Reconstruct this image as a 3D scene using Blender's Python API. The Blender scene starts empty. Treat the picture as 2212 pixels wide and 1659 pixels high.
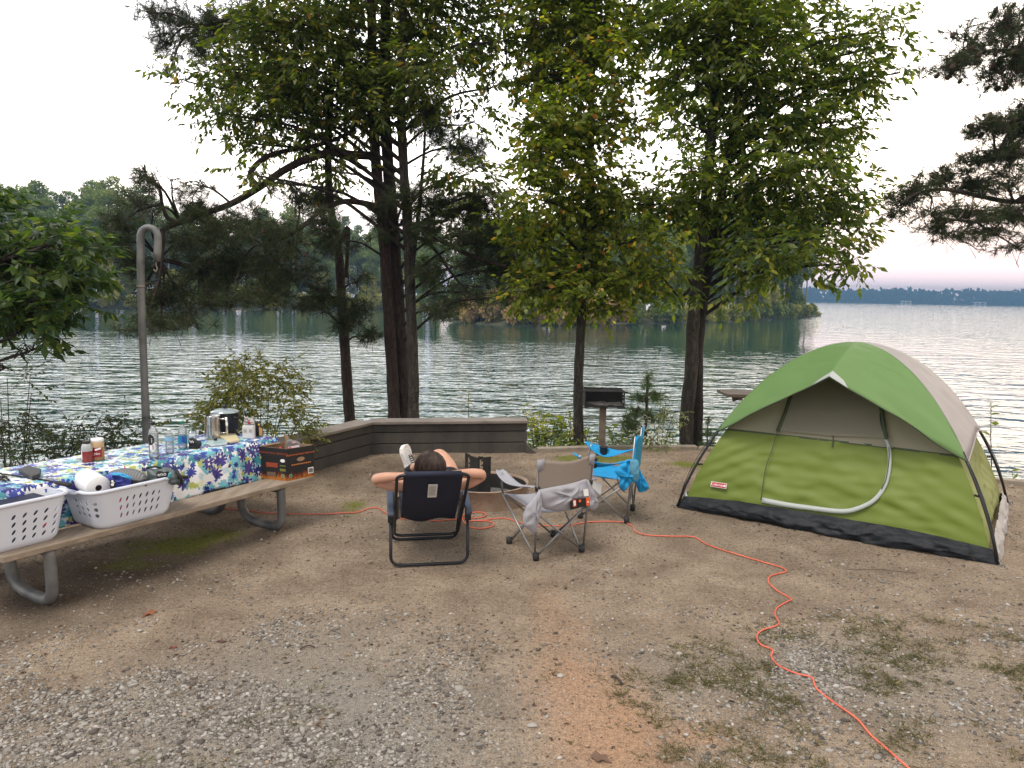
import bpy, bmesh, math, random
import numpy as np
from mathutils import Vector, Matrix, noise
random.seed(7); rng = np.random.default_rng(11)
R = math.radians
sc = bpy.context.scene
COL = sc.collection
F, CX, CY, H = 1640., 1106., 829.5, 2.1        # focal length and centre in photo units (2212 wide), eye height
PITCH = math.atan((829.5-637)/F); ROLL = R(1.03)
fw = Vector((0, math.cos(PITCH), -math.sin(PITCH))); u0 = Vector((0, math.sin(PITCH), math.cos(PITCH))); r0 = Vector((1, 0, 0))
rt = math.cos(ROLL)*r0+math.sin(ROLL)*u0; up = -math.sin(ROLL)*r0+math.cos(ROLL)*u0
def ray(px, py): return fw+rt*((px-CX)/F)+up*((CY-py)/F)
def G(px, py, z=0.):
    d = ray(px, py); t = (z-H)/d.z
    return Vector((d.x*t, d.y*t, z))
def at(px, py, y):
    d = ray(px, py); t = y/d.y
    return Vector((d.x*t, y, H+d.z*t))
def prj_np(P):
    v = P-np.array([0, 0, H]); w = v@np.array(fw)
    return np.stack([CX+F*(v@np.array(rt))/w, CY-F*(v@np.array(up))/w], 1)

# ---------------------------------------------------------------- object helpers
def tag(o, label=None, cat=None, group=None, kind=None):
    if label: o['label'] = label
    if cat: o['category'] = cat
    if group: o['group'] = group
    if kind: o['kind'] = kind
    return o
def thing(name, label, cat, loc=(0, 0, 0), group=None):
    o = bpy.data.objects.new(name, None); COL.objects.link(o); o.location = loc
    o.empty_display_size = .1
    return tag(o, label, cat, group)
def link(name, me, mat, parent=None, smooth=False):
    if parent is not None:
        L = Vector(parent.matrix_basis.translation)
        if parent.parent is not None: L = L+Vector(parent.parent.matrix_basis.translation)
        if L.length > 0 and parent.type == 'EMPTY': me.transform(Matrix.Translation(-L))
        elif parent.parent is not None: me.transform(Matrix.Translation(-Vector(parent.parent.matrix_basis.translation)))
    if mat is not None:
        if isinstance(mat, (list, tuple)):
            for m in mat: me.materials.append(m)
        else: me.materials.append(mat)
    if smooth: me.polygons.foreach_set('use_smooth', np.ones(len(me.polygons), dtype=bool))
    o = bpy.data.objects.new(name, me); COL.objects.link(o)
    if parent is not None: o.parent = parent
    me.update()
    return o
class MB:
    def __init__(s): s.v = []; s.f = []; s.m = []; s.mi = 0
    def add(s, vs, fs):
        b = len(s.v); s.v += [tuple(v) for v in vs]; s.f += [tuple(b+i for i in f) for f in fs]; s.m += [s.mi]*len(fs)
    def box(s, c, size, ax=None):
        c = Vector(c); X, Y_, Z = ax if ax else (Vector((1, 0, 0)), Vector((0, 1, 0)), Vector((0, 0, 1)))
        vs = [c+X*(size[0]/2*i)+Y_*(size[1]/2*j)+Z*(size[2]/2*k) for i in (-1, 1) for j in (-1, 1) for k in (-1, 1)]
        s.add(vs, [(0, 1, 3, 2), (4, 6, 7, 5), (0, 4, 5, 1), (2, 3, 7, 6), (0, 2, 6, 4), (1, 5, 7, 3)])
    def tube(s, pts, rad, seg=8, cap=True, closed=False):
        pts = [Vector(p) for p in pts]; n = len(pts)
        rad = [rad]*n if isinstance(rad, (int, float)) else rad
        t0 = (pts[1]-pts[0]).normalized()
        nrm = t0.cross(Vector((0, 0, 1)))
        if nrm.length < .05: nrm = t0.cross(Vector((1, 0, 0)))
        nrm.normalize(); vs = []
        for i in range(n):
            if closed: t = (pts[(i+1) % n]-pts[i-1])
            else: t = pts[min(i+1, n-1)]-pts[max(i-1, 0)]
            if t.length < 1e-9: t = t0
            t.normalize(); nrm = (nrm-t*nrm.dot(t)).normalized(); b = t.cross(nrm)
            for k in range(seg):
                a = 2*math.pi*k/seg
                vs.append(pts[i]+(nrm*math.cos(a)+b*math.sin(a))*rad[i])
        fs = [(i*seg+k, i*seg+(k+1) % seg, ((i+1) % n)*seg+(k+1) % seg, ((i+1) % n)*seg+k) for i in range(n if closed else n-1) for k in range(seg)]
        if cap and not closed: fs += [tuple(range(seg-1, -1, -1)), tuple((n-1)*seg+k for k in range(seg))]
        s.add(vs, fs)
    def lathe(s, prof, c, seg=24, ax=None, cap=True, sx=1, sy=1):
        c = Vector(c); X, Y_, Z = ax if ax else (Vector((1, 0, 0)), Vector((0, 1, 0)), Vector((0, 0, 1)))
        vs = [c+X*(r*sx*math.cos(2*math.pi*k/seg))+Y_*(r*sy*math.sin(2*math.pi*k/seg))+Z*z for r, z in prof for k in range(seg)]
        n = len(prof)
        fs = [(i*seg+k, i*seg+(k+1) % seg, (i+1)*seg+(k+1) % seg, (i+1)*seg+k) for i in range(n-1) for k in range(seg)]
        if cap: fs += [tuple(range(seg-1, -1, -1)), tuple((n-1)*seg+k for k in range(seg))]
        s.add(vs, fs)
    def grid(s, fn, nu, nv, closeu=False):
        vs = [fn(i/nu, j/nv) for j in range(nv+1) for i in range(nu if closeu else nu+1)]
        w = nu if closeu else nu+1
        s.add(vs, [(j*w+i, j*w+(i+1) % w, (j+1)*w+(i+1) % w, (j+1)*w+i) for j in range(nv) for i in range(nu)])
    def prism(s, poly, d):
        n = len(poly); d = Vector(d); p = [Vector(q) for q in poly]
        s.add(p+[q+d for q in p], [tuple(range(n-1, -1, -1)), tuple(range(n, 2*n))]+[(i, (i+1) % n, n+(i+1) % n, n+i) for i in range(n)])
    def obj(s, name, mat, parent=None, smooth=False, bevel=0, solid=0, sub=0, auto=False):
        me = bpy.data.meshes.new(name); me.from_pydata(s.v, [], s.f)
        if any(s.m): me.polygons.foreach_set('material_index', s.m)
        o = link(name, me, mat, parent, smooth)
        if solid: m = o.modifiers.new('s', 'SOLIDIFY'); m.thickness = solid; m.offset = 0
        if bevel: m = o.modifiers.new('b', 'BEVEL'); m.width = bevel; m.segments = 2; m.limit_method = 'ANGLE'; m.angle_limit = R(40)
        if sub: m = o.modifiers.new('u', 'SUBSURF'); m.levels = sub; m.render_levels = sub
        return o
def npmesh(name, V, Fc, mat, parent=None, smooth=False, mi=None):
    me = bpy.data.meshes.new(name); n, k = Fc.shape
    me.vertices.add(len(V)); me.vertices.foreach_set('co', np.ascontiguousarray(V, dtype=np.float32).ravel())
    me.loops.add(n*k); me.loops.foreach_set('vertex_index', np.ascontiguousarray(Fc, dtype=np.int32).ravel())
    me.polygons.add(n); me.polygons.foreach_set('loop_start', np.arange(0, n*k, k, dtype=np.int32))
    try: me.polygons.foreach_set('loop_total', np.full(n, k, dtype=np.int32))
    except Exception: pass
    if mi is not None: me.polygons.foreach_set('material_index', mi.astype(np.int32))
    me.update(calc_edges=True); me.validate()
    return link(name, me, mat, parent, smooth)
def cat(pts, n=6):
    P = [Vector(p) for p in pts]; P = [2*P[0]-P[1]]+P+[2*P[-1]-P[-2]]; out = []
    for i in range(1, len(P)-2):
        a, b, c, d = P[i-1:i+3]
        for k in range(n):
            t = k/n
            out.append(.5*((2*b)+(c-a)*t+(2*a-5*b+4*c-d)*t*t+(3*b-a-3*c+d)*t**3))
    return out+[P[-2]]
def lerp(a, b, t): return a+(b-a)*t
def frame(f):           # axes from a flat forward vector
    f = Vector((f[0], f[1], 0)).normalized(); return Vector((f.y, -f.x, 0)), f, Vector((0, 0, 1))
def text(name, s, size, org, X, Y_, mat, parent, depth=.0015, align='CENTER'):
    cu = bpy.data.curves.new(name, 'FONT'); cu.body = s; cu.size = size; cu.extrude = depth; cu.align_x = align; cu.align_y = 'CENTER'; cu.resolution_u = 2
    t = bpy.data.objects.new(name, cu); COL.objects.link(t)
    dg = bpy.context.evaluated_depsgraph_get(); me = bpy.data.meshes.new_from_object(t.evaluated_get(dg)); bpy.data.objects.remove(t)
    X = Vector(X).normalized(); Y_ = Vector(Y_).normalized(); Z = X.cross(Y_).normalized(); Y_ = Z.cross(X)
    me.transform(Matrix((X, Y_, Z)).transposed().to_4x4()); me.transform(Matrix.Translation(Vector(org)))
    me.materials.clear()
    return link(name, me, mat, parent)

# ---------------------------------------------------------------- materials
def newmat(name):
    m = bpy.data.materials.new(name); m.use_nodes = True; nt = m.node_tree; return m, nt, nt.nodes['Principled BSDF']
def lk(nt, a, b): nt.links.new(a, b)
def nd(nt, t, **kw):
    n = nt.nodes.new(t)
    for k, v in kw.items():
        if k in n.inputs: n.inputs[k].default_value = v
        else: setattr(n, k, v)
    return n
def c4(c): return (c[0], c[1], c[2], 1)
def ramp(nt, stops, interp='LINEAR'):
    n = nt.nodes.new('ShaderNodeValToRGB'); n.color_ramp.interpolation = interp; e = n.color_ramp.elements
    while len(e) < len(stops): e.new(.5)
    for q, (p, c) in zip(e, stops): q.position = p; q.color = c4(c)
    return n
def M(name, col, rough=.6, metal=0, col2=None, vs=6, bump=0, bs=40, spec=.5, trans=0, detail=4, stretch=None, sheen=0, glassy=0, wr=0):
    m, nt, b = newmat(name)
    b.inputs['Base Color'].default_value = c4(col); b.inputs['Roughness'].default_value = rough; b.inputs['Metallic'].default_value = metal
    b.inputs['Specular IOR Level'].default_value = spec
    tc = nd(nt, 'ShaderNodeTexCoord'); src = tc.outputs['Object']
    if stretch:
        mp = nd(nt, 'ShaderNodeMapping'); mp.inputs['Scale'].default_value = stretch; lk(nt, src, mp.inputs['Vector']); src = mp.outputs[0]
    if col2:
        n = nd(nt, 'ShaderNodeTexNoise', Scale=vs, Detail=detail); lk(nt, src, n.inputs['Vector'])
        r = ramp(nt, [(.35, col), (.65, col2)]); lk(nt, n.outputs['Fac'], r.inputs[0]); lk(nt, r.outputs[0], b.inputs['Base Color'])
        cs = r.outputs[0]
    else: cs = None
    if bump:
        n = nd(nt, 'ShaderNodeTexNoise', Scale=bs, Detail=5); lk(nt, src, n.inputs['Vector'])
        bp = nd(nt, 'ShaderNodeBump', Strength=bump, Distance=.02); lk(nt, n.outputs['Fac'], bp.inputs['Height']); lk(nt, bp.outputs[0], b.inputs['Normal'])
        last = bp
        if wr:
            n2 = nd(nt, 'ShaderNodeTexNoise', noise_type='RIDGED_MULTIFRACTAL', Scale=wr*1.3, Detail=2.5, Distortion=.8); lk(nt, tc.outputs['Object'], n2.inputs['Vector'])
            b2 = nd(nt, 'ShaderNodeBump', Strength=.45, Distance=.035); lk(nt, n2.outputs['Fac'], b2.inputs['Height']); lk(nt, b2.outputs[0], bp.inputs['Normal'])
    if glassy:
        b.inputs['Transmission Weight'].default_value = glassy; b.inputs['IOR'].default_value = 1.33
    if trans:
        t = nd(nt, 'ShaderNodeBsdfTranslucent'); t.inputs[0].default_value = c4(col)
        if cs: lk(nt, cs, t.inputs[0])
        mx = nd(nt, 'ShaderNodeMixShader', Fac=trans); lk(nt, b.outputs[0], mx.inputs[1]); lk(nt, t.outputs[0], mx.inputs[2])
        lk(nt, mx.outputs[0], nt.nodes['Material Output'].inputs[0])
    return m
def leafmat(name, stops, trans=.35, rough=.5, tmul=1.6, spec=.35):
    m, nt, b = newmat(name)
    g = nd(nt, 'ShaderNodeNewGeometry'); r = ramp(nt, stops); lk(nt, g.outputs['Random Per Island'], r.inputs[0])
    lk(nt, r.outputs[0], b.inputs['Base Color']); b.inputs['Roughness'].default_value = rough; b.inputs['Specular IOR Level'].default_value = spec
    t = nd(nt, 'ShaderNodeBsdfTranslucent'); h = nd(nt, 'ShaderNodeMixRGB', blend_type='MULTIPLY'); h.inputs[0].default_value = 1
    h.inputs[2].default_value = (tmul*1.15, tmul*1.25, tmul*.5, 1); lk(nt, r.outputs[0], h.inputs[1]); lk(nt, h.outputs[0], t.inputs[0])
    mx = nd(nt, 'ShaderNodeMixShader', Fac=trans); lk(nt, b.outputs[0], mx.inputs[1]); lk(nt, t.outputs[0], mx.inputs[2])
    lk(nt, mx.outputs[0], nt.nodes['Material Output'].inputs[0])
    return m
def bark(name, c1, c2, sc_=9):
    m, nt, b = newmat(name); tc = nd(nt, 'ShaderNodeTexCoord')
    mp = nd(nt, 'ShaderNodeMapping'); mp.inputs['Scale'].default_value = (1, 1, .28); lk(nt, tc.outputs['Object'], mp.inputs['Vector'])
    v = nd(nt, 'ShaderNodeTexVoronoi', Scale=sc_*2.2, feature='DISTANCE_TO_EDGE'); n = nd(nt, 'ShaderNodeTexNoise', Scale=sc_*1.5, Detail=6)
    lk(nt, mp.outputs[0], n.inputs['Vector']); 
    ad = nd(nt, 'ShaderNodeMixRGB', blend_type='ADD'); ad.inputs[0].default_value = .12; lk(nt, mp.outputs[0], ad.inputs[1]); lk(nt, n.outputs['Color'], ad.inputs[2]); lk(nt, ad.outputs[0], v.inputs['Vector'])
    r = ramp(nt, [(.3, c1), (.7, c2)]); lk(nt, n.outputs['Fac'], r.inputs[0])
    rv = ramp(nt, [(0, (.25, .25, .25)), (.18, (1, 1, 1))]); lk(nt, v.outputs['Distance'], rv.inputs[0])
    mu = nd(nt, 'ShaderNodeMixRGB', blend_type='MULTIPLY'); mu.inputs[0].default_value = .6; lk(nt, r.outputs[0], mu.inputs[1]); lk(nt, rv.outputs[0], mu.inputs[2]); lk(nt, mu.outputs[0], b.inputs['Base Color'])
    b.inputs['Roughness'].default_value = .9
    bp = nd(nt, 'ShaderNodeBump', Strength=.9, Distance=.02); lk(nt, rv.outputs[0], bp.inputs['Height']); lk(nt, bp.outputs[0], b.inputs['Normal'])
    return m
# ================================================================ camera, sky, light
cam = bpy.data.cameras.new('camera'); co = bpy.data.objects.new('camera', cam); COL.objects.link(co)
cam.sensor_width = 36; cam.lens = 36*F/2212; cam.clip_start = .05; cam.clip_end = 6000
m = Matrix((rt, up, -fw)).transposed().to_4x4(); m.translation = Vector((0, 0, H)); co.matrix_world = m
sc.camera = co
w = bpy.data.worlds.new('World'); sc.world = w; w.use_nodes = True; nt = w.node_tree
bg = nt.nodes['Background']
SUN_EL, SUN_AZ = R(62), R(215)                     # set high to brighten the ground, behind the camera and a little to its left
sky = nd(nt, 'ShaderNodeTexSky', sky_type='NISHITA', sun_disc=False, sun_elevation=SUN_EL, sun_rotation=SUN_AZ, air_density=1.6, dust_density=4., ozone_density=1.)
tc = nd(nt, 'ShaderNodeTexCoord'); sp = nd(nt, 'ShaderNodeSeparateXYZ'); lk(nt, tc.outputs['Generated'], sp.inputs[0])
# thin high overcast veiling the sky: pale rose and lavender at the horizon, white above
rp = ramp(nt, [(.0, (25., 23.5, 27.)), (.016, (24., 20.5, 23.)), (.040, (24., 19.2, 20.2)), (.075, (26., 22.6, 22.)), (.125, (34., 31., 28.5)), (.2, (35., 33.5, 33.)), (.45, (29., 29., 29.5)), (.7, (13, 13.5, 14.5)), (1., (7., 7.6, 8.8))])
lk(nt, sp.outputs['Z'], rp.inputs[0])
mx = nd(nt, 'ShaderNodeMixRGB'); mx.inputs[0].default_value = .88; lk(nt, sky.outputs[0], mx.inputs[1]); lk(nt, rp.outputs[0], mx.inputs[2])
wr_ = nd(nt, 'ShaderNodeMapRange'); wr_.inputs['From Min'].default_value = .1; wr_.inputs['From Max'].default_value = .7; lk(nt, sp.outputs['X'], wr_.inputs['Value'])
wm = nd(nt, 'ShaderNodeMixRGB', blend_type='MULTIPLY'); wm.inputs[2].default_value = (1.16, 1.03, .88, 1); lk(nt, wr_.outputs[0], wm.inputs[0]); lk(nt, mx.outputs[0], wm.inputs[1])
yr_ = nd(nt, 'ShaderNodeMapRange'); yr_.inputs['From Min'].default_value = -.5; yr_.inputs['From Max'].default_value = .35; yr_.inputs['To Min'].default_value = .5; lk(nt, sp.outputs['Y'], yr_.inputs['Value'])
ym = nd(nt, 'ShaderNodeMixRGB', blend_type='MULTIPLY'); ym.inputs[0].default_value = 1; lk(nt, wm.outputs[0], ym.inputs[1]); lk(nt, yr_.outputs[0], ym.inputs[2])
lk(nt, ym.outputs[0], bg.inputs['Color']); bg.inputs['Strength'].default_value = .1
sl = bpy.data.lights.new('sun', 'SUN'); so = bpy.data.objects.new('sun', sl); COL.objects.link(so)
sl.energy = 2.6; sl.angle = R(22); sl.color = (1, .92, .82)
sdir = Vector((math.sin(SUN_AZ)*math.cos(SUN_EL), math.cos(SUN_AZ)*math.cos(SUN_EL), math.sin(SUN_EL)))
so.rotation_euler = sdir.to_track_quat('Z', 'Y').to_euler()
sc.view_settings.view_transform = 'Standard'; sc.view_settings.look = 'None'; sc.view_settings.gamma = 1; sc.view_settings.exposure = .14
cy = sc.cycles; cy.max_bounces = 6; cy.diffuse_bounces = 3; cy.glossy_bounces = 3; cy.transmission_bounces = 5; cy.transparent_max_bounces = 6
cy.volume_bounces = 0; cy.caustics_reflective = False; cy.caustics_refractive = False; cy.use_denoising = True; cy.sample_clamp_indirect = 6

# ================================================================ ground and water
_lat = rng.random((256, 256))
def vn(x, y, s, o=0):
    x = np.asarray(x)*s+o*17.3+1000; y = np.asarray(y)*s+o*9.1+1000; xi = np.floor(x).astype(int); yi = np.floor(y).astype(int); fx = x-xi; fy = y-yi
    fx = fx*fx*(3-2*fx); fy = fy*fy*(3-2*fy); g = lambda a, b: _lat[a % 256, b % 256]
    return (g(xi, yi)*(1-fx)+g(xi+1, yi)*fx)*(1-fy)+(g(xi, yi+1)*(1-fx)+g(xi+1, yi+1)*fx)*fy
def fbm(x, y, s, n=4, o=0): return sum(vn(x, y, s*2**i, o+i)*.5**i for i in range(n))/sum(.5**i for i in range(n))
EDGE = np.array([(-300, -40), (-60, -5), (-14, 2.2), (-5.2, 5.6), (-3.15, 7.25), (-2.0, 9.75), (.2, 10.2), (1.12, 10.33), (2.44, 10.5), (2.82, 10.3), (6., 8.68), (14, 5.), (60, -3), (300, -40)])
def edge_d(x, y):     # signed distance beyond the camp pad's edge
    best = np.full(x.shape, 1e9); sgn = np.zeros(x.shape)
    for (x0, y0), (x1, y1) in zip(EDGE[:-1], EDGE[1:]):
        dx, dy = x1-x0, y1-y0; L2 = dx*dx+dy*dy
        t = np.clip(((x-x0)*dx+(y-y0)*dy)/L2, 0, 1); px, py = x0+t*dx-x, y0+t*dy-y; d = np.hypot(px, py)
        s = np.sign(dx*(y-y0)-dy*(x-x0)); u = d < best; best = np.where(u, d, best); sgn = np.where(u, s, sgn)
    return best*sgn
def height(x, y):
    d = edge_d(x, y)
    h = (fbm(x, y, .9, 4)-.5)*.035*np.clip((y-2)/3, .3, 1)
    drop = np.where(d > .12, np.minimum(.12+(d-.12)*.55, 2.9), 0)
    return np.where(d > .12, -drop+(fbm(x, y, 1.6, 3, 3)-.5)*.25, h)
def axis(a, b, st, far):
    c = list(np.arange(a, b, st)); s = st; v = a; left = []
    while v > -far: s *= 1.35; v -= s; left.append(v)
    s = st; v = c[-1]
    while v < far: s *= 1.35; v += s; c.append(v)
    return np.array(left[::-1]+c)
def ground_mesh():
    X = axis(-5.2, 7., .05, 1500); Y_ = axis(2.6, 12.5, .05, 900)
    xx, yy = np.meshgrid(X, Y_); x = xx.ravel(); y = yy.ravel(); z = height(x, y)
    nx = len(X); j, i = np.meshgrid(np.arange(len(Y_)-1), np.arange(nx-1), indexing='ij'); a = (j*nx+i).ravel()
    o = npmesh('ground', np.stack([x, y, z], 1), np.stack([a, a+1, a+nx+1, a+nx], 1), None, smooth=True)
    # ground colour masks: red clay, moss, grey fines, darker by table, chairs, tent
    def blob(cx, cy, rx, ry, rot=0):
        dx, dy = x-cx, y-cy; c, s = math.cos(rot), math.sin(rot); u = (dx*c+dy*s)/rx; v = (-dx*s+dy*c)/ry
        return np.clip(1.25-np.hypot(u, v), 0, 1)
    n1 = fbm(x, y, 1.1, 5, 5); n2 = fbm(x, y, 3.5, 4, 8); n3 = fbm(x, y, 9, 3, 12)
    clay = np.maximum.reduce([blob(.45, 3.6, .48, 1.1, .1), blob(.33, 4.7, .36, 1.2)*.65, blob(.95, 3.45, .35, .22)*.75, blob(.0, 4.9, .9, .45)*.25])
    clay = np.clip(clay*1.5-(1-n1)*.55-(1-n2)*.35-(1-n3)*.2, 0, .85)
    moss = np.maximum.reduce([blob(-2.75, 6.1, .75, .45, 1.05), blob(-1.5, 7.2, .35, .5)*.7, blob(1.1, 9.7, .9, .28, .1), blob(2.2, 9.4, .35, .3), blob(-1.2, 8.3, .8, .5)*.45])
    moss = np.clip(moss*2.6*(n2*1.5)-.65, 0, 1)
    grey = np.clip(np.maximum(blob(-1.1, 3.4, 1.5, 1.35), blob(1.9, 4.1, 1.6, .75)*.7)*1.3-(1-n1)*.6, 0, 1)
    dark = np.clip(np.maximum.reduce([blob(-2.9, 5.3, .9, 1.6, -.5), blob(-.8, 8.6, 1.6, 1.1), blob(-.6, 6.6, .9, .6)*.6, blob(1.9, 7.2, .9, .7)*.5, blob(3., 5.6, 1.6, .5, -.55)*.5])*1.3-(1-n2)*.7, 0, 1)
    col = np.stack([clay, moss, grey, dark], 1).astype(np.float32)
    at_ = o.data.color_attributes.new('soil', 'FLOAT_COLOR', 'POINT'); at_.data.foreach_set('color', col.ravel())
    return o
m_ground, nt, b = newmat('packed_soil')
tc = nd(nt, 'ShaderNodeTexCoord'); at_ = nd(nt, 'ShaderNodeAttribute', attribute_name='soil'); sp = nd(nt, 'ShaderNodeSeparateColor'); lk(nt, at_.outputs['Color'], sp.inputs[0])
n1 = nd(nt, 'ShaderNodeTexNoise', Scale=2.3, Detail=8, Roughness=.62); n2 = nd(nt, 'ShaderNodeTexNoise', Scale=38, Detail=6, Roughness=.7); n3 = nd(nt, 'ShaderNodeTexNoise', Scale=150, Detail=3)
for n in (n1, n2, n3): lk(nt, tc.outputs['Object'], n.inputs['Vector'])
ra = ramp(nt, [(.3, (.20, .149, .107)), (.5, (.29, .226, .165)), (.72, (.39, .312, .232))]); lk(nt, n1.outputs['Fac'], ra.inputs[0])
def mixc(a, fac, colr, mode='MIX', ff=None):
    k = nd(nt, 'ShaderNodeMixRGB', blend_type=mode); lk(nt, a, k.inputs[1])
    if isinstance(colr, tuple): k.inputs[2].default_value = c4(colr)
    else: lk(nt, colr, k.inputs[2])
    if isinstance(fac, float): k.inputs[0].default_value = fac
    else: lk(nt, fac, k.inputs[0])
    return k.outputs[0]
c = mixc(ra.outputs[0], sp.outputs['Red'], (.43, .265, .165))
c = mixc(c, sp.outputs['Blue'], (.27, .245, .21))
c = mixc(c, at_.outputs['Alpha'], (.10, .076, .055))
c = mixc(c, sp.outputs['Green'], (.15, .165, .022))
r2 = ramp(nt, [(.3, (.62, .6, .58)), (.5, (1, 1, 1)), (.7, (1.3, 1.28, 1.25))]); lk(nt, n2.outputs['Fac'], r2.inputs[0]); c = mixc(c, 1., r2.outputs[0], 'MULTIPLY')
r3 = ramp(nt, [(.3, (.55, .55, .55)), (.7, (1.35, 1.35, 1.35))]); lk(nt, n3.outputs['Fac'], r3.inputs[0]); c = mixc(c, 1., r3.outputs[0], 'MULTIPLY')
lk(nt, c, b.inputs['Base Color']); b.inputs['Roughness'].default_value = .95; b.inputs['Specular IOR Level'].default_value = .2
bp = nd(nt, 'ShaderNodeBump', Strength=.8, Distance=.02); ad = nd(nt, 'ShaderNodeMath', operation='ADD'); lk(nt, n2.outputs['Fac'], ad.inputs[0]); lk(nt, n3.outputs['Fac'], ad.inputs[1])
lk(nt, ad.outputs[0], bp.inputs['Height']); lk(nt, bp.outputs[0], b.inputs['Normal'])
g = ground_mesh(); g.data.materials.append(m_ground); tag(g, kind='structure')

m_water, nt, b = newmat('lake_water'); tc = nd(nt, 'ShaderNodeTexCoord')
b.inputs['Base Color'].default_value = (.016, .055, .040, 1); b.inputs['Roughness'].default_value = .03; b.inputs['IOR'].default_value = 1.75
def wave(scl, scale, det, rot):
    mp = nd(nt, 'ShaderNodeMapping'); mp.inputs['Scale'].default_value = scl; mp.inputs['Rotation'].default_value = (0, 0, R(rot)); lk(nt, tc.outputs['Object'], mp.inputs['Vector'])
    n = nd(nt, 'ShaderNodeTexNoise', Scale=scale, Detail=det, Roughness=.45, Distortion=.4); lk(nt, mp.outputs[0], n.inputs['Vector']); return n
wa = wave((.52, 1, 1), .95, 2.2, 8); wb = wave((.6, 1, 1), 3.2, 2, -14); wc = wave((.08, .12, 1), .55, 2, 30)
ma = nd(nt, 'ShaderNodeMath', operation='MULTIPLY'); ma.inputs[1].default_value = .22; lk(nt, wb.outputs['Fac'], ma.inputs[0])
ad = nd(nt, 'ShaderNodeMath', operation='ADD'); lk(nt, wa.outputs['Fac'], ad.inputs[0]); lk(nt, ma.outputs[0], ad.inputs[1])
rg = ramp(nt, [(.35, (.55, .55, .55)), (.65, (1, 1, 1))]); lk(nt, wc.outputs['Fac'], rg.inputs[0])
# ripples flatten in the lee of the far wood
spx = nd(nt, 'ShaderNodeSeparateXYZ'); lk(nt, tc.outputs['Object'], spx.inputs[0])
mr = nd(nt, 'ShaderNodeMapRange'); mr.inputs['From Min'].default_value = 10; mr.inputs['From Max'].default_value = 75; mr.inputs['To Min'].default_value = .66; mr.inputs['To Max'].default_value = .05; mr.interpolation_type = 'LINEAR'; lk(nt, spx.outputs['Y'], mr.inputs['Value'])
mm = nd(nt, 'ShaderNodeMath', operation='MULTIPLY'); lk(nt, rg.outputs[0], mm.inputs[0]); lk(nt, mr.outputs[0], mm.inputs[1])
m2 = nd(nt, 'ShaderNodeMath', operation='MULTIPLY'); lk(nt, ad.outputs[0], m2.inputs[0]); mrx = nd(nt, 'ShaderNodeMapRange'); mrx.inputs['From Min'].default_value = 6; mrx.inputs['From Max'].default_value = 15; mrx.inputs['To Min'].default_value = 1; mrx.inputs['To Max'].default_value = .38; lk(nt, spx.outputs['X'], mrx.inputs['Value'])
mmx = nd(nt, 'ShaderNodeMath', operation='MULTIPLY'); lk(nt, mm.outputs[0], mmx.inputs[0]); lk(nt, mrx.outputs[0], mmx.inputs[1]); mry = nd(nt, 'ShaderNodeMapRange'); mry.inputs['From Min'].default_value = 26; mry.inputs['From Max'].default_value = 55; mry.inputs['To Min'].default_value = 0; mry.inputs['To Max'].default_value = .22; lk(nt, spx.outputs['X'], mry.inputs['Value'])
mxx = nd(nt, 'ShaderNodeMath', operation='MAXIMUM'); lk(nt, mmx.outputs[0], mxx.inputs[0]); lk(nt, mry.outputs[0], mxx.inputs[1]); lk(nt, mxx.outputs[0], m2.inputs[1])
bp = nd(nt, 'ShaderNodeBump', Strength=1., Distance=1.15); lk(nt, m2.outputs[0], bp.inputs['Height']); lk(nt, bp.outputs[0], b.inputs['Normal'])
WZ = -1.8
q = MB(); q.add([(-2300, 6, WZ), (2300, 6, WZ), (2300, 1600, WZ), (-2300, 1600, WZ)], [(0, 1, 2, 3)]); tag(q.obj('lake_water', m_water), kind='structure')

# ================================================================ leaf, twig and needle builders
def nrmz(a): return a/np.maximum(np.linalg.norm(a, axis=1, keepdims=True), 1e-9)
def leaves_np(P, D, S, wid=.5, fold=.25, nrm_up=1.):
    n = len(P); D = nrmz(D); U = rng.normal(size=(n, 3))*.6; U[:, 2] += nrm_up
    X = nrmz(np.cross(D, U)); N = nrmz(np.cross(X, D)); s = S[:, None]
    V = np.stack([P, P+D*s*.45+X*s*wid*.5+N*s*fold*.3, P+D*s, P+D*s*.45-X*s*wid*.5+N*s*fold*.3], 1).reshape(-1, 3)
    return V, np.arange(n*4).reshape(n, 4)
def twigs_np(A, B, r):      # thin three-sided rods
    n = len(A); D = nrmz(B-A); U = rng.normal(size=(n, 3)); X = nrmz(np.cross(D, U)); Y_ = np.cross(D, X); vs = []
    for k in range(3):
        a = 2*math.pi*k/3; o = X*math.cos(a)+Y_*math.sin(a); vs.append(A+o*r)
    for k in range(3):
        a = 2*math.pi*k/3; o = X*math.cos(a)+Y_*math.sin(a); vs.append(B+o*r*.5)
    V = np.stack(vs, 1).reshape(-1, 3); b = np.arange(n)[:, None]*6
    Fc = np.concatenate([b+np.array([0, 1, 4, 3]), b+np.array([1, 2, 5, 4]), b+np.array([2, 0, 3, 5])])
    return V, Fc
def ell_px(px, py, rx, ry, y, ry_dep=None):
    c = at(px, py, y); k = y/F
    return (np.array(c), np.array([rx*k, (ry_dep if ry_dep else max(.35, (rx+ry)*.5*k)), ry*k]))
def in_ell(c, r, n, shell=.45):
    d = nrmz(rng.normal(size=(n, 3))); rad = rng.random(n)**shell
    return c+d*r*rad[:, None], d
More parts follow.
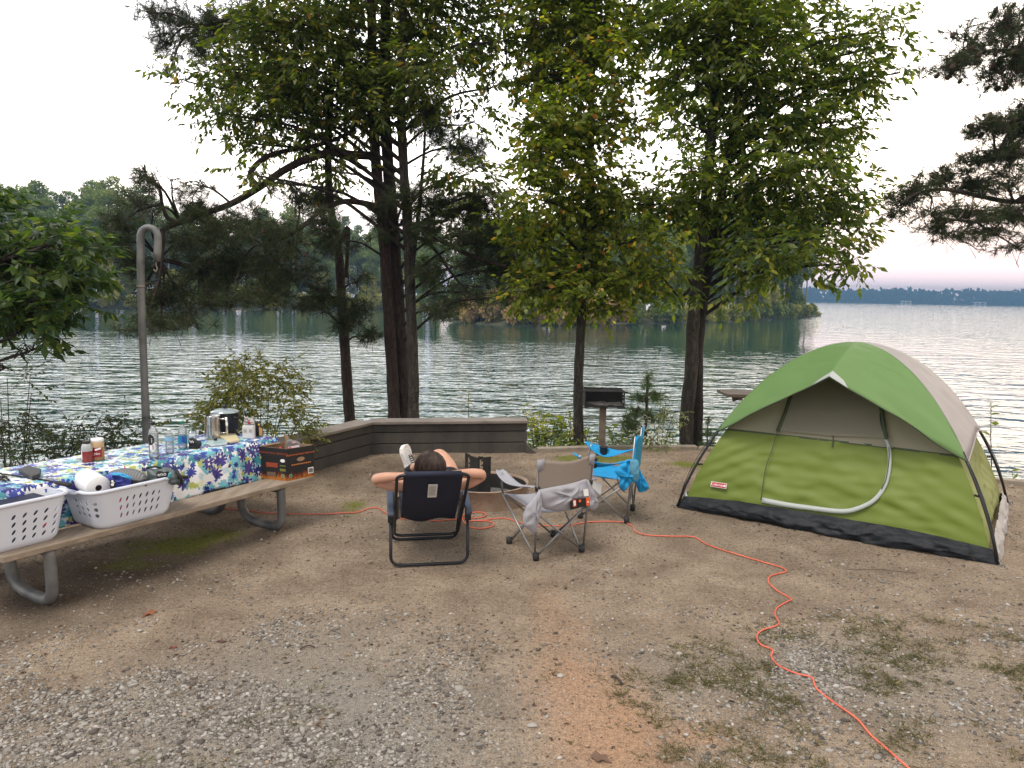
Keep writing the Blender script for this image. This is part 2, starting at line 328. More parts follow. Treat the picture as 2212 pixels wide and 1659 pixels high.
def leafy(name, ells, dens, ls, mat, parent, nper=9, tl=.32, wid=.5, droop=.45, twig_mat=None, shell=.5, lobes=1):
    """leaf sprays: twigs scattered through each lobe of the crown, leaves set along them"""
    PV, PF, TA, TB, off = [], [], [], [], 0
    for c, r in ells:
        vol = r[0]*r[2]; n = max(4, int(dens*vol*3.6))
        P, d = in_ell(c, r, n, shell)
        # clumpiness: keep twigs where a 3D-ish noise is high
        keep = fbm(P[:, 0]+P[:, 1]*.7, P[:, 2]*1.3+P[:, 1]*.5, 2.1, 3, 21) > .40; P = P[keep]; d = d[keep]; n = len(P)
        if n == 0: continue
        D = nrmz(d*np.array([1, 1, .35])+rng.normal(size=(n, 3))*.45+np.array([0, 0, -droop*.4])); L = tl*(.6+.8*rng.random(n))
        TA.append(P); TB.append(P+D*L[:, None])
        for k in range(nper):
            t = (k+.6)/nper; side = 1 if k % 2 else -1
            X = nrmz(np.cross(D, np.array([0, 0, 1.])+rng.normal(size=(n, 3))*.25))*side
            ld = D*.7+X*.75+np.array([0, 0, -droop])+rng.normal(size=(n, 3))*.25
            if k == nper-1: ld = D+np.array([0, 0, -droop])
            S = ls*(.65+.6*rng.random(n)); st = rng.bit_generator.state; ld = nrmz(ld); sdv = nrmz(np.cross(ld, np.array([0, 0, 1.])+rng.normal(size=(n, 3))*.4))
            for lb in range(lobes):
                an = (0, .95, -.95, 1.7, -1.7)[lb]; V, Fc = leaves_np(P+D*(L*t)[:, None], ld*math.cos(an)+sdv*math.sin(an), S*(1 if lb == 0 else .8), wid, .25 if lobes == 1 else .08)
                PV.append(V); PF.append(Fc+off); off += len(V)
    o = npmesh(name, np.concatenate(PV), np.concatenate(PF), mat, parent)
    if twig_mat is not None:
        V, Fc = twigs_np(np.concatenate(TA), np.concatenate(TB), .003); npmesh('twig_sprays', V, Fc, twig_mat, parent)
    return o
def needles_np(P, D, L, per, wd=.0028, spread=.8):
    n = len(P); P = np.repeat(P, per, 0); D = np.repeat(nrmz(D), per, 0); m_ = len(P)
    off = rng.random(m_)[:, None]*.09; P = P-D*off
    d = nrmz(D*(.35+rng.random(m_)[:, None]*.6)+rng.normal(size=(m_, 3))*spread*.55); ln = L*(.7+.5*rng.random(m_))[:, None]
    X = nrmz(np.cross(d, rng.normal(size=(m_, 3))))*wd
    sag = np.array([0, 0, -.12])*ln
    V = np.stack([P-X, P+X, P+d*ln+sag], 1).reshape(-1, 3)
    return V, np.arange(m_*3).reshape(m_, 3)
def piney(name, ells, dens, mat, parent, per=26, L=.15, wd=.0028, twig_mat=None, shell=.55, cones=0, cone_mat=None, keepthr=.42):
    PV, PF, off, TA, TB, CP = [], [], 0, [], [], []
    for c, r in ells:
        n = max(4, int(dens*r[0]*r[2]*1.5)); P, d = in_ell(c, r, n, shell)
        keep = fbm(P[:, 0]+P[:, 1]*.6, P[:, 2]*1.5+P[:, 1]*.4, 2.6, 3, 33) > keepthr; P = P[keep]; d = d[keep]; n = len(P)
        if n == 0: continue
        D = nrmz(d*np.array([1, 1, .5])+rng.normal(size=(n, 3))*.5+np.array([0, 0, .18]))
        V, Fc = needles_np(P, D, L, per, wd); PV.append(V); PF.append(Fc+off); off += len(V)
        TA.append(P-D*(.14+.2*rng.random(n))[:, None]); TB.append(P); CP.append(P[:int(n*cones)])
    o = npmesh(name, np.concatenate(PV), np.concatenate(PF), mat, parent)
    if twig_mat is not None:
        V, Fc = twigs_np(np.concatenate(TA), np.concatenate(TB), .0045); npmesh('twig_sprays', V, Fc, twig_mat, parent)
    if cones and cone_mat is not None:
        q = MB(); q.lathe([(.004, -.038), (.022, -.028), (.029, -.008), (.02, .025), (.004, .042)], (0, 0, 0), 8); me = None
        for p in np.concatenate(CP)[:98]:
            if me is None: o1_ = q.obj('pine_cone', cone_mat); me = o1_.data
            else: o1_ = bpy.data.objects.new('pine_cone', me); COL.objects.link(o1_)
            o1_.location = Vector(p)-Vector((0, 0, .03))-Vector(parent.matrix_basis.translation); o1_.rotation_euler = (random.random(), random.random(), 0); o1_.parent = parent
    return o

m_bark_pine = bark('pine_bark', (.02, .012, .009), (.056, .033, .024)); m_bark_grey = bark('grey_bark', (.026, .021, .017), (.085, .072, .055), 11)
m_bark_dark = bark('dark_bark', (.02, .015, .012), (.055, .042, .032), 10)
m_twig = M('twig_wood', (.05, .036, .028), .9)
# ================================================================ far shores
m_farland = M('far_shore_soil', (.045, .05, .028), .95, col2=(.08, .075, .045), vs=.3)
def shore(name, pts, back, hgt=1.2):
    q = MB(); n = len(pts); rows = [(-1.5, WZ-1.), (0, WZ+.05), (2.5, WZ+.7), (back, WZ+hgt)]
    P = [Vector(p) for p in pts]; vs = []
    for i in range(n):
        t = (P[min(i+1, n-1)]-P[max(i-1, 0)]).normalized(); nr = Vector((-t.y, t.x, 0))
        for d, z in rows:
            o = P[i]+nr*(d+(random.random()-.5)*.6); vs.append((o.x, o.y, z))
    k = len(rows); q.add(vs, [(i*k+j, (i+1)*k+j, (i+1)*k+j+1, i*k+j+1) for i in range(n-1) for j in range(k-1)])
    return tag(q.obj(name, m_farland, smooth=True), kind='structure')
LS = [(-150, 128), (-112, 128)]+[tuple(G(px, 668, WZ))[:2] for px in (60, 200, 330, 470, 600, 740, 880, 1010)]+[(0, 190)]
LS = [Vector((a, b, 0)) for a, b in LS]
PEN = [Vector(tuple(G(px, py, WZ))[:2]+(0,)) for px, py in ((960, 694), (1040, 700), (1120, 704), (1230, 702), (1340, 699), (1500, 697), (1590, 694), (1650, 691), (1710, 687), (1762, 683))]
shore('far_left_shore', LS, 60); shore('peninsula_shore', PEN[:-1]+[PEN[-1], PEN[-1]+Vector((3, 14, 0)), PEN[-1]+Vector((-2, 32, 0))], 26)

# ---- prototypes of distant trees (built at the origin, copied along the shores)
m_fl = [leafmat('far_foliage_%s' % k, st, .3, .7, 1.3, .2) for k, st in (
    ('deep', [(0, (0.085, 0.125, 0.048)), (.5, (0.143, 0.194, 0.072)), (1, (0.202, 0.256, 0.096))]),
    ('bright', [(0, (0.117, 0.163, 0.048)), (.5, (0.182, 0.231, 0.066)), (1, (0.260, 0.288, 0.090))]),
    ('yellow', [(0, (0.208, 0.225, 0.060)), (.5, (0.325, 0.325, 0.084)), (1, (0.442, 0.388, 0.120))]),
    ('rust', [(0, (.34, .24, .11)), (.5, (.44, .28, .15)), (1, (.42, .38, .15))]))]
m_ftrunk = M('pale_far_bark', (.46, .40, .34), .9, col2=(.32, .27, .22), vs=.8); m_ftrunk2 = M('dark_far_bark', (.13, .10, .085), .9)
def far_tree(name, h, kind, mat, trunkm, n=1500, crown0=.35, rad=.2, tr=.22):
    root = thing(name, None, 'tree'); q = MB()
    lean = (random.random()-.5)*.06*h
    q.tube([(0, 0, -1), (lean*.3, 0, h*.3), (lean*.7, .1, h*.65), (lean, 0, h*.93)], [tr, tr*.8, tr*.5, tr*.15], 6); 
    E = []
    k = 13 if kind != 'bush' else 6
    for i in range(k):
        t = crown0+(1-crown0)*(i+.5)/k; a = random.random()*6.28
        prof = math.sin(math.pi*min(1, (t-crown0)/(1-crown0)*.8+.18))**.7
        rr = rad*h*prof*(.35+.45*random.random()); z = t*h
        c_ = np.array([math.cos(a)*rr+lean*t, math.sin(a)*rr, z]); s = rad*h*(.36+.32*random.random())*(.55+.45*prof)
        E.append((c_, np.array([s, s, s*(.55 if kind == 'pine' else .75)])))
        if kind != 'bush': q.tube([(lean*t, 0, z-rr*.5), tuple(c_)], [tr*.22, .03], 4, cap=False)
    q.obj('trunk', trunkm, root, True)
    tot = sum(e[1][0]**2 for e in E); PV, PF, off = [], [], 0
    for c_, r in E:
        m_ = int(2.4*n*r[0]**2/tot); P, d = in_ell(c_, r, m_, .4)
        D = nrmz(d+rng.normal(size=(m_, 3))*.9); V, Fc = leaves_np(P, D, (.34+.3*rng.random(m_))*(1. if kind != 'pine' else .8), .62, .3, .4)
        PV.append(V); PF.append(Fc+off); off += len(V)
    npmesh('crown', np.concatenate(PV), np.concatenate(PF), mat, root)
    return root
def clone(o, loc, rz, s, label, group):
    c = o.copy(); COL.objects.link(c); c.location = loc; c.rotation_euler = (0, 0, rz); c.scale = (s, s, s*(.92+.16*random.random())); c['label'] = label; c['group'] = group
    for ch in o.children:
        d = ch.copy(); COL.objects.link(d); d.parent = c
    return c
protos = dict(
    pine=[far_tree('pine_tree', 21, 'pine', m_fl[0], m_ftrunk, 3000, .52, .17), far_tree('pine_tree', 22, 'pine', m_fl[0], m_ftrunk, 3000, .44, .16), far_tree('pine_tree', 20, 'pine', m_fl[1], m_ftrunk, 2600, .55, .16)],
    hard=[far_tree('broadleaf_tree', 18, 'hard', m_fl[0], m_ftrunk2, 3400, .18, .24), far_tree('broadleaf_tree', 16, 'hard', m_fl[1], m_ftrunk, 3200, .2, .26)],
    small=[far_tree('broadleaf_sapling', 8, 'hard', m_fl[2], m_ftrunk, 1100, .2, .26, .1), far_tree('broadleaf_sapling', 7, 'hard', m_fl[1], m_ftrunk, 1000, .15, .3, .1)],
    bush=[far_tree('shore_bush', 3.2, 'bush', m_fl[1], m_ftrunk2, 420, .1, .5, .06), far_tree('shore_bush', 2.6, 'bush', m_fl[2], m_ftrunk2, 380, .1, .6, .06), far_tree('shore_bush', 3.4, 'bush', m_fl[3], m_ftrunk2, 420, .1, .5, .06)])
first = set()
def plant(kind, i, loc, s, label, group):
    o = protos[kind][i]
    if o.name not in first:
        first.add(o.name); o.location = loc; o.rotation_euler = (0, 0, random.random()*6.28); o.scale = (s, s, s); o['label'] = label; o['group'] = group
    else: clone(o, loc, random.random()*6.28, s, label, group)
def along(P, t):
    L = [(P[i+1]-P[i]).length for i in range(len(P)-1)]; T = sum(L); d = t*T
    for i, l in enumerate(L):
        if d <= l or i == len(L)-1:
            p = P[i].lerp(P[i+1], min(1, d/l)); q_ = (P[i+1]-P[i]).normalized(); return p, Vector((-q_.y, q_.x, 0))
        d -= l
GL = 'trees of the wood on the far left shore'; GP = 'trees on the wooded point across the cove'
LAB = {'pine': 'tall dark pine in the hazy wood on the far left shore', 'hard': 'bushy green broadleaf in the hazy wood on the far left shore', 'small': 'small pale green tree at the waterline of the far left shore', 'bush': 'low yellowish bush at the waterline of the far left shore'}
LAP = {'pine': 'pine with a bare pale trunk on the wooded point across the cove', 'hard': 'leafy green tree on the wooded point across the cove', 'small': 'small yellow green tree at the edge of the wooded point', 'bush': 'low yellow green bush along the bank of the wooded point'}
seg = LS[1:-1]
for row, (dist, n, kinds) in enumerate(((.6, 44, ('bush', 'bush', 'bush')), (3., 20, ('bush', 'small', 'pine')), (4, 24, ('small', 'hard', 'pine')), (9, 24, ('pine', 'hard', 'pine')), (16, 24, ('pine', 'pine', 'hard')), (25, 26, ('pine', 'hard', 'pine')), (33, 26, ('hard', 'hard')))):
    for i in range(n):
        p, nr = along(seg, min(1, max(0, (i+.5+random.uniform(-.35, .35))/n))); k = random.choice(kinds); p = p+nr*(dist+random.uniform(-1.5, 1.5))
        s = random.uniform(.82, 1.12)*(1 if k in ('bush',) else .98)
        if k in ('pine', 'hard'): s *= 1.05-.15*(i/n)
        plant(k, random.randrange(len(protos[k])-(1 if k == 'bush' else 0)), (p.x, p.y, WZ+.3+dist*.03), s, LAB[k], GL)
for row, (dist, n, kinds) in enumerate(((.4, 44, ('bush', 'bush', 'bush')), (2., 22, ('bush', 'pine', 'small', 'pine')), (3.5, 24, ('small', 'pine', 'pine', 'hard')), (7.5, 22, ('pine', 'hard', 'pine')), (13, 20, ('pine', 'hard')), (20, 14, ('pine', 'hard')))):
    for i in range(n):
        t = (i+.5+random.uniform(-.35, .35))/n; t = min(1, max(0, t)); p, nr = along(PEN, t); p = p+nr*(dist+random.uniform(-1., 1.))+Vector((-.0, 0, 0))
        k = random.choice(kinds); s = random.uniform(.72, .95)
        if k in ('pine', 'hard'):
            if t > .95 and dist > 8: continue
            s *= 1.0 if t < .5 else (1.0+(t-.5)*.5)
            if t < .2: s *= .55+t*2
        if t < .24 and k in ('pine',) and dist < 5: k = 'bush'
        i2 = random.randrange(len(protos[k])); lab = LAP[k]
        if k == 'bush': i2 = 2 if (t < .3 and random.random() < .6) else i2 % 2; lab = lab if i2 != 2 else 'low rust orange bush on the bank of the wooded point'; s *= 1.3 if t < .3 else 1
        plant(k, i2, (p.x, p.y, WZ+.2+dist*.03), s, lab, GP)
# ---- the blue shore far beyond: a wood that reads as one mass
m_farwood = leafmat('distant_wood', [(0, (.03, .05, .04)), (1, (.05, .075, .05))], .1, .9)
PV, PF, off = [], [], 0
for i in range(900):
    x = random.uniform(380, 1900); y = 1400+random.uniform(0, 40); hh = 17+7*vn(x, 0, .004, 3)+9*vn(x, 0, .03, 2)*random.random()
    if x < 500: hh *= .7
    hh = float(hh); m_ = 26; P, d = in_ell(np.array([x, y, WZ+hh*.5]), np.array([6, 5, hh*.55]), m_, .3)
    V, Fc = leaves_np(P, nrmz(d+rng.normal(size=(m_, 3))*.6), 5+4*rng.random(m_), .9, .2, .3); PV.append(V); PF.append(Fc+off); off += len(V)
tag(npmesh('distant_woods', np.concatenate(PV), np.concatenate(PF), m_farwood), 'blue hazy wood along the far shore at the right', kind='stuff')
q = MB(); q.add([(300, 1398, WZ-1), (2200, 1398, WZ-1), (2200, 1404, WZ+1.2), (300, 1404, WZ+1.2), (300, 1500, WZ+9), (2200, 1500, WZ+9)], [(0, 1, 2, 3), (3, 2, 5, 4)]); tag(q.obj('far_right_shore', m_farland), kind='structure')
m_white = M('white_paint', (.8, .8, .78), .5)
for nm, px, w_, lab in (('boathouse', 2116, 20, 'small white boathouse on the far blue shore'), ('covered_dock', 1956, 17, 'low white covered dock at the foot of the far shore')):
    p = at(px, 653, 1392); r_ = thing(nm, lab, 'boathouse', (p.x, 1392, WZ)); q = MB()
    q.box((p.x, 1392, WZ+5.2), (w_, 8, 1.4)); q.obj('roof', m_white, r_); q = MB()
    for dx in (-.45, -.05, .45): q.box((p.x+dx*w_, 1388.6, WZ+2.2), (2., 1, 4.6))
    q.box((p.x, 1394, WZ+1.), (w_, 5, 1.2)); q.obj('post', m_white, r_)
# ---- haze
m_haze = bpy.data.materials.new('haze'); m_haze.use_nodes = True; nt = m_haze.node_tree; nt.nodes.remove(nt.nodes['Principled BSDF'])
pv = nd(nt, 'ShaderNodeVolumePrincipled'); pv.inputs['Color'].default_value = (.13, .25, .40, 1); pv.inputs['Density'].default_value = .00095; lk(nt, pv.outputs[0], nt.nodes['Material Output'].inputs['Volume'])
q = MB(); q.box((0, 350, 15.), (5200, 2660, 38.5)); hz = q.obj('haze', m_haze); tag(hz, 'pale blue evening haze over the lake', kind='stuff')
# ================================================================ near trees
def pts_px(L, y, yend=None):
    n = len(L); return [at(px, py, y if yend is None else lerp(y, yend, i/(n-1))) for i, (px, py) in enumerate(L)]
def trunk(parent, L, y, w0, w1, mat, name='trunk', base=None, yend=None, seg=14, flare=1.25):
    P = cat(pts_px(L, y, yend), 5)
    if base is not None: P = [Vector((P[0].x-(.01), y, base))]+P
    n = len(P); rr = [lerp(w0, w1, i/(n-1))/2*y/F*(1+.05*math.sin(i*1.7)) for i in range(n)]; rr[0] *= flare; rr[1] *= 1+(flare-1)*.5
    q = MB(); q.tube(P, rr, seg); return q.obj(name, mat, parent, True), P
def limb(q, L, w0, w1, y0=None, y1=None, P=None, seg=7):
    P = cat(pts_px(L, y0, y1), 5) if P is None else P; n = len(P)
    q.tube(P, [max(.004, lerp(w0, w1, i/(n-1))/2*(y0 or 11)/F) for i in range(n)], seg, cap=False)
def reach(q, tp, ells, w=9, y=11, sag=.12):
    """branches that grow from the trunk's centre line out to each lobe of the crown"""
    for c, r in ells:
        c = Vector(c); best = min(tp, key=lambda p: (p-c).length+abs(p.z-(c.z-.45*math.hypot(p.x-c.x, p.y-c.y)))*1.5)
        d = c-best; mid = best+d*.5+Vector((random.uniform(-.08, .08), random.uniform(-.08, .08), d.length*sag))
        P = cat([best, mid, c, c+d.normalized()*r[0]*.4], 4); n = len(P); r0_ = min(w/2*y/F, .012+d.length*.012)
        q.tube(P, [lerp(r0_, .004, i/(n-1)) for i in range(n)], 5, cap=False)
        for k in range(9):
            a = P[random.randrange(n//3, n)]; dd, _ = in_ell(np.zeros(3), r*.9, 1, .3); e = c+Vector(dd[0])
            m_ = a.lerp(e, .5)+Vector((0, 0, .05)); q.tube([a, m_, e], [.007, .005, .003], 4, cap=False)
m_needle = leafmat('pine_needles', [(0, (.018, .032, .012)), (.45, (.032, .052, .018)), (.85, (.05, .078, .026)), (1, (.13, .08, .035))], .2, .5, 1.3)
m_needle_l = leafmat('young_needles', [(0, (.05, .09, .03)), (.6, (.08, .13, .04)), (1, (.12, .16, .06))], .25, .5, 1.3)
m_leafC = leafmat('hickory_leaves', [(0, (0.039, 0.061, 0.011)), (.5, (0.062, 0.088, 0.014)), (.85, (0.12, 0.138, 0.022)), (.97, (0.180, 0.166, 0.026)), (1, (0.300, 0.166, 0.033))], .46, .45, 1.9)
m_leafE = leafmat('sweetgum_leaves', [(0, (0.05, 0.076, 0.012)), (.45, (0.095, 0.125, 0.015)), (.85, (0.17, 0.195, 0.022)), (.96, (0.31, 0.26, 0.033)), (.99, (0.40, 0.193, 0.033)), (1, (0.300, 0.083, 0.033))], .5, .45, 2.1)
m_leafF = leafmat('ash_leaves', [(0, (0.045, 0.072, 0.013)), (.45, (0.07, 0.103, 0.016)), (.85, (0.135, 0.163, 0.024)), (1, (0.255, 0.235, 0.039))], .48, .42, 2.1)
m_leafG = leafmat('maple_leaves', [(0, (0.022, 0.048, 0.016)), (.5, (0.039, 0.073, 0.019)), (.9, (0.077, 0.119, 0.024)), (1, (0.182, 0.210, 0.036))], .42, .4, 1.5)
m_cone = M('pine_cone', (.06, .04, .03), .9)
def EL(L, y, dep=None): return [ell_px(*e[:4], e[4] if len(e) > 4 else y+random.uniform(-.5, .5), dep) for e in L]

# --- slim pine at the left, its broken top in front of the other crowns
t = thing('pine_tree', 'slim leaning pine left of the triple trunks, its trunk standing alone behind the low wall', 'tree', at(757, 918, 11.5))
_, tp = trunk(t, [(757, 918), (752, 860), (745, 750), (738, 650), (733, 560), (722, 500), (712, 420), (709, 345), (712, 250), (720, 140)], 11.5, 25, 12, m_bark_pine, base=-.9)
E_ = EL([(700, 640, 60, 38), (775, 665, 50, 40), (740, 700, 35, 22), (800, 725, 30, 24), (690, 430, 55, 40), (770, 610, 40, 30), (655, 660, 40, 18)], 11.4)
q = MB(); reach(q, tp, E_, 7); limb(q, [(738, 520), (746, 500), (752, 500), (748, 600)], 14, 8, 11.45); q.obj('branches', m_bark_pine, t, True)
piney('needles', E_, 900, m_needle, t, twig_mat=m_twig, keepthr=.40)
# --- double pine of the cluster
t = thing('pine_tree', 'reddish pine, left trunk of the tight cluster, with a long bent limb', 'tree', at(850, 910, 11.4))
_, tp = trunk(t, [(852, 912), (847, 800), (838, 650), (828, 500), (817, 400), (810, 320), (806, 200), (803, 60), (802, -150)], 11.4, 27, 18, m_bark_pine, base=-.9)
q = MB()
limb(q, [(815, 337), (765, 335), (715, 330), (660, 345), (610, 370), (560, 405), (500, 440), (440, 462), (390, 480), (352, 497), (340, 530), (338, 575)], 19, 8, 11.4, 10.2)
limb(q, [(385, 482), (362, 470), (350, 440), (345, 410), (318, 385), (312, 355)], 10, 4, 10.3, 10.2)
limb(q, [(352, 497), (352, 540), (345, 600), (330, 650)], 8, 4, 10.3, 10.1); limb(q, [(350, 440), (300, 455), (270, 480)], 7, 3, 10.3, 10.2)
limb(q, [(835, 455), (790, 440), (740, 436), (690, 458), (640, 500), (570, 530)], 15, 6, 11.4, 10.8)
limb(q, [(560, 405), (540, 380), (560, 350), (600, 330), (700, 310), (770, 280)], 14, 8, 10.9, 11.3)
E1 = EL([(322, 385, 30, 32), (372, 402, 40, 24), (425, 400, 45, 22), (300, 440, 45, 30), (265, 480, 50, 28), (330, 470, 40, 30), (420, 450, 50, 32), (250, 520, 48, 34), (290, 570, 48, 36)], 10.3, .45)
E2 = EL([(480, 490, 80, 45), (390, 520, 60, 40), (560, 480, 80, 50), (640, 520, 80, 50), (520, 560, 90, 50), (430, 590, 90, 45), (620, 590, 90, 45), (350, 640, 65, 40), (470, 640, 85, 35), (570, 640, 75, 32), (420, 690, 50, 22), (300, 710, 40, 14), (640, 430, 70, 40), (350, 690, 50, 26), (740, 520, 50, 45), (700, 480, 60, 45)], 10.8, .8)
reach(q, tp[:34]+pts_px([(600, 375), (500, 440), (390, 480), (345, 560), (640, 500), (570, 530)], 10.8), E1+E2, 8)
q.obj('branches', m_bark_pine, t, True)
piney('needles', E1+E2, 900, m_needle, t, per=26, twig_mat=m_twig, cones=.02, cone_mat=m_cone, keepthr=.42)
t = thing('pine_tree', 'reddish pine, middle trunk of the tight cluster behind the low wall', 'tree', at(872, 910, 11.55))
_, tp = trunk(t, [(874, 912), (869, 800), (860, 650), (850, 500), (838, 350), (831, 230), (832, 100), (834, -150)], 11.55, 30, 20, m_bark_pine, base=-.9)
q = MB()
limb(q, [(868, 480), (900, 490), (940, 512), (1000, 545), (1050, 565), (1095, 575)], 15, 6, 11.5, 11); limb(q, [(872, 500), (930, 530), (975, 590), (1010, 630)], 9, 4, 11.5, 11)
limb(q, [(832, 120), (760, 90), (640, 60), (520, 40), (430, 60)], 14, 7, 11.5, 12.)
E_ = EL([(945, 440, 60, 35), (1030, 450, 70, 45), (990, 510, 80, 40), (1075, 520, 60, 45), (1010, 570, 80, 40), (1100, 580, 50, 45), (930, 590, 45, 35), (1010, 630, 80, 35), (955, 670, 50, 22), (1090, 640, 35, 20), (880, 430, 50, 40), (920, 500, 40, 36), (820, 480, 50, 45)], 11.2, .7)
E3 = EL([(330, 30, 38, 30), (400, 50, 60, 42), (360, 92, 40, 26), (470, 60, 70, 50), (365, 160, 24, 10), (440, 110, 50, 26), (540, 40, 70, 40), (640, 200, 60, 50), (930, 250, 60, 60), (780, 180, 60, 50), (1000, 320, 60, 40)], 12., .8)
reach(q, tp, E_, 8); reach(q, tp[18:]+pts_px([(640, 60), (520, 40), (430, 60)], 12.), E3, 7); q.obj('branches', m_bark_pine, t, True)
piney('needles', E_+E3, 950, m_needle, t, per=28, twig_mat=m_twig, cones=.03, cone_mat=m_cone, keepthr=.38)
# --- grey hickory of the cluster
t = thing('hickory_tree', 'grey barked tree, right trunk of the tight cluster, its leafy crown filling the top left', 'tree', at(893, 908, 11.3))
_, tp = trunk(t, [(893, 910), (893, 800), (887, 650), (880, 480), (873, 380), (866, 220), (870, 60), (875, -150)], 11.3, 25, 16, m_bark_grey, base=-.9)
E_ = EL([(540, 60, 110, 70), (650, 50, 110, 70), (760, 60, 110, 70), (860, 60, 110, 80), (970, 60, 110, 90), (1080, 90, 80, 90), (470, 150, 75, 60), (420, 180, 40, 50), (560, 165, 90, 65), (660, 150, 90, 70), (750, 170, 90, 75), (960, 170, 100, 80), (1060, 190, 60, 60), (480, 245, 55, 45), (590, 250, 80, 55), (690, 250, 80, 60), (800, 250, 60, 45), (1000, 270, 70, 50), (545, 310, 45, 30), (640, 320, 60, 40), (720, 370, 50, 30), (1000, 380, 70, 40), (1060, 420, 36, 34), (880, 170, 60, 60), (600, 395, 40, 24), (560, 380, 30, 18), (890, 570, 45, 24), (960, 480, 50, 30)], 11.2, .9)
ET = EL([(620, -90, 180, 100), (850, -90, 180, 110), (1080, -90, 180, 100), (800, -280, 260, 120)], 11.3, 1.4)
q = MB(); reach(q, tp, E_+ET, 10); limb(q, [(886, 620), (905, 450), (915, 340), (918, 285)], 10, 5, 11.2); q.obj('branches', m_bark_dark, t, True)
leafy('leaves', E_+ET, 165, .115, m_leafC, t, nper=9, wid=.4, twig_mat=m_twig)
# --- sweetgum
t = thing('sweetgum_tree', 'slender tree with yellowing leaves, its single straight trunk just left of the grill', 'tree', at(1250, 972, 10.7))
_, tp = trunk(t, [(1251, 974), (1249, 900), (1250, 800), (1256, 690), (1258, 600), (1268, 480), (1275, 350), (1278, 200), (1280, 60), (1280, -120)], 10.7, 24, 11, m_bark_grey, base=-.8)
E_ = EL([(1170, 60, 75, 70), (1260, 50, 80, 70), (1330, 80, 50, 60), (1165, 165, 45, 45), (1220, 160, 70, 60), (1310, 170, 70, 60), (1180, 265, 45, 40), (1230, 270, 70, 55), (1330, 270, 70, 55), (1190, 345, 70, 40), (1290, 370, 75, 45), (1160, 430, 60, 40), (1250, 450, 80, 45), (1350, 440, 75, 45), (1430, 440, 40, 35), (1150, 530, 50, 45), (1230, 540, 75, 50), (1330, 530, 80, 50), (1420, 520, 50, 40), (1180, 610, 55, 40), (1260, 620, 70, 45), (1350, 600, 75, 40), (1230, 665, 45, 18), (1300, 665, 30, 15), (1150, 620, 30, 30), (1120, 480, 30, 30)], 10.6, .8)
ET = EL([(1260, -100, 130, 100), (1270, -240, 100, 90)], 10.7, 1.)
q = MB(); reach(q, tp, E_+ET, 7); q.obj('branches', m_bark_dark, t, True)
leafy('leaves', E_+ET, 300, .100, m_leafE, t, nper=9, wid=.62, twig_mat=m_twig)
# --- ash with the twin trunk
t = thing('ash_tree', 'large leafy tree with a twin fused trunk left of the tent', 'tree', at(1492, 974, 10.9))
_, tpa = trunk(t, [(1482, 976), (1484, 890), (1493, 800), (1497, 700), (1508, 590), (1520, 480), (1532, 350), (1545, 200), (1560, 40), (1565, -120)], 10.9, 32, 17, m_bark_grey, base=-.8)
_, tpb = trunk(t, [(1504, 976), (1506, 850), (1508, 740), (1526, 600), (1545, 490), (1562, 400), (1590, 250), (1602, 60), (1612, -100)], 11.05, 28, 13, m_bark_dark, name='second_trunk', base=-.8)
E_ = EL([(1450, 50, 70, 55), (1530, 50, 90, 75), (1620, 60, 90, 75), (1710, 70, 90, 75), (1790, 70, 80, 60), (1860, 110, 60, 55), (1890, 70, 40, 40), (1470, 175, 40, 50), (1520, 170, 90, 65), (1620, 170, 90, 70), (1720, 180, 90, 65), (1810, 180, 70, 50), (1480, 270, 70, 55), (1570, 280, 80, 60), (1660, 280, 85, 60), (1750, 280, 60, 50), (1490, 370, 40, 40), (1560, 380, 80, 50), (1660, 370, 85, 50), (1750, 360, 50, 40), (1500, 440, 65, 45), (1600, 460, 80, 50), (1700, 450, 85, 50), (1790, 420, 60, 40), (1850, 420, 40, 36), (1620, 540, 75, 40), (1710, 530, 75, 40), (1790, 510, 55, 40), (1840, 480, 36, 36), (1700, 585, 60, 25), (1830, 570, 28, 20), (1640, 590, 40, 16), (1430, 590, 36, 26), (1470, 640, 26, 18), (1800, 300, 40, 24), (1840, 340, 30, 20), (1840, 260, 26, 20), (1930, 160, 20, 14), (1565, 640, 30, 16)], 10.8, .85)
ET = EL([(1540, -90, 180, 100), (1740, -80, 160, 90), (1620, -250, 200, 120)], 10.9, 1.3)
q = MB(); reach(q, tpa+tpb, E_+ET, 9); limb(q, [(1500, 610), (1470, 640), (1430, 600), (1400, 590)], 8, 3, 10.9, 10.6); limb(q, [(1540, 500), (1620, 540), (1700, 560)], 10, 4, 10.9, 10.6); q.obj('branches', m_bark_dark, t, True)
leafy('leaves', E_+ET, 205, .125, m_leafF, t, nper=9, wid=.42, twig_mat=m_twig)
# --- maple reaching in from the left
t = thing('maple_tree', 'dark green maple boughs hanging in at the left edge above the tablecloth', 'tree', (-5.6, 6.6, -.3))
q = MB(); q.tube(cat([(-5.7, 6.6, -1), (-5.6, 6.6, 1.), (-5.7, 6.7, 3.), (-5.6, 6.9, 6)], 5), [.13]*6+[.11]*5+[.08]*5, 12); q.obj('trunk', m_bark_grey, t, True)
E_ = EL([(-10, 540, 50, 50), (50, 520, 60, 45), (95, 505, 45, 32), (135, 520, 40, 36), (40, 600, 75, 50), (120, 590, 60, 45), (145, 575, 26, 30), (10, 660, 60, 50), (80, 665, 65, 35), (120, 650, 30, 28), (20, 730, 45, 30), (60, 760, 26, 14), (0, 800, 45, 26), (50, 690, 60, 20), (-60, 450, 60, 60), (-70, 620, 60, 80)], 6.6, .5)
q = MB(); reach(q, [Vector((-5.62, 6.6, .6+k*.2)) for k in range(14)], E_, 12, 6.6, .05); q.obj('branches', m_bark_dark, t, True)
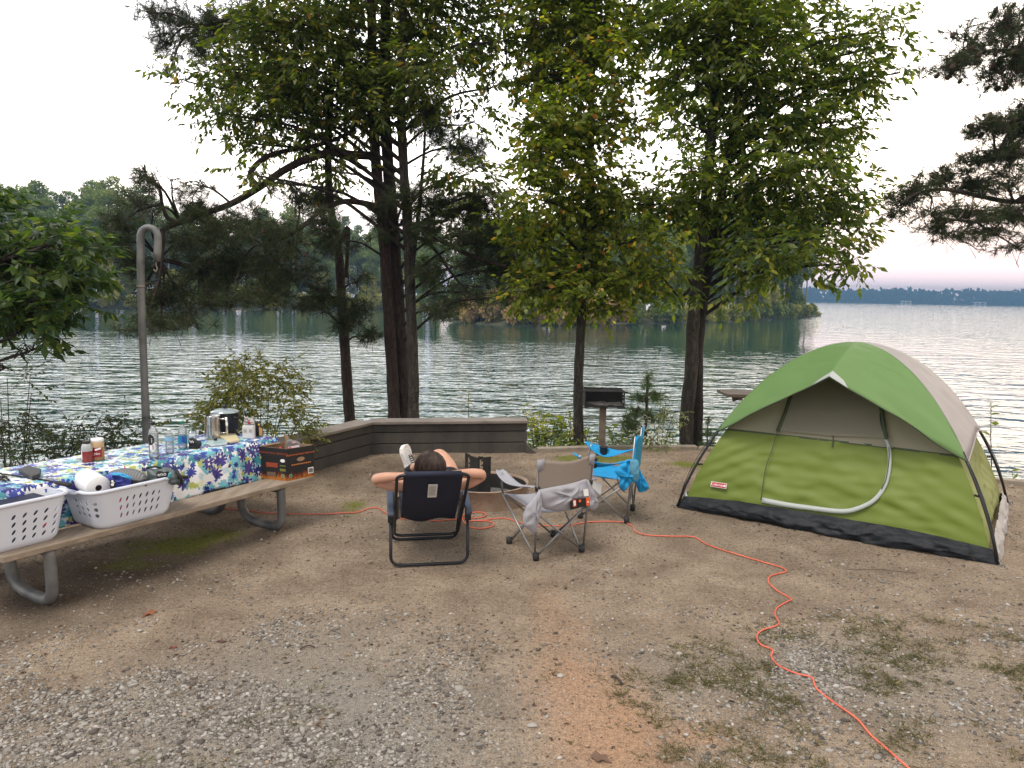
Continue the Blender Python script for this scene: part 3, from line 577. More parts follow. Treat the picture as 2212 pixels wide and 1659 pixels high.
leafy('leaves', E_, 210, .12, m_leafG, t, nper=7, wid=.42, tl=.26, twig_mat=m_twig, lobes=3)
# --- pine reaching in from the right
t = thing('pine_tree', 'pine whose cone laden boughs reach in at the upper right over the open lake', 'tree', (9.2, 10.2, -.5))
q = MB(); q.tube(cat([(9.3, 10.2, -1.5), (9.2, 10.2, 2.), (9.2, 10.3, 5.), (9.1, 10.2, 9)], 5), [.2]*6+[.17]*5+[.12]*5, 12); tp = [Vector((9.2, 10.2, 2.5+k*.3)) for k in range(18)]; q.obj('trunk', m_bark_pine, t, True)
E_ = EL([(2090, 90, 70, 50), (2170, 60, 60, 60), (2060, 140, 50, 24), (2150, 160, 60, 40), (2210, 130, 50, 60), (2230, 30, 60, 50), (2140, 270, 50, 30), (2200, 260, 50, 50), (2190, 340, 60, 40), (2110, 345, 60, 22), (2040, 385, 70, 26), (1975, 410, 50, 24), (2100, 400, 70, 30), (2180, 400, 60, 35), (1940, 440, 40, 20), (2010, 455, 60, 26), (2090, 460, 70, 26), (2180, 460, 60, 30), (2030, 490, 50, 18), (2130, 500, 50, 20), (2190, 530, 40, 22), (1930, 465, 24, 10), (2070, 510, 30, 14), (2260, 450, 60, 60), (2260, 250, 60, 80), (2380, 420, 90, 70), (2400, 200, 100, 90), (2500, 330, 110, 90), (2600, 100, 150, 100), (2350, 40, 100, 70)], 9.6, .6)
q = MB(); limb(q, [(2640, 520), (2450, 455), (2300, 430), (2190, 436), (2120, 425), (2050, 410), (1990, 415), (1945, 440)], 15, 5, 9.8, 9.5); limb(q, [(2640, 560), (2450, 505), (2300, 480), (2190, 470), (2110, 480), (2020, 470)], 9, 4, 9.8, 9.5); limb(q, [(2640, 200), (2450, 130), (2300, 100), (2200, 110), (2130, 110), (2060, 130)], 12, 5, 9.8, 9.5)
limb(q, [(2640, 430), (2450, 365), (2300, 340), (2220, 330), (2150, 345), (2090, 350)], 10, 4, 9.8, 9.6)
reach(q, tp+pts_px([(2190, 436), (2120, 425), (2050, 410), (1990, 415), (2110, 480), (2130, 110), (2200, 110), (2150, 345)], 9.6), E_, 7); q.obj('branches', m_bark_dark, t, True)
piney('needles', E_, 1250, m_needle, t, per=30, L=.12, twig_mat=m_twig, cones=.12, cone_mat=m_cone, keepthr=.40)

# ---------------------------------------------------------------- shrubs and plants on the bank
m_shrub = leafmat('shrub_leaves', [(0, (.07, .085, .015)), (.5, (.13, .14, .02)), (.9, (.20, .19, .03)), (1, (.26, .2, .04))], .4, .5, 1.5)
m_bramble = leafmat('bramble_leaves', [(0, (.025, .045, .016)), (.6, (.045, .07, .02)), (.95, (.08, .09, .025)), (1, (.12, .06, .03))], .35, .5, 1.4)
def shrub(name, label, ells_px, y, mat, ls, dens, base_px, zb=-.5, stems=9, nper=9, wid=.5, tl=.22, cat_='shrub', shell=.5, stem_mat=None):
    E_ = EL(ells_px, y, .35); bx = at(base_px[0], base_px[1], y).x; t = thing(name, label, cat_, (bx, y, zb)); q = MB()
    for c, r in E_+E_[:max(0, stems-len(E_))]:
        c = Vector(c)+Vector((random.uniform(-.1, .1), random.uniform(-.1, .1), r[2]*.4)); b0 = Vector((bx+random.uniform(-.06, .06), y+random.uniform(-.06, .06), zb)); md = b0.lerp(c, .5)+Vector((0, 0, .12))
        q.tube(cat([b0, md, c], 4), [.009, .009, .008, .008, .006, .005, .005, .004, .003], 5, cap=False)
    q.obj('stem', stem_mat or m_twig, t, True); leafy('leaves', E_, dens, ls, mat, t, nper=nper, tl=tl, wid=wid, twig_mat=m_twig, shell=shell); return t
shrub('leafy_shrub', 'yellow green shrub on the bank between the picnic table and the low wall', [(520, 800, 40, 30), (505, 840, 60, 36), (575, 820, 50, 40), (620, 840, 40, 30), (545, 880, 80, 45), (470, 890, 60, 36), (610, 890, 60, 40), (400, 900, 36, 14), (560, 930, 90, 40), (650, 920, 40, 24), (440, 915, 40, 24), (665, 880, 20, 10), (500, 775, 16, 14), (620, 940, 60, 24)], 8.6, m_shrub, .05, 520, (560, 985), -.6, 12, tl=.2, nper=9)
shrub('bramble_bush', 'dark arching brambles at the lower left between the tablecloth and the water', [(30, 985, 60, 26), (110, 985, 60, 24), (190, 965, 60, 26), (250, 950, 50, 20), (70, 930, 60, 16), (150, 930, 55, 16), (220, 905, 60, 12), (20, 910, 40, 20), (270, 925, 26, 16), (-60, 960, 60, 50)], 7.0, m_bramble, .040, 700, (120, 1010), -.6, 9, tl=.22, nper=8)
shrub('young_tree', 'thin leafy sapling at the left edge below the maple boughs', [(10, 830, 30, 26), (45, 815, 30, 18), (0, 870, 30, 20), (60, 850, 16, 10)], 7.6, m_bramble, .05, 300, (20, 1000), -.8, 5)
# white flowering shrub
m_wf = leafmat('pale_florets', [(0, (.55, .58, .48)), (.6, (.72, .74, .64)), (1, (.8, .8, .74))], .3, .7, .6); m_pale = leafmat('pale_leaves', [(0, (.13, .17, .06)), (.6, (.2, .24, .09)), (1, (.3, .32, .15))], .35, .6, 1.1)
LW = [(1430, 872, 32, 22), (1400, 880, 22, 16), (1450, 895, 24, 22), (1415, 905, 36, 24), (1445, 925, 28, 22), (1405, 935, 30, 20), (1425, 955, 30, 12)]
t = shrub('groundsel_shrub', 'shrub covered in white blossom left of the twin trunk', LW, 10.75, m_pale, .045, 620, (1425, 975), -.4, 8, tl=.12, wid=.35)
leafy('blossom', EL(LW[:6], 10.7, .35), 520, .026, m_wf, t, nper=8, tl=.1, wid=.8, shell=.35)
# young pine
t = thing('young_pine', 'knee high young pine growing right of the grill post', 'tree', at(1393, 975, 10.9)); q = MB(); q.tube(cat(pts_px([(1393, 985), (1395, 920), (1397, 870), (1399, 820)], 10.9), 4), .02, 7)
E_ = EL([(1398, 825, 14, 22), (1385, 860, 34, 14), (1415, 855, 26, 12), (1372, 890, 34, 12), (1365, 925, 34, 14), (1400, 900, 26, 20), (1355, 905, 20, 14), (1385, 955, 36, 10)], 10.9, .25); reach(q, pts_px([(1395, 940), (1396, 900), (1397, 870), (1398, 840)], 10.9), E_, 4); q.obj('trunk', m_twig, t, True)
piney('needles', E_, 800, m_needle_l, t, per=30, L=.13, keepthr=.2)
t = thing('pine_seedling', 'small feathery pine seedling between the twin trunk and the tent', 'tree', at(1527, 985, 10.6)); q = MB(); q.tube(pts_px([(1527, 1000), (1528, 940), (1530, 900)], 10.6), .009, 6); q.obj('stem', m_twig, t, True)
piney('needles', EL([(1530, 908, 7, 14), (1528, 935, 18, 10), (1528, 960, 24, 12), (1530, 985, 30, 12)], 10.6, .12), 1500, m_needle_l, t, per=18, L=.07, keepthr=0)
# weeds: two kinds of flowering plant, copied along the bank
m_weed = leafmat('weed_leaves', [(0, (.09, .13, .02)), (.5, (.15, .2, .03)), (1, (.26, .27, .06))], .4, .5, 1.4); m_yel = leafmat('goldenrod_florets', [(0, (.55, .40, .05)), (1, (.7, .6, .12))], .3, .7, .8)
def weed(name, mat, fl, h=.75, n=15):
    t = thing(name, None, 'weed'); q = MB(); PV, PF, off = [], [], 0; FP = []
    for k in range(5):
        a = random.random()*6.28; b0 = Vector((math.cos(a)*.05, math.sin(a)*.05, -.05)); tip = Vector((math.cos(a)*.2, math.sin(a)*.2, h*(.6+.4*random.random())))
        P = cat([b0, b0.lerp(tip, .5)+Vector((0, 0, .05)), tip], 5); q.tube(P, [lerp(.006, .002, i/(len(P)-1)) for i in range(len(P))], 5, cap=False)
        A = np.array([tuple(P[min(len(P)-1, int(i*len(P)/n))]) for i in range(n)]); D = rng.normal(size=(n, 3)); D[:, 2] = .25
        V, Fc = leaves_np(A, D, .085+.05*rng.random(n), .3); PV.append(V); PF.append(Fc+off); off += len(V); FP.append(tip)
    q.obj('stem', m_twig, t, True); npmesh('leaves', np.concatenate(PV), np.concatenate(PF), mat, t)
    if fl is not None:
        c = np.concatenate([rng.normal(size=(14, 3))*np.array([.03, .03, .055])+np.array(tuple(p)) for p in FP]); V, Fc = leaves_np(c, rng.normal(size=c.shape), np.full(len(c), .024), .8); npmesh('blossom', V, Fc, fl, t)
    return t
W1 = weed('goldenrod', m_weed, m_yel, .62); W2 = weed('weed_plant', m_weed, m_wf, .5); W3 = weed('leafy_weed', m_weed, None, .5)
used = set()
def wplant(o, x, y, z, s, label, group):
    if o.name in used: o = clone(o, (x, y, z), random.random()*6.28, s, label, group); return
    used.add(o.name); o.location = (x, y, z); o.scale = (s, s, s); o['label'] = label; o['group'] = group
for px, py, y, k, s in ((1160, 975, 10.8, 0, 1.), (1180, 975, 11.2, 0, 1.2), (1205, 975, 10.7, 1, 1.1), (1225, 975, 10.9, 0, .95), (1240, 975, 10.6, 2, .9), (1150, 978, 10.5, 2, .7), (1192, 978, 10.5, 2, .9), (1215, 978, 10.45, 2, .8), (1270, 975, 10.7, 1, .8), (1290, 972, 10.9, 1, .8), (1315, 972, 10.8, 1, .75), (1340, 972, 10.9, 1, .7), (1360, 972, 11., 2, .8), (1378, 972, 10.75, 0, .85), (1325, 972, 10.6, 2, .5), (1450, 975, 10.7, 2, .6), (1540, 985, 10.7, 1, .6), (1170, 975, 11.5, 1, 1.3), (1262, 975, 11.3, 1, 1.), (1232, 972, 11.4, 2, 1.2), (1165, 975, 11., 2, 1.1), (1140, 977, 10.9, 2, .9), (1200, 975, 11.5, 2, 1.2), (1285, 975, 11.2, 2, .9), (1305, 975, 11.1, 2, .8), (1350, 972, 11.3, 2, .95), (1330, 972, 11.2, 1, .9), (1380, 972, 10.6, 2, .6), (1465, 975, 11.2, 2, .8), (1555, 985, 11.2, 2, .7)):
    p = at(px, py, y); o = (W1, W2, W3)[k]
    wplant(o, p.x, y, -.42, s*1.25, ('yellow flowered goldenrod on the bank beside the sweetgum trunk', 'bushy weed dotted with white florets behind the timber edging', 'plain leafy green weed behind the timber edging')[k], 'weeds on the bank behind the timber edging')
for px, y, s, k in ((640, 9.6, .5, 2), (680, 10.2, .7, 2), (695, 10.4, .6, 2), (905, 10.5, .5, 2), (955, 10.6, .7, 2), (975, 10.7, .6, 2), (860, 10.3, .55, 2)):
    wplant((W1, W2, W3)[k], at(px, 940, y).x, y, -.1 if px > 660 else -.2, s*1.2, 'leafy sprig rising behind the cap of the low wall', 'weeds behind the low wall')
for px, y, s, k in ((2185, 9.3, .8, 1), (2215, 9., .8, 2), (2160, 9.6, .9, 1), (2235, 9.2, .9, 1), (2140, 9.4, .7, 2)):
    wplant((W1, W2, W3)[k], at(px, 940, y).x, y, -.55, s*1.2, 'scrubby weed at the water edge right of the tent', 'weeds right of the tent')
# two tall stalks that stand clear against the water
for nm, px, p0, p1, y, lab, fl in (('dog_fennel', 1012, 925, 845, 10.6, 'thin stalk with a pale feathery head above the low wall', m_wf), ('tall_stalk', 2140, 1010, 868, 9.2, 'thin stalk with a few big leaves standing right of the tent top', m_pale)):
    t = thing(nm, lab, 'weed', at(px, p0, y)); q = MB(); q.tube(pts_px([(px+2, p0), (px, (p0+p1)/2), (px+1, p1)], y), [.006, .005, .003], 5); q.obj('stem', m_twig, t, True)
    A = np.array([tuple(at(px+random.uniform(-3, 3), lerp(p1, p0, random.random()*(.4 if nm == 'dog_fennel' else .7)), y)) for _ in range(70)]); D = rng.normal(size=A.shape); V, Fc = leaves_np(A, D, np.full(70, .03 if nm == 'dog_fennel' else .025), .4); npmesh('florets', V, Fc, fl, t)
    A = np.array([tuple(at(px, lerp(p1, p0, u), y)) for u in (.1, .2, .32, .5, .7)]); D = np.array([[1, 0, .5], [1, 0, .2], [1, .2, -.1], [-1, 0, .3], [1, 0, .1]]); V, Fc = leaves_np(A, D, np.full(5, .13 if nm != 'dog_fennel' else .07), .45); npmesh('leaves', V, Fc, m_weed, t)
# low ground cover on the bank, uncountable
xs = rng.uniform(-6, 9, 60000); ys = rng.uniform(5, 12.5, 60000); d = edge_d(xs, ys); k = (d > .16) & (d < 2.2) & (fbm(xs, ys, 1.4, 3, 40) > .42); xs, ys = xs[k], ys[k]; n = len(xs)
P = np.stack([xs, ys, height(xs, ys)], 1); D = rng.normal(size=(n, 3))*.5; D[:, 2] = 1
V, Fc = leaves_np(P, D, .08+.12*rng.random(n), .16, .2, .2); tag(npmesh('bank_undergrowth', V, Fc, m_weed), 'grass and low undergrowth covering the bank', kind='stuff')
# ================================================================ low wall, edging, pole, grill, fire ring
m_wallwood = M('weathered_planks', (.042, .038, .033), .85, col2=(.068, .060, .050), vs=5, bump=.5, bs=30, stretch=(1, 1, .3)); m_cap = M('grey_cap_board', (.15, .128, .108), .8, col2=(.21, .18, .155), vs=4, bump=.3, bs=30)
t = thing('retaining_wall', 'low grey board wall with a flat cap bending behind the campsite', 'wall', (-1.8, 9.7, 0))
W3 = [Vector((.2, 10.05, 0)), Vector((-1.82, 9.72, 0)), Vector((-3.02, 7.25, 0))]
for i in (0, 1):
    a, b_ = W3[i], W3[i+1]; d_ = (b_-a).normalized(); n_ = Vector((-d_.y, d_.x, 0)); n_ = n_ if n_.y < 0 else -n_; L = (b_-a).length; c = (a+b_)/2
    for k, (z0, z1, o) in enumerate(((-.05, .135, .0), (.14, .285, .002), (.29, .40, -.002))):
        q = MB(); q.box(c+Vector((0, 0, (z0+z1)/2))-n_*(.06-o), (L+(.05 if i else .03), .12, z1-z0-.006), (d_, n_, Vector((0, 0, 1)))); q.obj('wall_board', m_wallwood, t, bevel=.006)
    q = MB(); q.box(c+Vector((0, 0, .42))-n_*.09, (L+(.04 if i == 0 else .02), .30, .036 if i == 0 else .034), (d_, n_, Vector((0, 0, 1)))); q.obj('cap_board', m_cap, t, bevel=.005)
q = MB(); q.prism([(.2, 9.985, -.05), (.2, 9.985, .13), (.36, 9.985, -.02)], (0, .1, 0)); q.obj('end_board', m_wallwood, t, bevel=.004)
m_timber = M('old_timber', (.20, .165, .13), .9, col2=(.30, .255, .20), vs=6, bump=.5, bs=25)
TP = [((.36, 10.12), (1.12, 10.30)), ((1.16, 10.31), (1.72, 10.40)), ((1.76, 10.41), (2.60, 10.47)), ((2.63, 10.44), (4.2, 9.62)), ((4.24, 9.6), (5.6, 8.9)), ((5.64, 8.88), (7.4, 7.99))]
TL = ('short edging timber touching the end of the low wall', 'edging timber in front of the grill post', 'pale edging timber at the foot of the twin trunk', 'edging timber running behind the tent left side', 'edging timber hidden mostly behind the tent', 'edging timber at the right beyond the tent, beside the water')
for (a, b_), lb in zip(TP, TL):
    a = Vector((*a, 0)); b_ = Vector((*b_, 0)); d_ = (b_-a).normalized(); n_ = Vector((-d_.y, d_.x, 0)); q = MB(); q.box((a+b_)/2+Vector((0, 0, -.02)), ((b_-a).length, .13, .14), (d_, n_, Vector((0, 0, 1))))
    tag(q.obj('edging_timber', m_timber, bevel=.01), lb, 'timber', 'timbers edging the camp pad')
# lantern pole
m_galv = M('galvanised_pipe', (.11, .115, .115), .55, .3, col2=(.19, .19, .185), vs=7, bump=.1, bs=60); m_galvb = M('rusty_galvanised', (.16, .15, .14), .7, .3, col2=(.26, .22, .18), vs=14)
t = thing('lantern_pole', 'grey steel lantern pole with a hooked top behind the picnic table', 'pole', at(316, 950, 7.05))
def pp(px, py): return at(px, py, 7.05)
P = [Vector((pp(318, 950).x, 7.05, -.35)), pp(317, 950), pp(311, 800), pp(305.5, 650), pp(304, 590), pp(304, 545)]
c_ = pp(322.5, 512); rad_ = 18.5*7.05/F
arc = [c_+Vector((-math.cos(a)*rad_, 0, math.sin(a)*rad_*1.05)) for a in [math.pi*k/10 for k in range(11)]]
P2 = cat(P, 4)+arc+[pp(340.5, 545), pp(338.5, 564)]
q = MB(); q.tube(P2, [.036 if p.z < 1.05 else .033 for p in P2], 18); q.obj('pipe', m_galv, t, True)
q = MB(); q.tube([pp(338, 564), pp(337, 572), pp(340, 580), pp(337, 588), pp(332, 582)], .007, 7); q.obj('hook', m_galvb, t, True)
q = MB(); q.tube([pp(304.3, 617), pp(304.5, 621)], .036, 18); q.obj('collar', m_galvb, t, True)
# grill
m_blk = M('sooty_steel', (.010, .0095, .009), .9, 0, col2=(.022, .02, .019), vs=9, bump=.2, bs=60); m_post = M('rusty_post', (.10, .075, .06), .75, .2, col2=(.17, .13, .10), vs=10); m_ash = M('ash', (.16, .15, .14), .95, col2=(.05, .05, .05), vs=25, bump=.6)
gx, gy = 1.215, 10.0; t = thing('park_grill', 'black box grill on a steel post behind the blue chair', 'grill', (gx, gy, -.1)); x0, x1, y0, y1, z0, z1 = .965, 1.485, 9.86, 10.2, .655, .875
q = MB(); q.box((gx+.01, 10.03, z0), (x1-x0+.02, y1-y0, .012)); q.box((gx+.01, y1, (z0+z1)/2), (x1-x0, .008, z1-z0)); q.box((x0, 10.03, (z0+z1)/2), (.008, y1-y0-.01, z1-z0-.01)); q.box((gx+.01, y0, z0+.012), (x1-x0, .01, .03))
for i in range(2): q.box((x1-.002, 9.93+i*.19, (z0+z1)/2), (.008, .10 if i else .09, z1-z0-.012))
for i in range(4): q.box((x1-.002, 10.005, z0+.03+i*.055), (.007, .05, .022))
q.obj('firebox', m_blk, t, bevel=.003)
q = MB(); [q.tube([(x0+.01, y0+.03+k*.024, z1-.015), (x1-.01, y0+.03+k*.024, z1-.015)], .005, 6) for k in range(13)]; q.tube([(x0-.08, 9.93, z1-.02), (x0+.01, 9.93, z1-.02)], .009, 8); q.tube([(x1, 9.93, z1-.02), (x1+.045, 9.93, z1-.02)], .009, 8); q.box((gx+.01, 9.875, z1-.012), (x1-x0-.01, .02, .012)); q.obj('cooking_grate', m_blk, t, True)
q = MB(); q.box((gx, 9.99, .27), (.085, .085, .78)); q.obj('post', m_post, t, bevel=.01); q = MB(); q.box((gx, 9.99, -.02), (.15, .15, .24)); q.obj('post_sleeve', m_blk, t, bevel=.006)
q = MB(); q.grid(lambda u, v: Vector((lerp(x0+.02, x1-.02, u), lerp(y0+.03, y1-.02, v), z0+.015+.03*vn(u*9, v*5, 1, 4))), 14, 8); q.obj('ash', m_ash, t, True)
# fire ring
m_rust = M('rusty_ring', (.24, .16, .11), .8, .1, col2=(.36, .27, .20), vs=5, bump=.3, bs=30)
fc = Vector((-.27, 7.60, 0)); t = thing('fire_ring', 'rusty steel fire ring with black notched plates standing in it', 'fire pit', fc); RR = .45
q = MB(); q.lathe([(RR, -.02), (RR, .19), (RR+.014, .2), (RR-.006, .205), (RR-.012, .18), (RR-.012, -.01)], fc, 48, cap=False); q.obj('ring', m_rust, t, True)
q = MB(); q.lathe([(RR-.02, .03), (.2, .05), (.0, .045)], fc, 32, cap=False); q.obj('ash_bed', m_ash, t, True)
q = MB(); q.lathe([(RR-.014, .02), (RR-.014, .178)], fc, 48, cap=False); q.obj('inner_liner', m_blk, t, True)
Pa, Pb, Pc = at(1004, 1075, 7.45), at(1032, 1082, 7.3), at(1059, 1080, 7.36)
q = MB()
for a, b_, s0 in ((Pa, Pb, .3), (Pb, Pc, .25)):
    X = Vector((b_.x-a.x, b_.y-a.y, 0)); L = X.length; X.normalize(); n_ = Vector((-X.y, X.x, 0)); a = Vector((a.x, a.y, 0))
    for u0_, u1_, za, zb in ((0, s0*L-.018, .05, .525), (s0*L+.018, L, .05, .51)): q.box(a+X*(u0_+u1_)/2+Vector((0, 0, (za+zb)/2)), (u1_-u0_, .006, zb-za), (X, n_, Vector((0, 0, 1))))
    q.box(a+X*(s0*L)+Vector((0, 0, .175)), (.036, .0055, .25), (X, n_, Vector((0, 0, 1)))); q.box(a+X*(s0*L)+Vector((0, 0, .505)), (.036, .0055, .03), (X, n_, Vector((0, 0, 1))))
    for k in range(4): q.box(a+X*(s0*L+.008)+Vector((0, 0, .335+k*.048)), (.02, .0055, .016), (X, n_, Vector((0, 0, 1))))
q.obj('notched_plate', m_blk, t)
m_log = M('bark_log', (.05, .035, .028), .9, col2=(.09, .065, .05), vs=8, bump=1, bs=18, stretch=(1, 1, .3))
q = MB(); a, b_ = Vector((-.72, 7.9, .2)), Vector((-.36, 7.95, .24)); P = [a.lerp(b_, k/14) for k in range(15)]; q.tube(P, [.05+.008*(k % 2) for k in range(15)], 12); tag(q.obj('log', m_log, None, True), 'dark ridged log lying on the far rim of the fire ring', 'log')
# second picnic table glimpsed behind the tent
m_oldwood = M('brown_bench_wood', (.11, .085, .06), .85, col2=(.17, .135, .10), vs=5, bump=.3, stretch=(.4, 3, 1))
p = at(1565, 855, 10.95); t = thing('picnic_table', 'brown wooden picnic table corner sticking out behind the tent left shoulder', 'picnic table', (p.x+.7, 10.95, -.4))
for k in range(4): q = MB(); q.box((p.x+.85, 10.85+k*.15, .72), (1.7, .14, .045)); q.obj('table_board', m_oldwood, t, bevel=.005)
for dx in (.75, 1.45):
    q = MB(); q.box((p.x+dx, 11.08, .665), (.06, .6, .06)); q.tube([(p.x+dx, 10.85, .66), (p.x+dx+.02, 10.75, -.9)], .03, 8); q.tube([(p.x+dx, 11.3, .66), (p.x+dx+.02, 11.45, -1.1)], .03, 8); q.obj('leg', m_oldwood, t, bevel=.004)
q = MB(); q.box((p.x+.2, 11.08, .675), (.06, .5, .05)); q.prism([(p.x+.1, 10.9, .695), (p.x+.32, 10.9, .695), (p.x+.12, 10.9, .62)], (0, .05, 0)); q.obj('bracket', m_oldwood, t)
for yy in (10.55, 11.65):
    q = MB(); q.box((p.x+1.4, yy, .25), (1.2, .24, .04)); q.obj('bench_seat', m_oldwood, t, bevel=.004)

# ================================================================ picnic table with cloth
tt = Vector((-.515, -.857, 0)); tn = Vector((-.857, .515, 0)); E0 = Vector((-1.77, 6.73, 0)); ZZ = Vector((0, 0, 1))
def T(a, n_, z=0): return E0+tt*a+tn*n_+ZZ*z
m_bench = M('bench_board', (.215, .165, .12), .8, col2=(.30, .245, .19), vs=3, bump=.25, bs=40, stretch=(6, 1.2, 6)); m_boardraw = M('raw_table_board', (.36, .22, .12), .8, col2=(.46, .30, .18), vs=5, bump=.2, stretch=(4, 1, 4))
t = thing('picnic_table', 'long picnic table with pipe frame and a floral cloth over its top', 'picnic table', T(1.2, .6))
for n0, lb in ((.14, None), (1.28, None)): q = MB(); q.box(T(1.3, n0, .42), (2.6, .27, .04), (tt, tn, ZZ)); q.obj('bench_seat', m_bench, t, bevel=.006)
q = MB(); q.box(T(1.33, .70, .735), (2.42, .66, .04), (tt, tn, ZZ)); q.obj('tabletop', m_boardraw, t, bevel=.004)
q = MB(); q.box(T(1.33, .40, .50), (2.3, .03, .10), (tt, tn, ZZ)); q.obj('side_rail', m_boardraw, t, bevel=.004)
for a0 in (.34, 2.29):
    q = MB()
    for s in (0, 1):       # each side: a J shaped foot loop under the bench
        f_ = (lambda n_: n_) if s == 0 else (lambda n_: 1.42-n_)
        P = [T(a0, f_(.07), .40), T(a0, f_(.06), .16), T(a0, f_(.08), .07), T(a0, f_(.17), .032), T(a0, f_(.42), .036), T(a0, f_(.54), .085), T(a0, f_(.59), .2), T(a0, f_(.60), .5), T(a0, f_(.60), .71)]
        q.tube(cat(P, 5), .038, 16)
    q.tube([T(a0, .06, .375), T(a0, 1.36, .375)], .022, 10); q.box(T(a0, .72, .375), (.05, 1.3, .05), (tt, tn, ZZ)); q.box(T(a0, .71, .695), (.05, .56, .04), (tt, tn, ZZ)); q.obj('pipe_frame', m_galv, t, True)
# cloth
m_cloth, nt, b = newmat('floral_cloth'); uv = nd(nt, 'ShaderNodeUVMap'); base = None
def flowers(prev, scale, petals, rad, cols, seed, thr=.0, inner=.45):
    mp = nd(nt, 'ShaderNodeMapping'); mp.inputs['Scale'].default_value = (scale, scale, 1); mp.inputs['Location'].default_value = (seed*1.37, seed*.71, 0); lk(nt, uv.outputs[0], mp.inputs['Vector'])
    nz = nd(nt, 'ShaderNodeTexNoise', Scale=4.5, Detail=2); lk(nt, mp.outputs[0], nz.inputs['Vector']); av = nd(nt, 'ShaderNodeMixRGB', blend_type='ADD'); av.inputs[0].default_value = .13; lk(nt, mp.outputs[0], av.inputs[1]); lk(nt, nz.outputs['Color'], av.inputs[2])
    v = nd(nt, 'ShaderNodeTexVoronoi', Scale=1., voronoi_dimensions='2D'); v.inputs['Randomness'].default_value = .85; lk(nt, av.outputs[0], v.inputs['Vector'])
    sb = nd(nt, 'ShaderNodeVectorMath', operation='SUBTRACT'); lk(nt, av.outputs[0], sb.inputs[0]); lk(nt, v.outputs['Position'], sb.inputs[1])
    s2 = nd(nt, 'ShaderNodeSeparateXYZ'); lk(nt, sb.outputs[0], s2.inputs[0]); a = nd(nt, 'ShaderNodeMath', operation='ARCTAN2'); lk(nt, s2.outputs['Y'], a.inputs[0]); lk(nt, s2.outputs['X'], a.inputs[1])
    def ma(op, x, y): k = nd(nt, 'ShaderNodeMath', operation=op); [(lk(nt, z, k.inputs[i]) if not isinstance(z, (int, float)) else setattr(k.inputs[i], 'default_value', z)) for i, z in enumerate((x, y)) if z is not None]; return k.outputs[0]
    rc = nd(nt, 'ShaderNodeSeparateColor'); lk(nt, v.outputs['Color'], rc.inputs[0])
    c_ = ma('COSINE', ma('ADD', ma('MULTIPLY', a.outputs[0], petals), ma('MULTIPLY', rc.outputs[0], 6.)), None)
    edge = ma('MULTIPLY', ma('ADD', ma('MULTIPLY', ma('ABSOLUTE', c_, None), inner), 1-inner), ma('MULTIPLY', ma('ADD', ma('MULTIPLY', rc.outputs[1], .6), .6), rad))
    msk = ma('LESS_THAN', v.outputs['Distance'], edge)
    if thr: msk = ma('MULTIPLY', msk, ma('GREATER_THAN', rc.outputs[2], thr))
    cr = ramp(nt, cols, 'CONSTANT'); lk(nt, rc.outputs[1], cr.inputs[0]); k = nd(nt, 'ShaderNodeMixRGB'); lk(nt, msk, k.inputs[0])
    if prev is None: k.inputs[1].default_value = (.80, .82, .84, 1)
    else: lk(nt, prev, k.inputs[1])
    lk(nt, cr.outputs[0], k.inputs[2]); return k.outputs[0]
navy, blue, vio, teal, aqua, olive, lil = (.015, .025, .16), (.035, .06, .36), (.06, .035, .22), (.05, .27, .33), (.16, .50, .60), (.42, .47, .12), (.35, .36, .62)
c = flowers(None, 13, 2, .50, [(0, olive), (.18, (.50, .66, .74)), (.55, (.7, .74, .5)), (.75, (.2, .40, .5))], 3, .35)
c = flowers(c, 8., 4, .56, [(0, aqua), (.35, teal), (.6, aqua), (.8, lil)], 1, .25)
c = flowers(c, 17, 3, .46, [(0, (.25, .45, .62)), (.45, blue), (.75, olive)], 7, .3)
c = flowers(c, 7.5, 5, .50, [(0, blue), (.3, navy), (.55, vio), (.75, blue), (.9, teal)], 2, .18, .5)
c = flowers(c, 26, 2, .42, [(0, (.78, .8, .84)), (.35, aqua), (.6, blue), (.8, navy)], 5, .5)
lk(nt, c, b.inputs['Base Color']); b.inputs['Roughness'].default_value = .45
me = bpy.data.meshes.new('tablecloth'); na, nn = 130, 70; A0, A1, N0, N1, DR = .125, 2.56, .355, 1.045, .345; vs, uvs = [], []
for j in range(nn+1):
    for i in range(na+1):
        a = lerp(A0-DR, A1+DR, i/na); n_ = lerp(N0-DR, N1+DR, j/nn); da = max(A0-a, a-A1, 0); dn = max(N0-n_, n_-N1, 0)
        ac = min(max(a, A0), A1); nc = min(max(n_, N0), N1); dd = max(da, dn); z = .764-(dd if dd > 0 else 0)+.003*math.sin(a*9)*math.cos(n_*11)
        fl = .012*math.sin(a*21+n_*5)*min(1, dd*6)+.02*min(1, dd*8)+.008*math.sin(a*47)*min(1, dd*5)
        if dn > 0: nc += (-1 if n_ < N0 else 1)*(fl+.3*min(da, dn))
        if da > 0: ac += (-1 if a < A0 else 1)*(.02+.012*math.sin(n_*25)*min(1, dd*6)+.3*min(da, dn))
        if 0 < dd < .02: z = .764-dd*.5
        vs.append(tuple(T(ac, nc, z-(.015*math.sin(a*5+1) if dn > .25 else 0)))); uvs.append((a, n_))
fs = [(j*(na+1)+i, j*(na+1)+i+1, (j+1)*(na+1)+i+1, (j+1)*(na+1)+i) for j in range(nn) for i in range(na)]
me.from_pydata(vs, [], fs); ul = me.uv_layers.new(name='UVMap')
for l in me.loops: ul.data[l.index].uv = uvs[l.vertex_index]
cl = link('tablecloth', me, m_cloth, None, True); tag(cl, 'blue, teal and olive floral cloth draped over the picnic table', 'tablecloth'); md = cl.modifiers.new('s', 'SOLIDIFY'); md.thickness = .003
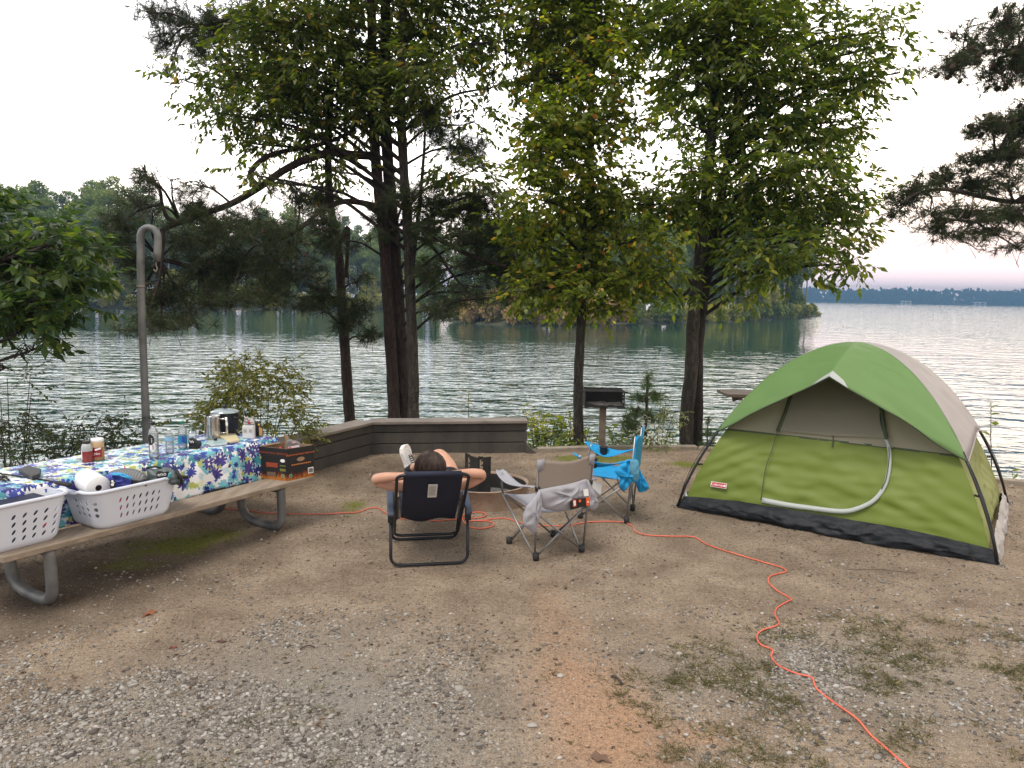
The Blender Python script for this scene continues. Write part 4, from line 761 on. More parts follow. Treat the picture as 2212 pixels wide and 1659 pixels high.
# extension cord
m_cord = M('orange_cord', (.60, .11, .06), .5, col2=(.74, .17, .10), vs=6)
CL = [(440, 1098), (465, 1098), (527, 1102), (573, 1109), (685, 1112), (741, 1109), (773, 1108), (799, 1099.6), (818, 1100), (836, 1111), (870, 1122), (918, 1123), (940, 1127), (992, 1124), (1035, 1122), (1050, 1117), (1040, 1110), (1018, 1111), (1000, 1118), (1000, 1127), (1008, 1137), (1021, 1144), (1044, 1145), (1066, 1139), (1060, 1131), (1030, 1129), (1010, 1129), (1040, 1128), (1070, 1124.5), (1095, 1124.5), (1121, 1132.5), (1150, 1138), (1179, 1139), (1231, 1138), (1256, 1131.6), (1285, 1129), (1314, 1127.7), (1347, 1129), (1366, 1137), (1373, 1149), (1398, 1157), (1453, 1160.6), (1500, 1163), (1530, 1180), (1600, 1203), (1650, 1217), (1688, 1228), (1698, 1236), (1680, 1241), (1662, 1248), (1661, 1262), (1680, 1280), (1708, 1297), (1700, 1304), (1678, 1318), (1674, 1333), (1683, 1350), (1672, 1358), (1647, 1365), (1635, 1378), (1642, 1396), (1668, 1408), (1666, 1422), (1682, 1441), (1720, 1458), (1753, 1467), (1763, 1490), (1800, 1520), (1850, 1555), (1880, 1590), (1920, 1625), (1965, 1665), (2010, 1700), (2060, 1760)]
P = cat([G(*p) for p in CL], 5); hz_ = height(np.array([p.x for p in P]), np.array([p.y for p in P])); P = [Vector((p.x, p.y, float(z)+.009)) for p, z in zip(P, hz_)]
q = MB(); q.tube(P, .0052, 8); tag(q.obj('extension_cord', m_cord, None, True), 'orange extension cord snaking over the ground from the tent side past the chairs', 'cord')
# ================================================================ dome tent
FLc, FRc = G(1463, 1096), G(2156, 1222); TL_ = (FRc-FLc).length; ex_ = (FRc-FLc).normalized(); ey_ = Vector((-ex_.y, ex_.x, 0)); TW = 2.3; cx_, cy_ = TL_/2, TW/2; TH = 1.68
def TT(a, b_, z): return FLc+ex_*a+ey_*b_+ZZ*z
def pole(i, j, s): return TT(cx_+i*cx_*s, cy_+j*cy_*s, TH*max(0, 1-s*s)**.8)
def kb(z): return .965*math.sqrt(max(0, 1-(z/1.60)**1.25))
tent = thing('dome_tent', 'green dome tent with a grey side fly and black floor edge', 'tent', TT(cx_, cy_, 0))
m_tgreen = M('tent_green', (.20, .27, .04), .55, trans=.38, bump=.15, bs=7, wr=1.6); m_fly = M('fly_green', (.17, .30, .10), .5, trans=.28, bump=.12, bs=6, wr=1.4)
m_flygrey = M('fly_grey', (.42, .39, .38), .5, trans=.3, bump=.2, bs=9, wr=2.2); m_tpale = M('side_lit_green', (.44, .48, .17), .6, trans=.5, bump=.3, bs=9, wr=2.5)  # side walls paler: light coming through the fabric is put into the colour
m_mesh = M('window_mesh', (.56, .53, .42), .7, trans=.6, bump=.05); m_meshd = M('door_mesh', (.44, .42, .34), .8, trans=.6); m_tub = M('black_tarp', (.010, .012, .016), .6, spec=.3, bump=.5, bs=14, wr=5.5)
m_seam = M('seam_tape', (.05, .07, .03), .7); m_zip = M('white_door_tape', (.48, .52, .50), .6, trans=.2, bump=.2, bs=20); m_black = M('black_plastic', (.012, .012, .013), .4); m_tubg = M('grey_tarp', (.40, .38, .37), .5, trans=.2, bump=.6, bs=14, wr=6)
ZT, ZS = .165, .80
def wrk(a, z, amp, o=0): return amp*((vn(a, z, 2.2, o)-.5)*1.4+(vn(a*.6+z*1.3, z-a*.8, 5.5, o+2)-.5)*.8)
def ztub(a): return ZT-.05*abs(a/TL_*2-1)**3
def wall(side, a01, z, amp=.034, out=0.):
    k = kb(z); i = a01*2-1; sag = -.035*(1-i*i)*min(1, z/.5); am = amp*(1-i**4)
    d = wrk(a01*3+side*7, z*2, am)+out+sag
    if z < ZS and amp > .01: d += (.0065*math.sin(44*(z-a01*1.5))*math.exp(-((a01-.12)/.16)**2)+.006*math.sin(38*(z+a01*1.3)+1)*math.exp(-((a01-.85)/.2)**2)*math.exp(-((z-.35)/.25)**2))*math.sin(math.pi*min(1, z/ZS))
    if side == 0: return TT(cx_+i*k*cx_, cy_-k*cy_-d, z)
    if side == 1: return TT(cx_+k*cx_+d, cy_+i*k*cy_, z)
    if side == 2: return TT(cx_-i*k*cx_, cy_+k*cy_+d, z)
    return TT(cx_-k*cx_-d, cy_-i*k*cy_, z)
def seamz(i): return ZS+.10*i     # window seam height rises a little to the right
for side, mt, nm in ((0, m_tgreen, 'front_wall'), (1, m_tpale, 'side_wall'), (2, m_tgreen, 'back_wall'), (3, m_tpale, 'side_wall')):
    q = MB(); q.grid(lambda u, v: wall(side, u, lerp(ztub(u*TL_)-.02, ZS, v)), 70, 34); q.obj(nm, mt, tent, True)
    q = MB(); q.grid(lambda u, v: wall(side, u, lerp(ZS, 1.55, v), .008), 40, 24); q.obj('window_mesh' if side in (0, 2) else 'roof_mesh', m_mesh, tent, True)
    mt2 = m_tub if side in (0, 2, 3) else m_tubg; q = MB()
    def tub(u, v):
        k = kb(ztub(u*TL_)*v)+.02*(1-v); i = u*2-1; z = ztub(u*TL_)*v; bl = (.04*math.sin(math.pi*v)+.035*(1-v))*(1-i**6)+wrk(u*9+side*5, v*1.2, .05*(1-v*.6))*(1-i**6)
        z = max(.004, z+wrk(u*7+3, v*2, .02)*math.sin(math.pi*v)); k2 = 1.0-.035*v
        f_ = i*k2
        if side == 0: return TT(cx_+f_*cx_, cy_-k2*cy_-bl, z)
        if side == 1: return TT(cx_+k2*cx_+bl*.5, cy_+f_*cy_, z*1.15)
        if side == 2: return TT(cx_-f_*cx_, cy_+k2*cy_+bl, z)
        return TT(cx_-k2*cx_-bl, cy_-f_*cy_, z)
    q.grid(tub, 90, 12); q.obj('floor_edge', mt2, tent, True)
def hit(px, py, out=0.):      # the point of the front wall behind a photo position
    prev = None
    for n in range(0, 300):
        z = .02+n*.005; g_ = G(px, py, z); w_ = g_-FLc; b_ = w_.dot(ey_); a = w_.dot(ex_); k = kb(z); i = (a-cx_)/max(k*cx_, .01); wb = cy_-k*cy_+.035*(1-min(1, i*i))*min(1, z/.5)
        if prev is not None and (b_-wb)*prev < 0 : return TT(a, wb-out, z), z
        prev = b_-wb
    return TT(a, wb-out, z), z
def strip(name, pts, wid, mat, out=.03, up_=None, n=5):
    C = cat([hit(*p, out)[0] for p in pts], n); q = MB(); vs = []
    for i, p in enumerate(C):
        tdir = (C[min(i+1, len(C)-1)]-C[max(i-1, 0)]).normalized(); nr = (-ey_+ZZ*.35).normalized(); s = tdir.cross(nr).normalized(); w_ = wid(i/(len(C)-1)) if callable(wid) else wid
        vs += [p-s*w_/2, p+s*w_/2]
    q.add(vs, [(2*i, 2*i+1, 2*i+3, 2*i+2) for i in range(len(C)-1)]); return q.obj(name, mat, tent, True, solid=.003)
door = strip('door_tape', [(1646, 1080), (1700, 1090), (1746, 1096), (1817, 1103), (1852, 1098), (1888, 1080), (1912, 1048), (1922, 1006), (1921, 970), (1912, 945)], lambda t: .05*(1-.5*t), m_zip, .026)
strip('door_zip', [(1912, 945), (1905, 915), (1900, 880)], .012, m_black, .03); strip('door_zip', [(1921, 965), (1921, 990), (1916, 1030), (1905, 1055)], .008, m_seam, .04)
strip('door_zip', [(1916, 948), (1912, 925), (1905, 880)], .035, m_seam, .042); strip('door_seam', [(1710, 851), (1698, 890), (1682, 931)], .034, m_seam, .042)
strip('door_seam', [(1682, 931), (1668, 975), (1657, 1006), (1650, 1045), (1646, 1078)], .008, m_seam, .042)
q = MB(); q.grid(lambda u, v: wall(0, u, ZS-.008+.018*v, .02, .004), 70, 1); q.obj('window_seam', m_seam, tent, True)
q = MB(); pA = [(1700, 880), (1707, 853), (1785, 812), (1899, 878), (1913, 945), (1798, 941), (1686, 931)]
C = [hit(*p, .034)[0] for p in pA]; cc = sum(C, Vector())/len(C); q.add(C+[cc], [(i, (i+1) % len(C), len(C)) for i in range(len(C))]); q.obj('door_mesh', m_meshd, tent)
strip('zip_pull', [(1800, 934), (1800, 950), (1798, 966)], .012, m_seam, .03)
ST = .79
top = TT(cx_, cy_, TH)
def fly(i0, j0, i1, j1, midfn, name, mat, pw, nu=60, nv=30, pleat=0):
    def fn(u, v):
        s = ST*v; f_ = u*2-1; rg_ = pole(i0, j0, s) if f_ < 0 else pole(i1, j1, s); rg_ = rg_+(rg_-TT(cx_, cy_, .4)).normalized()*.012
        md_ = midfn(v); t_ = abs(f_)**pw; p = md_.lerp(rg_, t_); nrm = (p-TT(cx_, cy_, .2)).normalized()
        return p+nrm*(wrk(u*3+i0, v*3, .018)*math.sin(math.pi*min(1, max(0, abs(f_)))*.9)*v+pleat*math.sin(abs(f_)*3.1)*v*(vn(u*2.5, v*9-u*4, 2., 4)-.5))
    q = MB(); q.grid(fn, nu, nv); q.obj(name, mat, tent, True, solid=.002)
    e = [fn(k/80, 1) for k in range(81)]; q = MB(); q.tube(e, .007, 6); return q, fn
q, ff = fly(-1, -1, 1, -1, lambda v: TT(cx_, lerp(cy_, -.03, v), TH-.265*v**1.8+.012), 'front_fly', m_fly, 1.0, pleat=.06); q.obj('fly_hem', m_seam, tent, True)
q, _ = fly(1, 1, -1, 1, lambda v: TT(cx_, lerp(cy_, TW+.1, v), TH-.22*v**1.8+.012), 'back_fly', m_fly, 1.0); q.obj('fly_hem', m_seam, tent, True)
q, _ = fly(1, -1, 1, 1, lambda v: TT(cx_+cx_*.80*v, cy_, TH-.78*v**2.1+.012), 'side_fly', m_flygrey, 1.6, pleat=.03); q.obj('fly_hem', m_flygrey, tent, True)
q, _ = fly(-1, 1, -1, -1, lambda v: TT(cx_-cx_*.80*v, cy_, TH-.78*v**2.1+.012), 'side_fly', m_flygrey, 1.6); q.obj('fly_hem', m_flygrey, tent, True)
a_ = ff(.5, 1); l_ = ff(.43, 1); r_ = ff(.57, 1); b_ = ff(.5, .9); q = MB(); up1 = Vector((0, 0, .006))-ey_*.008; q.add([l_+up1, a_+up1*2, r_+up1, ff(.55, .95)+up1, b_+up1, ff(.45, .95)+up1], [(0, 1, 4, 5), (1, 2, 3, 4)]); q.obj('peak_patch', m_zip, tent)
for i, j in ((-1, -1), (1, -1), (1, 1), (-1, 1)):
    P = [pole(i, j, s) for s in [.0+k*.04 for k in range(26)]]; P[-1].z = .01; q = MB(); q.tube(P, .0085, 8); q.tube(P[19:], .0135, 8); q.obj('tent_pole', m_black, tent, True)
    dvec = (pole(i, j, 1)-TT(cx_, cy_, 0)).normalized(); q = MB(); P2 = [p+dvec*(.03 if i < 0 else .02)*math.sin(math.pi*n/(len(P[19:])-1))+ZZ*.008 for n, p in enumerate(P[19:])]; q.tube(P2, .0035, 5); q.obj('guy_cord', m_black, tent, True)
    q = MB()
    for s in ((.88,) if j > 0 or i > 0 else (.83, .90)):
        z = TH*(1-s*s)**.8-.02; k = kb(z); bp_ = TT(cx_+i*k*cx_, cy_+j*k*cy_, z+.02); q.box((pole(i, j, s)+bp_)/2, ((pole(i, j, s)-bp_).length+.01, .012, .018), ((pole(i, j, s)-bp_).normalized(), ZZ.cross((pole(i, j, s)-bp_).normalized()).normalized(), ZZ))
    q.obj('pole_clip', m_black, tent)
    q = MB(); c_ = pole(i, j, 1); q.tube([c_+ZZ*.05, c_+dvec*.03+ZZ*.01, c_+dvec*.05+ZZ*(-.03)], .005, 6); q.tube([c_+dvec*.03+ZZ*.012, c_+dvec*.055+ZZ*.03, c_+dvec*.06+ZZ*.01], .0045, 6); q.obj('stake', m_galv, tent, True)
# maker's tag on the wall
m_red = M('red_label', (.42, .02, .035), .5); m_wht = M('white_print', (.8, .8, .8), .6)
o_, _ = hit(1554, 1047, .028); X = ex_; Yv = (ZZ*1.+ey_*.42).normalized()
q = MB(); q.box(o_, (.158, .052, .004), (X, Yv, X.cross(Yv))); lab = q.obj('tent_label', m_wht, tent); n_ = X.cross(Yv).normalized(); n_ = n_ if n_.y < 0 else -n_
q = MB(); q.box(o_+n_*.003, (.150, .044, .003), (X, Yv, X.cross(Yv))); q.obj('label_field', m_red, lab)
text('lettering', 'Coleman', .036, o_+n_*.0055-X*.012, X, Yv, m_wht, lab); q = MB(); q.lathe([(.010, 0), (.010, .002)], o_+n_*.005+X*.062, 12, (X, Yv, n_)); q.obj('badge', m_wht, lab)
strip('corner_patch', [(1480, 1063), (1484, 1072)], .03, m_zip, .02)

# ================================================================ folding quad chairs
m_steel = M('chair_tube', (.30, .30, .31), .38, .75); m_cap_ = M('black_foot', (.012, .012, .012), .6)
def sheet(q, fn, nu, nv): q.grid(fn, nu, nv)
def quad_chair(name, label, c, f_, mf, mback, sling_top=.83, cup=False, group=None):
    X, Y_, Z = frame(f_); c = Vector((c[0], c[1], 0)); t = thing(name, label, 'folding chair', c)
    def p(x, y, z): return c+X*x+Y_*y+Z*z
    ft = {(-1, -1): p(-.22, -.22, .02), (1, -1): p(.22, -.22, .02), (-1, 1): p(-.22, .22, .02), (1, 1): p(.22, .22, .02)}
    st = {(-1, -1): p(-.255, -.245, .41), (1, -1): p(.255, -.245, .41), (-1, 1): p(-.265, .255, .44), (1, 1): p(.265, .255, .44)}
    for s in (-1, 1):
        q = MB(); q.tube([ft[(s, -1)]+X*s*.012, p(s*.245, -.25, .42), p(s*.255, -.275, sling_top)], .0095, 10); q.obj('back_post', m_steel, t, True)
        q = MB(); q.tube([st[(s, 1)]-Z*.03, p(s*.285, .25, .52), p(s*.295, .225, .625)], .0095, 10); q.obj('arm_post', m_steel, t, True)
    for a, b_ in (((-1, -1), (1, -1)), ((-1, 1), (1, 1)), ((-1, -1), (-1, 1)), ((1, -1), (1, 1))):
        nrm_ = (ft[a]-ft[b_]).cross(Z).normalized()*.009
        q = MB(); q.tube([ft[a]+nrm_, st[b_]+nrm_], .0085, 10); q.obj('leg', m_steel, t, True); q = MB(); q.tube([ft[b_]-nrm_, st[a]-nrm_], .0085, 10); q.obj('leg', m_steel, t, True)
    for k in ft: q = MB(); q.lathe([(.024, -.022), (.026, 0), (.024, .042)], ft[k], 14); q.obj('foot_cap', m_cap_, t, True)
    q = MB(); q.grid(lambda u, v: p(lerp(-1, 1, u)*(.262+.03*math.sin(v*math.pi)*-1*(.3)), lerp(-.245, .265, v), lerp(.41, .445, v)-.055*(1-(2*u-1)**2)*(1-.5*abs(2*v-1))-.02*(v > .97)*(1-(2*u-1)**2)), 18, 14); q.obj('seat', mf, t, True, solid=.004)
    q = MB(); q.grid(lambda u, v: p(lerp(-1, 1, u)*(.262+.006*v), -.262-.02*v-.035*(1-(2*u-1)**2), lerp(.50, sling_top+.005, v)-.028*(1-(2*u-1)**2)*v+.004*math.sin(u*9)), 18, 12); q.obj('backrest', mback, t, True, solid=.003)
    for s in (-1, 1):
        q = MB(); q.grid(lambda u, v: p(s*(.255+.012*v)+ (u-.5)*.002, -.262-.02*v-.012+(u-.5)*.012+.004, lerp(.5, sling_top+.004, v)), 2, 8)
        q.grid(lambda u, v: p(s*lerp(.27, .215, u), -.276-.02*v-.006*u-.006, lerp(sling_top-.085, sling_top+.008, v)), 2, 2); q.obj('post_sleeve', mf, t, True, solid=.004)
        def arm(u, v):
            y = lerp(.285, -.26, v); w_ = .045+.018*math.sin(min(1, v*1.6)*math.pi)*(v < .62)+.0*v; w_ = max(w_*(1-.4*v), .024) if v > .05 else .03
            return p(s*.29+(u-.5)*2*w_, y, .632-.02*v-(.11 if cup else .075)*math.sin(math.pi*v)*(1-.5*v)+.01*((2*u-1)**2)+(.7 if cup else 0)*s*(u-.5)*2*w_*math.sin(math.pi*min(1, v*1.3)))
        q = MB(); q.grid(arm, 6, 18); q.obj('armrest', mf, t, True, solid=.004)
        if cup or s == 1:
            q = MB(); q.lathe([(.044, .0), (.048, .004), (.044, .008), (.038, .0), (.037, -.08)], p(s*.29, .10, .598), 18, cap=False); q.obj('cup_holder', m_cap_, t, True)
    for s in (-1, 1): q = MB(); q.tube([p(s*.25, -.268, .60), p(s*.24, -.25, .54), p(s*.25, -.235, .44)], .006, 6); q.box(p(s*.25, -.27, .60), (.03, .03, .035), (X, Y_, Z)); q.obj('strap', m_cap_, t, True)
    return t, p
def meshmat(name, col, alpha):
    m = M(name, col, .8, bump=.05); nt = m.node_tree; b = nt.nodes['Principled BSDF']; tr = nd(nt, 'ShaderNodeBsdfTransparent'); mx = nd(nt, 'ShaderNodeMixShader', Fac=alpha)
    lk(nt, tr.outputs[0], mx.inputs[1]); lk(nt, b.outputs[0], mx.inputs[2]); lk(nt, mx.outputs[0], nt.nodes['Material Output'].inputs[0]); return m
m_gfab = M('grey_polyester', (.36, .36, .40), .75, bump=.12, bs=12, trans=.12, wr=4); m_gmesh = meshmat('taupe_mesh', (.27, .225, .19), .88); m_bfab = M('blue_polyester', (.015, .36, .72), .7, bump=.12, bs=12, trans=.25, wr=4); m_bmesh = meshmat('blue_mesh', (.02, .27, .45), .9)
gch, gp = quad_chair('camping_chair', 'grey quad camping chair with a taupe mesh back, seen from behind', (.30, 6.15), (-.49, .87), m_gfab, m_gmesh)
bch, bp2 = quad_chair('camping_chair', 'bright blue quad camping chair facing left, between the grey chair and the tent', (.945, 7.18), (-.96, .28), m_bfab, m_bmesh, cup=True)
def puffy(q, pts, th, nrm, rings=7, jit=.0, c=None):
    pts = [Vector(p) for p in pts]; P = cat(pts+[pts[0]], 4)[:-1]; c = c or sum(P, Vector())/len(P); nrm = Vector(nrm).normalized(); n = len(P)
    for sgn in (-1, 1):
        vs = []
        for r_ in range(rings):
            k = 1-(r_/rings)**1.3; b_ = th*math.sqrt(max(0, 1-k*k))
            for i, p in enumerate(P): vs.append(c+(p-c)*k+nrm*sgn*b_*(1+jit*(vn(i*.35, r_*.4, 1.3, 6)-.5)))
        vs.append(c+nrm*sgn*th); fs = [(r_*n+i, r_*n+(i+1) % n, (r_+1)*n+(i+1) % n, (r_+1)*n+i) for r_ in range(rings-1) for i in range(n)]+[((rings-1)*n+i, (rings-1)*n+(i+1) % n, len(vs)-1) for i in range(n)]
        q.add(vs, fs)
# grey carry bag over the chair's back rail
def g4(x, y): return 1042.4+x*.19836, 905.2+y*.19836
t = thing('carry_bag', 'empty grey carry bag draped across the back of the grey chair', 'bag', gp(0, -.3, .4)); q = MB()
def pl(c0, nvec, px, py):    # point where the sight line meets a vertical plane
    d = ray(px, py); o = Vector((0, 0, H)); k = (Vector(c0)-o).dot(nvec)/d.dot(nvec); return o+d*k
nb = Vector((.49, -.87, 0)); c0 = gp(0, -.315, .5)
puffy(q, [pl(c0, nb, *g4(*p)) for p in ((602, 772), (760, 740), (900, 715), (1040, 680), (1135, 655), (1185, 735), (1170, 850), (1120, 930), (1000, 985), (900, 1000), (720, 992), (640, 940))], .045, nb, jit=1.2)
puffy(q, [pl(c0+nb*.03, nb, *g4(*p)) for p in ((1135, 660), (1190, 745), (1225, 830), (1258, 900), (1250, 960), (1200, 993), (1150, 975), (1140, 900), (1145, 800))], .04, nb, jit=1)
q.obj('bag_body', m_gfab, t, True)
q = MB(); puffy(q, [pl(c0+nb*.02, nb, *g4(*p)) for p in ((625, 775), (645, 880), (640, 960), (615, 1100), (590, 1210), (557, 1246), (500, 1205), (450, 1160), (440, 1090), (470, 970), (540, 880), (600, 800))], .035, nb, jit=1); q.obj('bag_end', m_gfab, t, True)
m_or = M('orange_print', (.75, .12, .02), .5)
def patch(nm, pts, mat, par, off): q = MB(); C = [pl(c0+nb*off, nb, *g4(*p)) for p in pts]; q.prism(C, -nb*.003); return q.obj(nm, mat, par)
lb_ = patch('paper_band', ((952, 888), (1170, 850), (1172, 938), (958, 988)), m_black, t, .055); patch('orange_block', ((1126, 857), (1170, 849), (1173, 937), (1132, 946)), m_or, lb_, .058); patch('orange_block', ((985, 885), (1018, 880), (1022, 950), (990, 958)), m_or, lb_, .058)
patch('white_print', ((992, 893), (1013, 890), (1016, 940), (996, 945)), m_wht, lb_, .061); patch('orange_block', ((1048, 880), (1072, 876), (1073, 903), (1050, 907)), m_or, lb_, .058); patch('care_tag', ((1098, 768), (1150, 760), (1158, 836), (1106, 842)), m_wht, t, .06)
q = MB(); q.prism([pl(c0+nb*.061, nb, *g4(*p)) for p in ((1138, 905), (1150, 893), (1160, 900), (1150, 912))], -nb*.002); q.obj('white_print', m_wht, lb_)
# blue carry bag at the blue chair's back corner
t = thing('carry_bag', 'bright blue carry bag bunched and hanging off the back corner of the blue chair', 'bag', bp2(-.2, -.3, .45)); nb2 = Vector((.15, -1, 0)).normalized(); c1 = bp2(-.27, -.26, .5)
m_bfab2 = M('pale_blue_lining', (.14, .40, .56), .7, trans=.3, bump=.3, bs=9, wr=5)
q = MB(); puffy(q, [pl(c1, nb2, *g4(*p)) for p in ((1565, 445), (1620, 440), (1690, 450), (1705, 560), (1690, 680), (1620, 690), (1570, 760), (1530, 785), (1490, 740), (1500, 650), (1440, 575), (1480, 510))], .05, nb2, jit=1.5); q.obj('bag_body', m_bfab, t, True)
q = MB(); puffy(q, [pl(c1+Vector((.02, -.045, 0)), nb2, *g4(*p)) for p in ((1610, 445), (1695, 450), (1705, 560), (1700, 650), (1645, 670), (1600, 560))], .022, nb2, jit=1); q.obj('bag_lining', m_bfab2, t, True)
q = MB(); puffy(q, [pl(c1+Vector((.05, .12, 0)), nb2, *g4(*p)) for p in ((1700, 520), (1740, 600), (1808, 725), (1795, 770), (1720, 800), (1690, 770), (1675, 680), (1690, 600))], .05, nb2, jit=1); q.obj('bag_end', m_bfab, t, True)
q = MB(); q.tube(cat([pl(c1+nb2*.05, nb2, *g4(*p)) for p in ((1480, 615), (1465, 640), (1475, 690), (1500, 755), (1545, 795), (1565, 800))], 4), .003, 5); q.obj('drawstring', m_cap_, t, True)
q = MB(); q.prism([pl(bp2(-.262, .2, .38), nb2, *g4(*p)) for p in ((1200, 680), (1303, 690), (1288, 815), (1195, 795))], nb2*.003); o = q.obj('care_tag', m_wht, bch)

# ================================================================ recliner and the person in it
m_navy = M('navy_sling', (.006, .010, .03), .75, bump=.1, bs=60); m_frame = M('black_tube', (.012, .014, .02), .35, .2); m_arm = M('navy_plastic', (.05, .065, .10), .45)
Xl, Yl, _z = Vector((.983, .18, 0)), Vector((-.18, .983, 0)), ZZ; OL = Vector((-.615, 5.695, 0))
def lp(x, y, z): return OL+Xl*x+Yl*y+ZZ*z
t = thing('reclining_chair', 'navy reclining lawn chair with a white label on its back', 'folding chair', OL)
def uloop(w, top_, bot, r_=.07):      # U shaped tube: two uprights and a rounded bottom bar, in local (y, z)
    a, b_ = Vector((0, *top_)), Vector((0, *bot)); d_ = (b_-a).normalized(); P = []
    P.append(lp(-w, a.y, a.z)); e = b_-d_*r_; P.append(lp(-w, e.y, e.z))
    for k in range(1, 6): an = math.pi/2*k/6; q_ = e+d_*r_*math.sin(an); P.append(lp(-w+r_*(1-math.cos(an)), q_.y, q_.z))
    P.append(lp(-w+r_, b_.y, b_.z)); P += [Vector((0, 0, 0))]*0
    M_ = [p-OL for p in P]; out = list(P)
    for p in reversed(M_): x = p.dot(Xl); out.append(p-Xl*2*x+OL)
    return out
q = MB(); q.tube(uloop(.298, (.03, .43), (0, .012)), .0125, 12); q.obj('rear_leg_loop', m_frame, t, True)
q = MB(); q.tube(uloop(.275, (.30, .45), (.63, .012)), .0125, 12); q.obj('front_leg_loop', m_frame, t, True)
P = uloop(.262, (-.30, .765), (.415, .115)); Q_ = [lp(.262*s_, -.30, .765) for s_ in (1,)]
tp_ = []
for k in range(1, 6): an = math.pi/2*k/6; tp_.append((.262-.055*(1-math.cos(an)), -.30-.04*math.sin(an), .765+.037*math.sin(an)))
loop = P+[lp(x, y, z) for x, y, z in tp_]+[lp(.2, -.343, .805), lp(-.2, -.343, .805)]+[lp(-x, y, z) for x, y, z in reversed(tp_)]
q = MB(); q.tube(loop, .0125, 12, closed=True); q.obj('backrest_loop', m_frame, t, True)
def bk(u, v, off=0): y = lerp(-.345, .185, v); z = lerp(.815, .325, v); s_ = .02*math.sin(math.pi*v)+.03*(1-(2*u-1)**2)*math.sin(math.pi*min(1, v*1.2)); w_ = .215; s_ = -s_; return lp((2*u-1)*w_, y+s_*.68+off*.68, z+s_*.45-off*.3+(.012*math.cos(u*9) if v > .97 else 0)-(.015 if v > .95 else 0)*(1-(2*u-1)**2))
q = MB(); q.grid(bk, 24, 20); q.tube([lp(-.2, -.343, .807), lp(.2, -.343, .807)], .02, 10); bkr = q.obj('backrest', m_navy, t, True, solid=.006)
q = MB()
for s_ in (-1, 1):
    for k in range(13):
        v = .42+k*.045; f1 = (lerp(-.30, .415, v*.72+.02), lerp(.765, .115, v*.72+.02)); a_ = lp(s_*.262, f1[0], f1[1]); b_ = bk(0 if s_ < 0 else 1, min(1, v+.02)); q.tube([a_, b_], .0035, 5); b_ = bk(0 if s_ < 0 else 1, min(1, v-.03)); q.tube([a_, b_], .0035, 5)
q.obj('elastic_lacing', m_wht if False else M('grey_elastic', (.08, .08, .085), .6), t, True)
o_ = bk(.505, .27)-Vector((0, .68, .3))*.012; Ydir = (bk(.5, .1)-bk(.5, .4)).normalized(); n_ = Xl.cross(Ydir).normalized(); n_ = n_ if n_.y < 0 else -n_; q = MB(); q.box(o_+n_*.006, (.068, .165, .002), (Xl, Ydir, Xl.cross(Ydir))); m_lbl = M('care_label', (.6, .6, .57), .7); lab = q.obj('care_label', m_lbl, t)
q = MB()
for k in range(13):
    if k in (5, 6): q.box(o_+n_*.0078+Xl*.012+Ydir*(.055-k*.009), (.012, .006, .001), (Xl, Ydir, Xl.cross(Ydir)))
    q.box(o_+n_*.0078+Ydir*(.055-k*.009)-Xl*(.004 if k % 3 else 0), (.052-(.012 if k % 3 == 1 else 0), .0028, .001), (Xl, Ydir, Xl.cross(Ydir)))
q.obj('fine_print', M('grey_print', (.25, .25, .25), .8), lab)
for s_ in (-1, 1):
    a_, b_ = lp(s_*.298, -.06, .415), lp(s_*.30, .53, .60); d_ = (b_-a_).normalized(); q = MB(); q.box((a_+b_)/2+ZZ*.01, ((b_-a_).length, .052, .03), (d_, d_.cross(ZZ).normalized(), d_.cross(ZZ).normalized().cross(d_))); q.obj('armrest', m_arm, t, bevel=.01)
    q = MB(); q.tube([lp(s_*.29, .0, .40), lp(s_*.29, .5, .565)], .01, 8); q.box(lp(s_*.298, .02, .385), (.045, .05, .07), (Xl, Yl, ZZ)); q.obj('arm_bracket', m_frame, t, bevel=.006)
q = MB(); q.grid(lambda u, v: lp((2*u-1)*.215, lerp(.17, .68, v), lerp(.34, .41, v)-.04*math.sin(math.pi*v)), 10, 10); q.grid(lambda u, v: lp((2*u-1)*.215, lerp(.68, 1.16, v), lerp(.41, .36, v)), 8, 8); q.obj('seat', m_navy, t, True, solid=.006)
q = MB()
for s_ in (-1, 1): q.tube([lp(s_*.262, .12, .38), lp(s_*.262, .68, .43), lp(s_*.262, 1.18, .36)], .0125, 10)
q.tube([lp(-.262, 1.18, .36), lp(.262, 1.18, .36)], .0125, 10); q.obj('seat_frame', m_frame, t, True)

# --- person
def skin(name, nodes, edges, mat, parent=None, sub=2, root=0):
    me = bpy.data.meshes.new(name); me.from_pydata([tuple(n[0]) for n in nodes], edges, []); o = bpy.data.objects.new(name, me); COL.objects.link(o)
    sk = o.modifiers.new('k', 'SKIN'); sk.use_smooth_shade = True; sk.branch_smoothing = .4; sb = o.modifiers.new('s', 'SUBSURF'); sb.levels = sub; sb.render_levels = sub
    for i, n in enumerate(nodes): r_ = n[1]; o.data.skin_vertices[0].data[i].radius = (r_, r_) if isinstance(r_, (int, float)) else r_; o.data.skin_vertices[0].data[i].use_root = (i == root)
    dg = bpy.context.evaluated_depsgraph_get(); m2 = bpy.data.meshes.new_from_object(o.evaluated_get(dg)); bpy.data.objects.remove(o); m2.name = name
    m2.materials.clear(); return link(name, m2, mat, parent, True)
m_skin = M('skin', (.50, .27, .185), .5, col2=(.56, .32, .23), vs=9, bump=.05, bs=90, spec=.35); m_skin.node_tree.nodes['Principled BSDF'].inputs['Subsurface Weight'].default_value = .12; m_skin.node_tree.nodes['Principled BSDF'].inputs['Subsurface Radius'].default_value = (.02, .008, .004)
m_shirt = M('black_shirt', (.012, .013, .018), .9, bump=.2, bs=12); m_shorts = M('black_shorts', (.008, .009, .014), .85, bump=.2, bs=10)
V_ = Vector
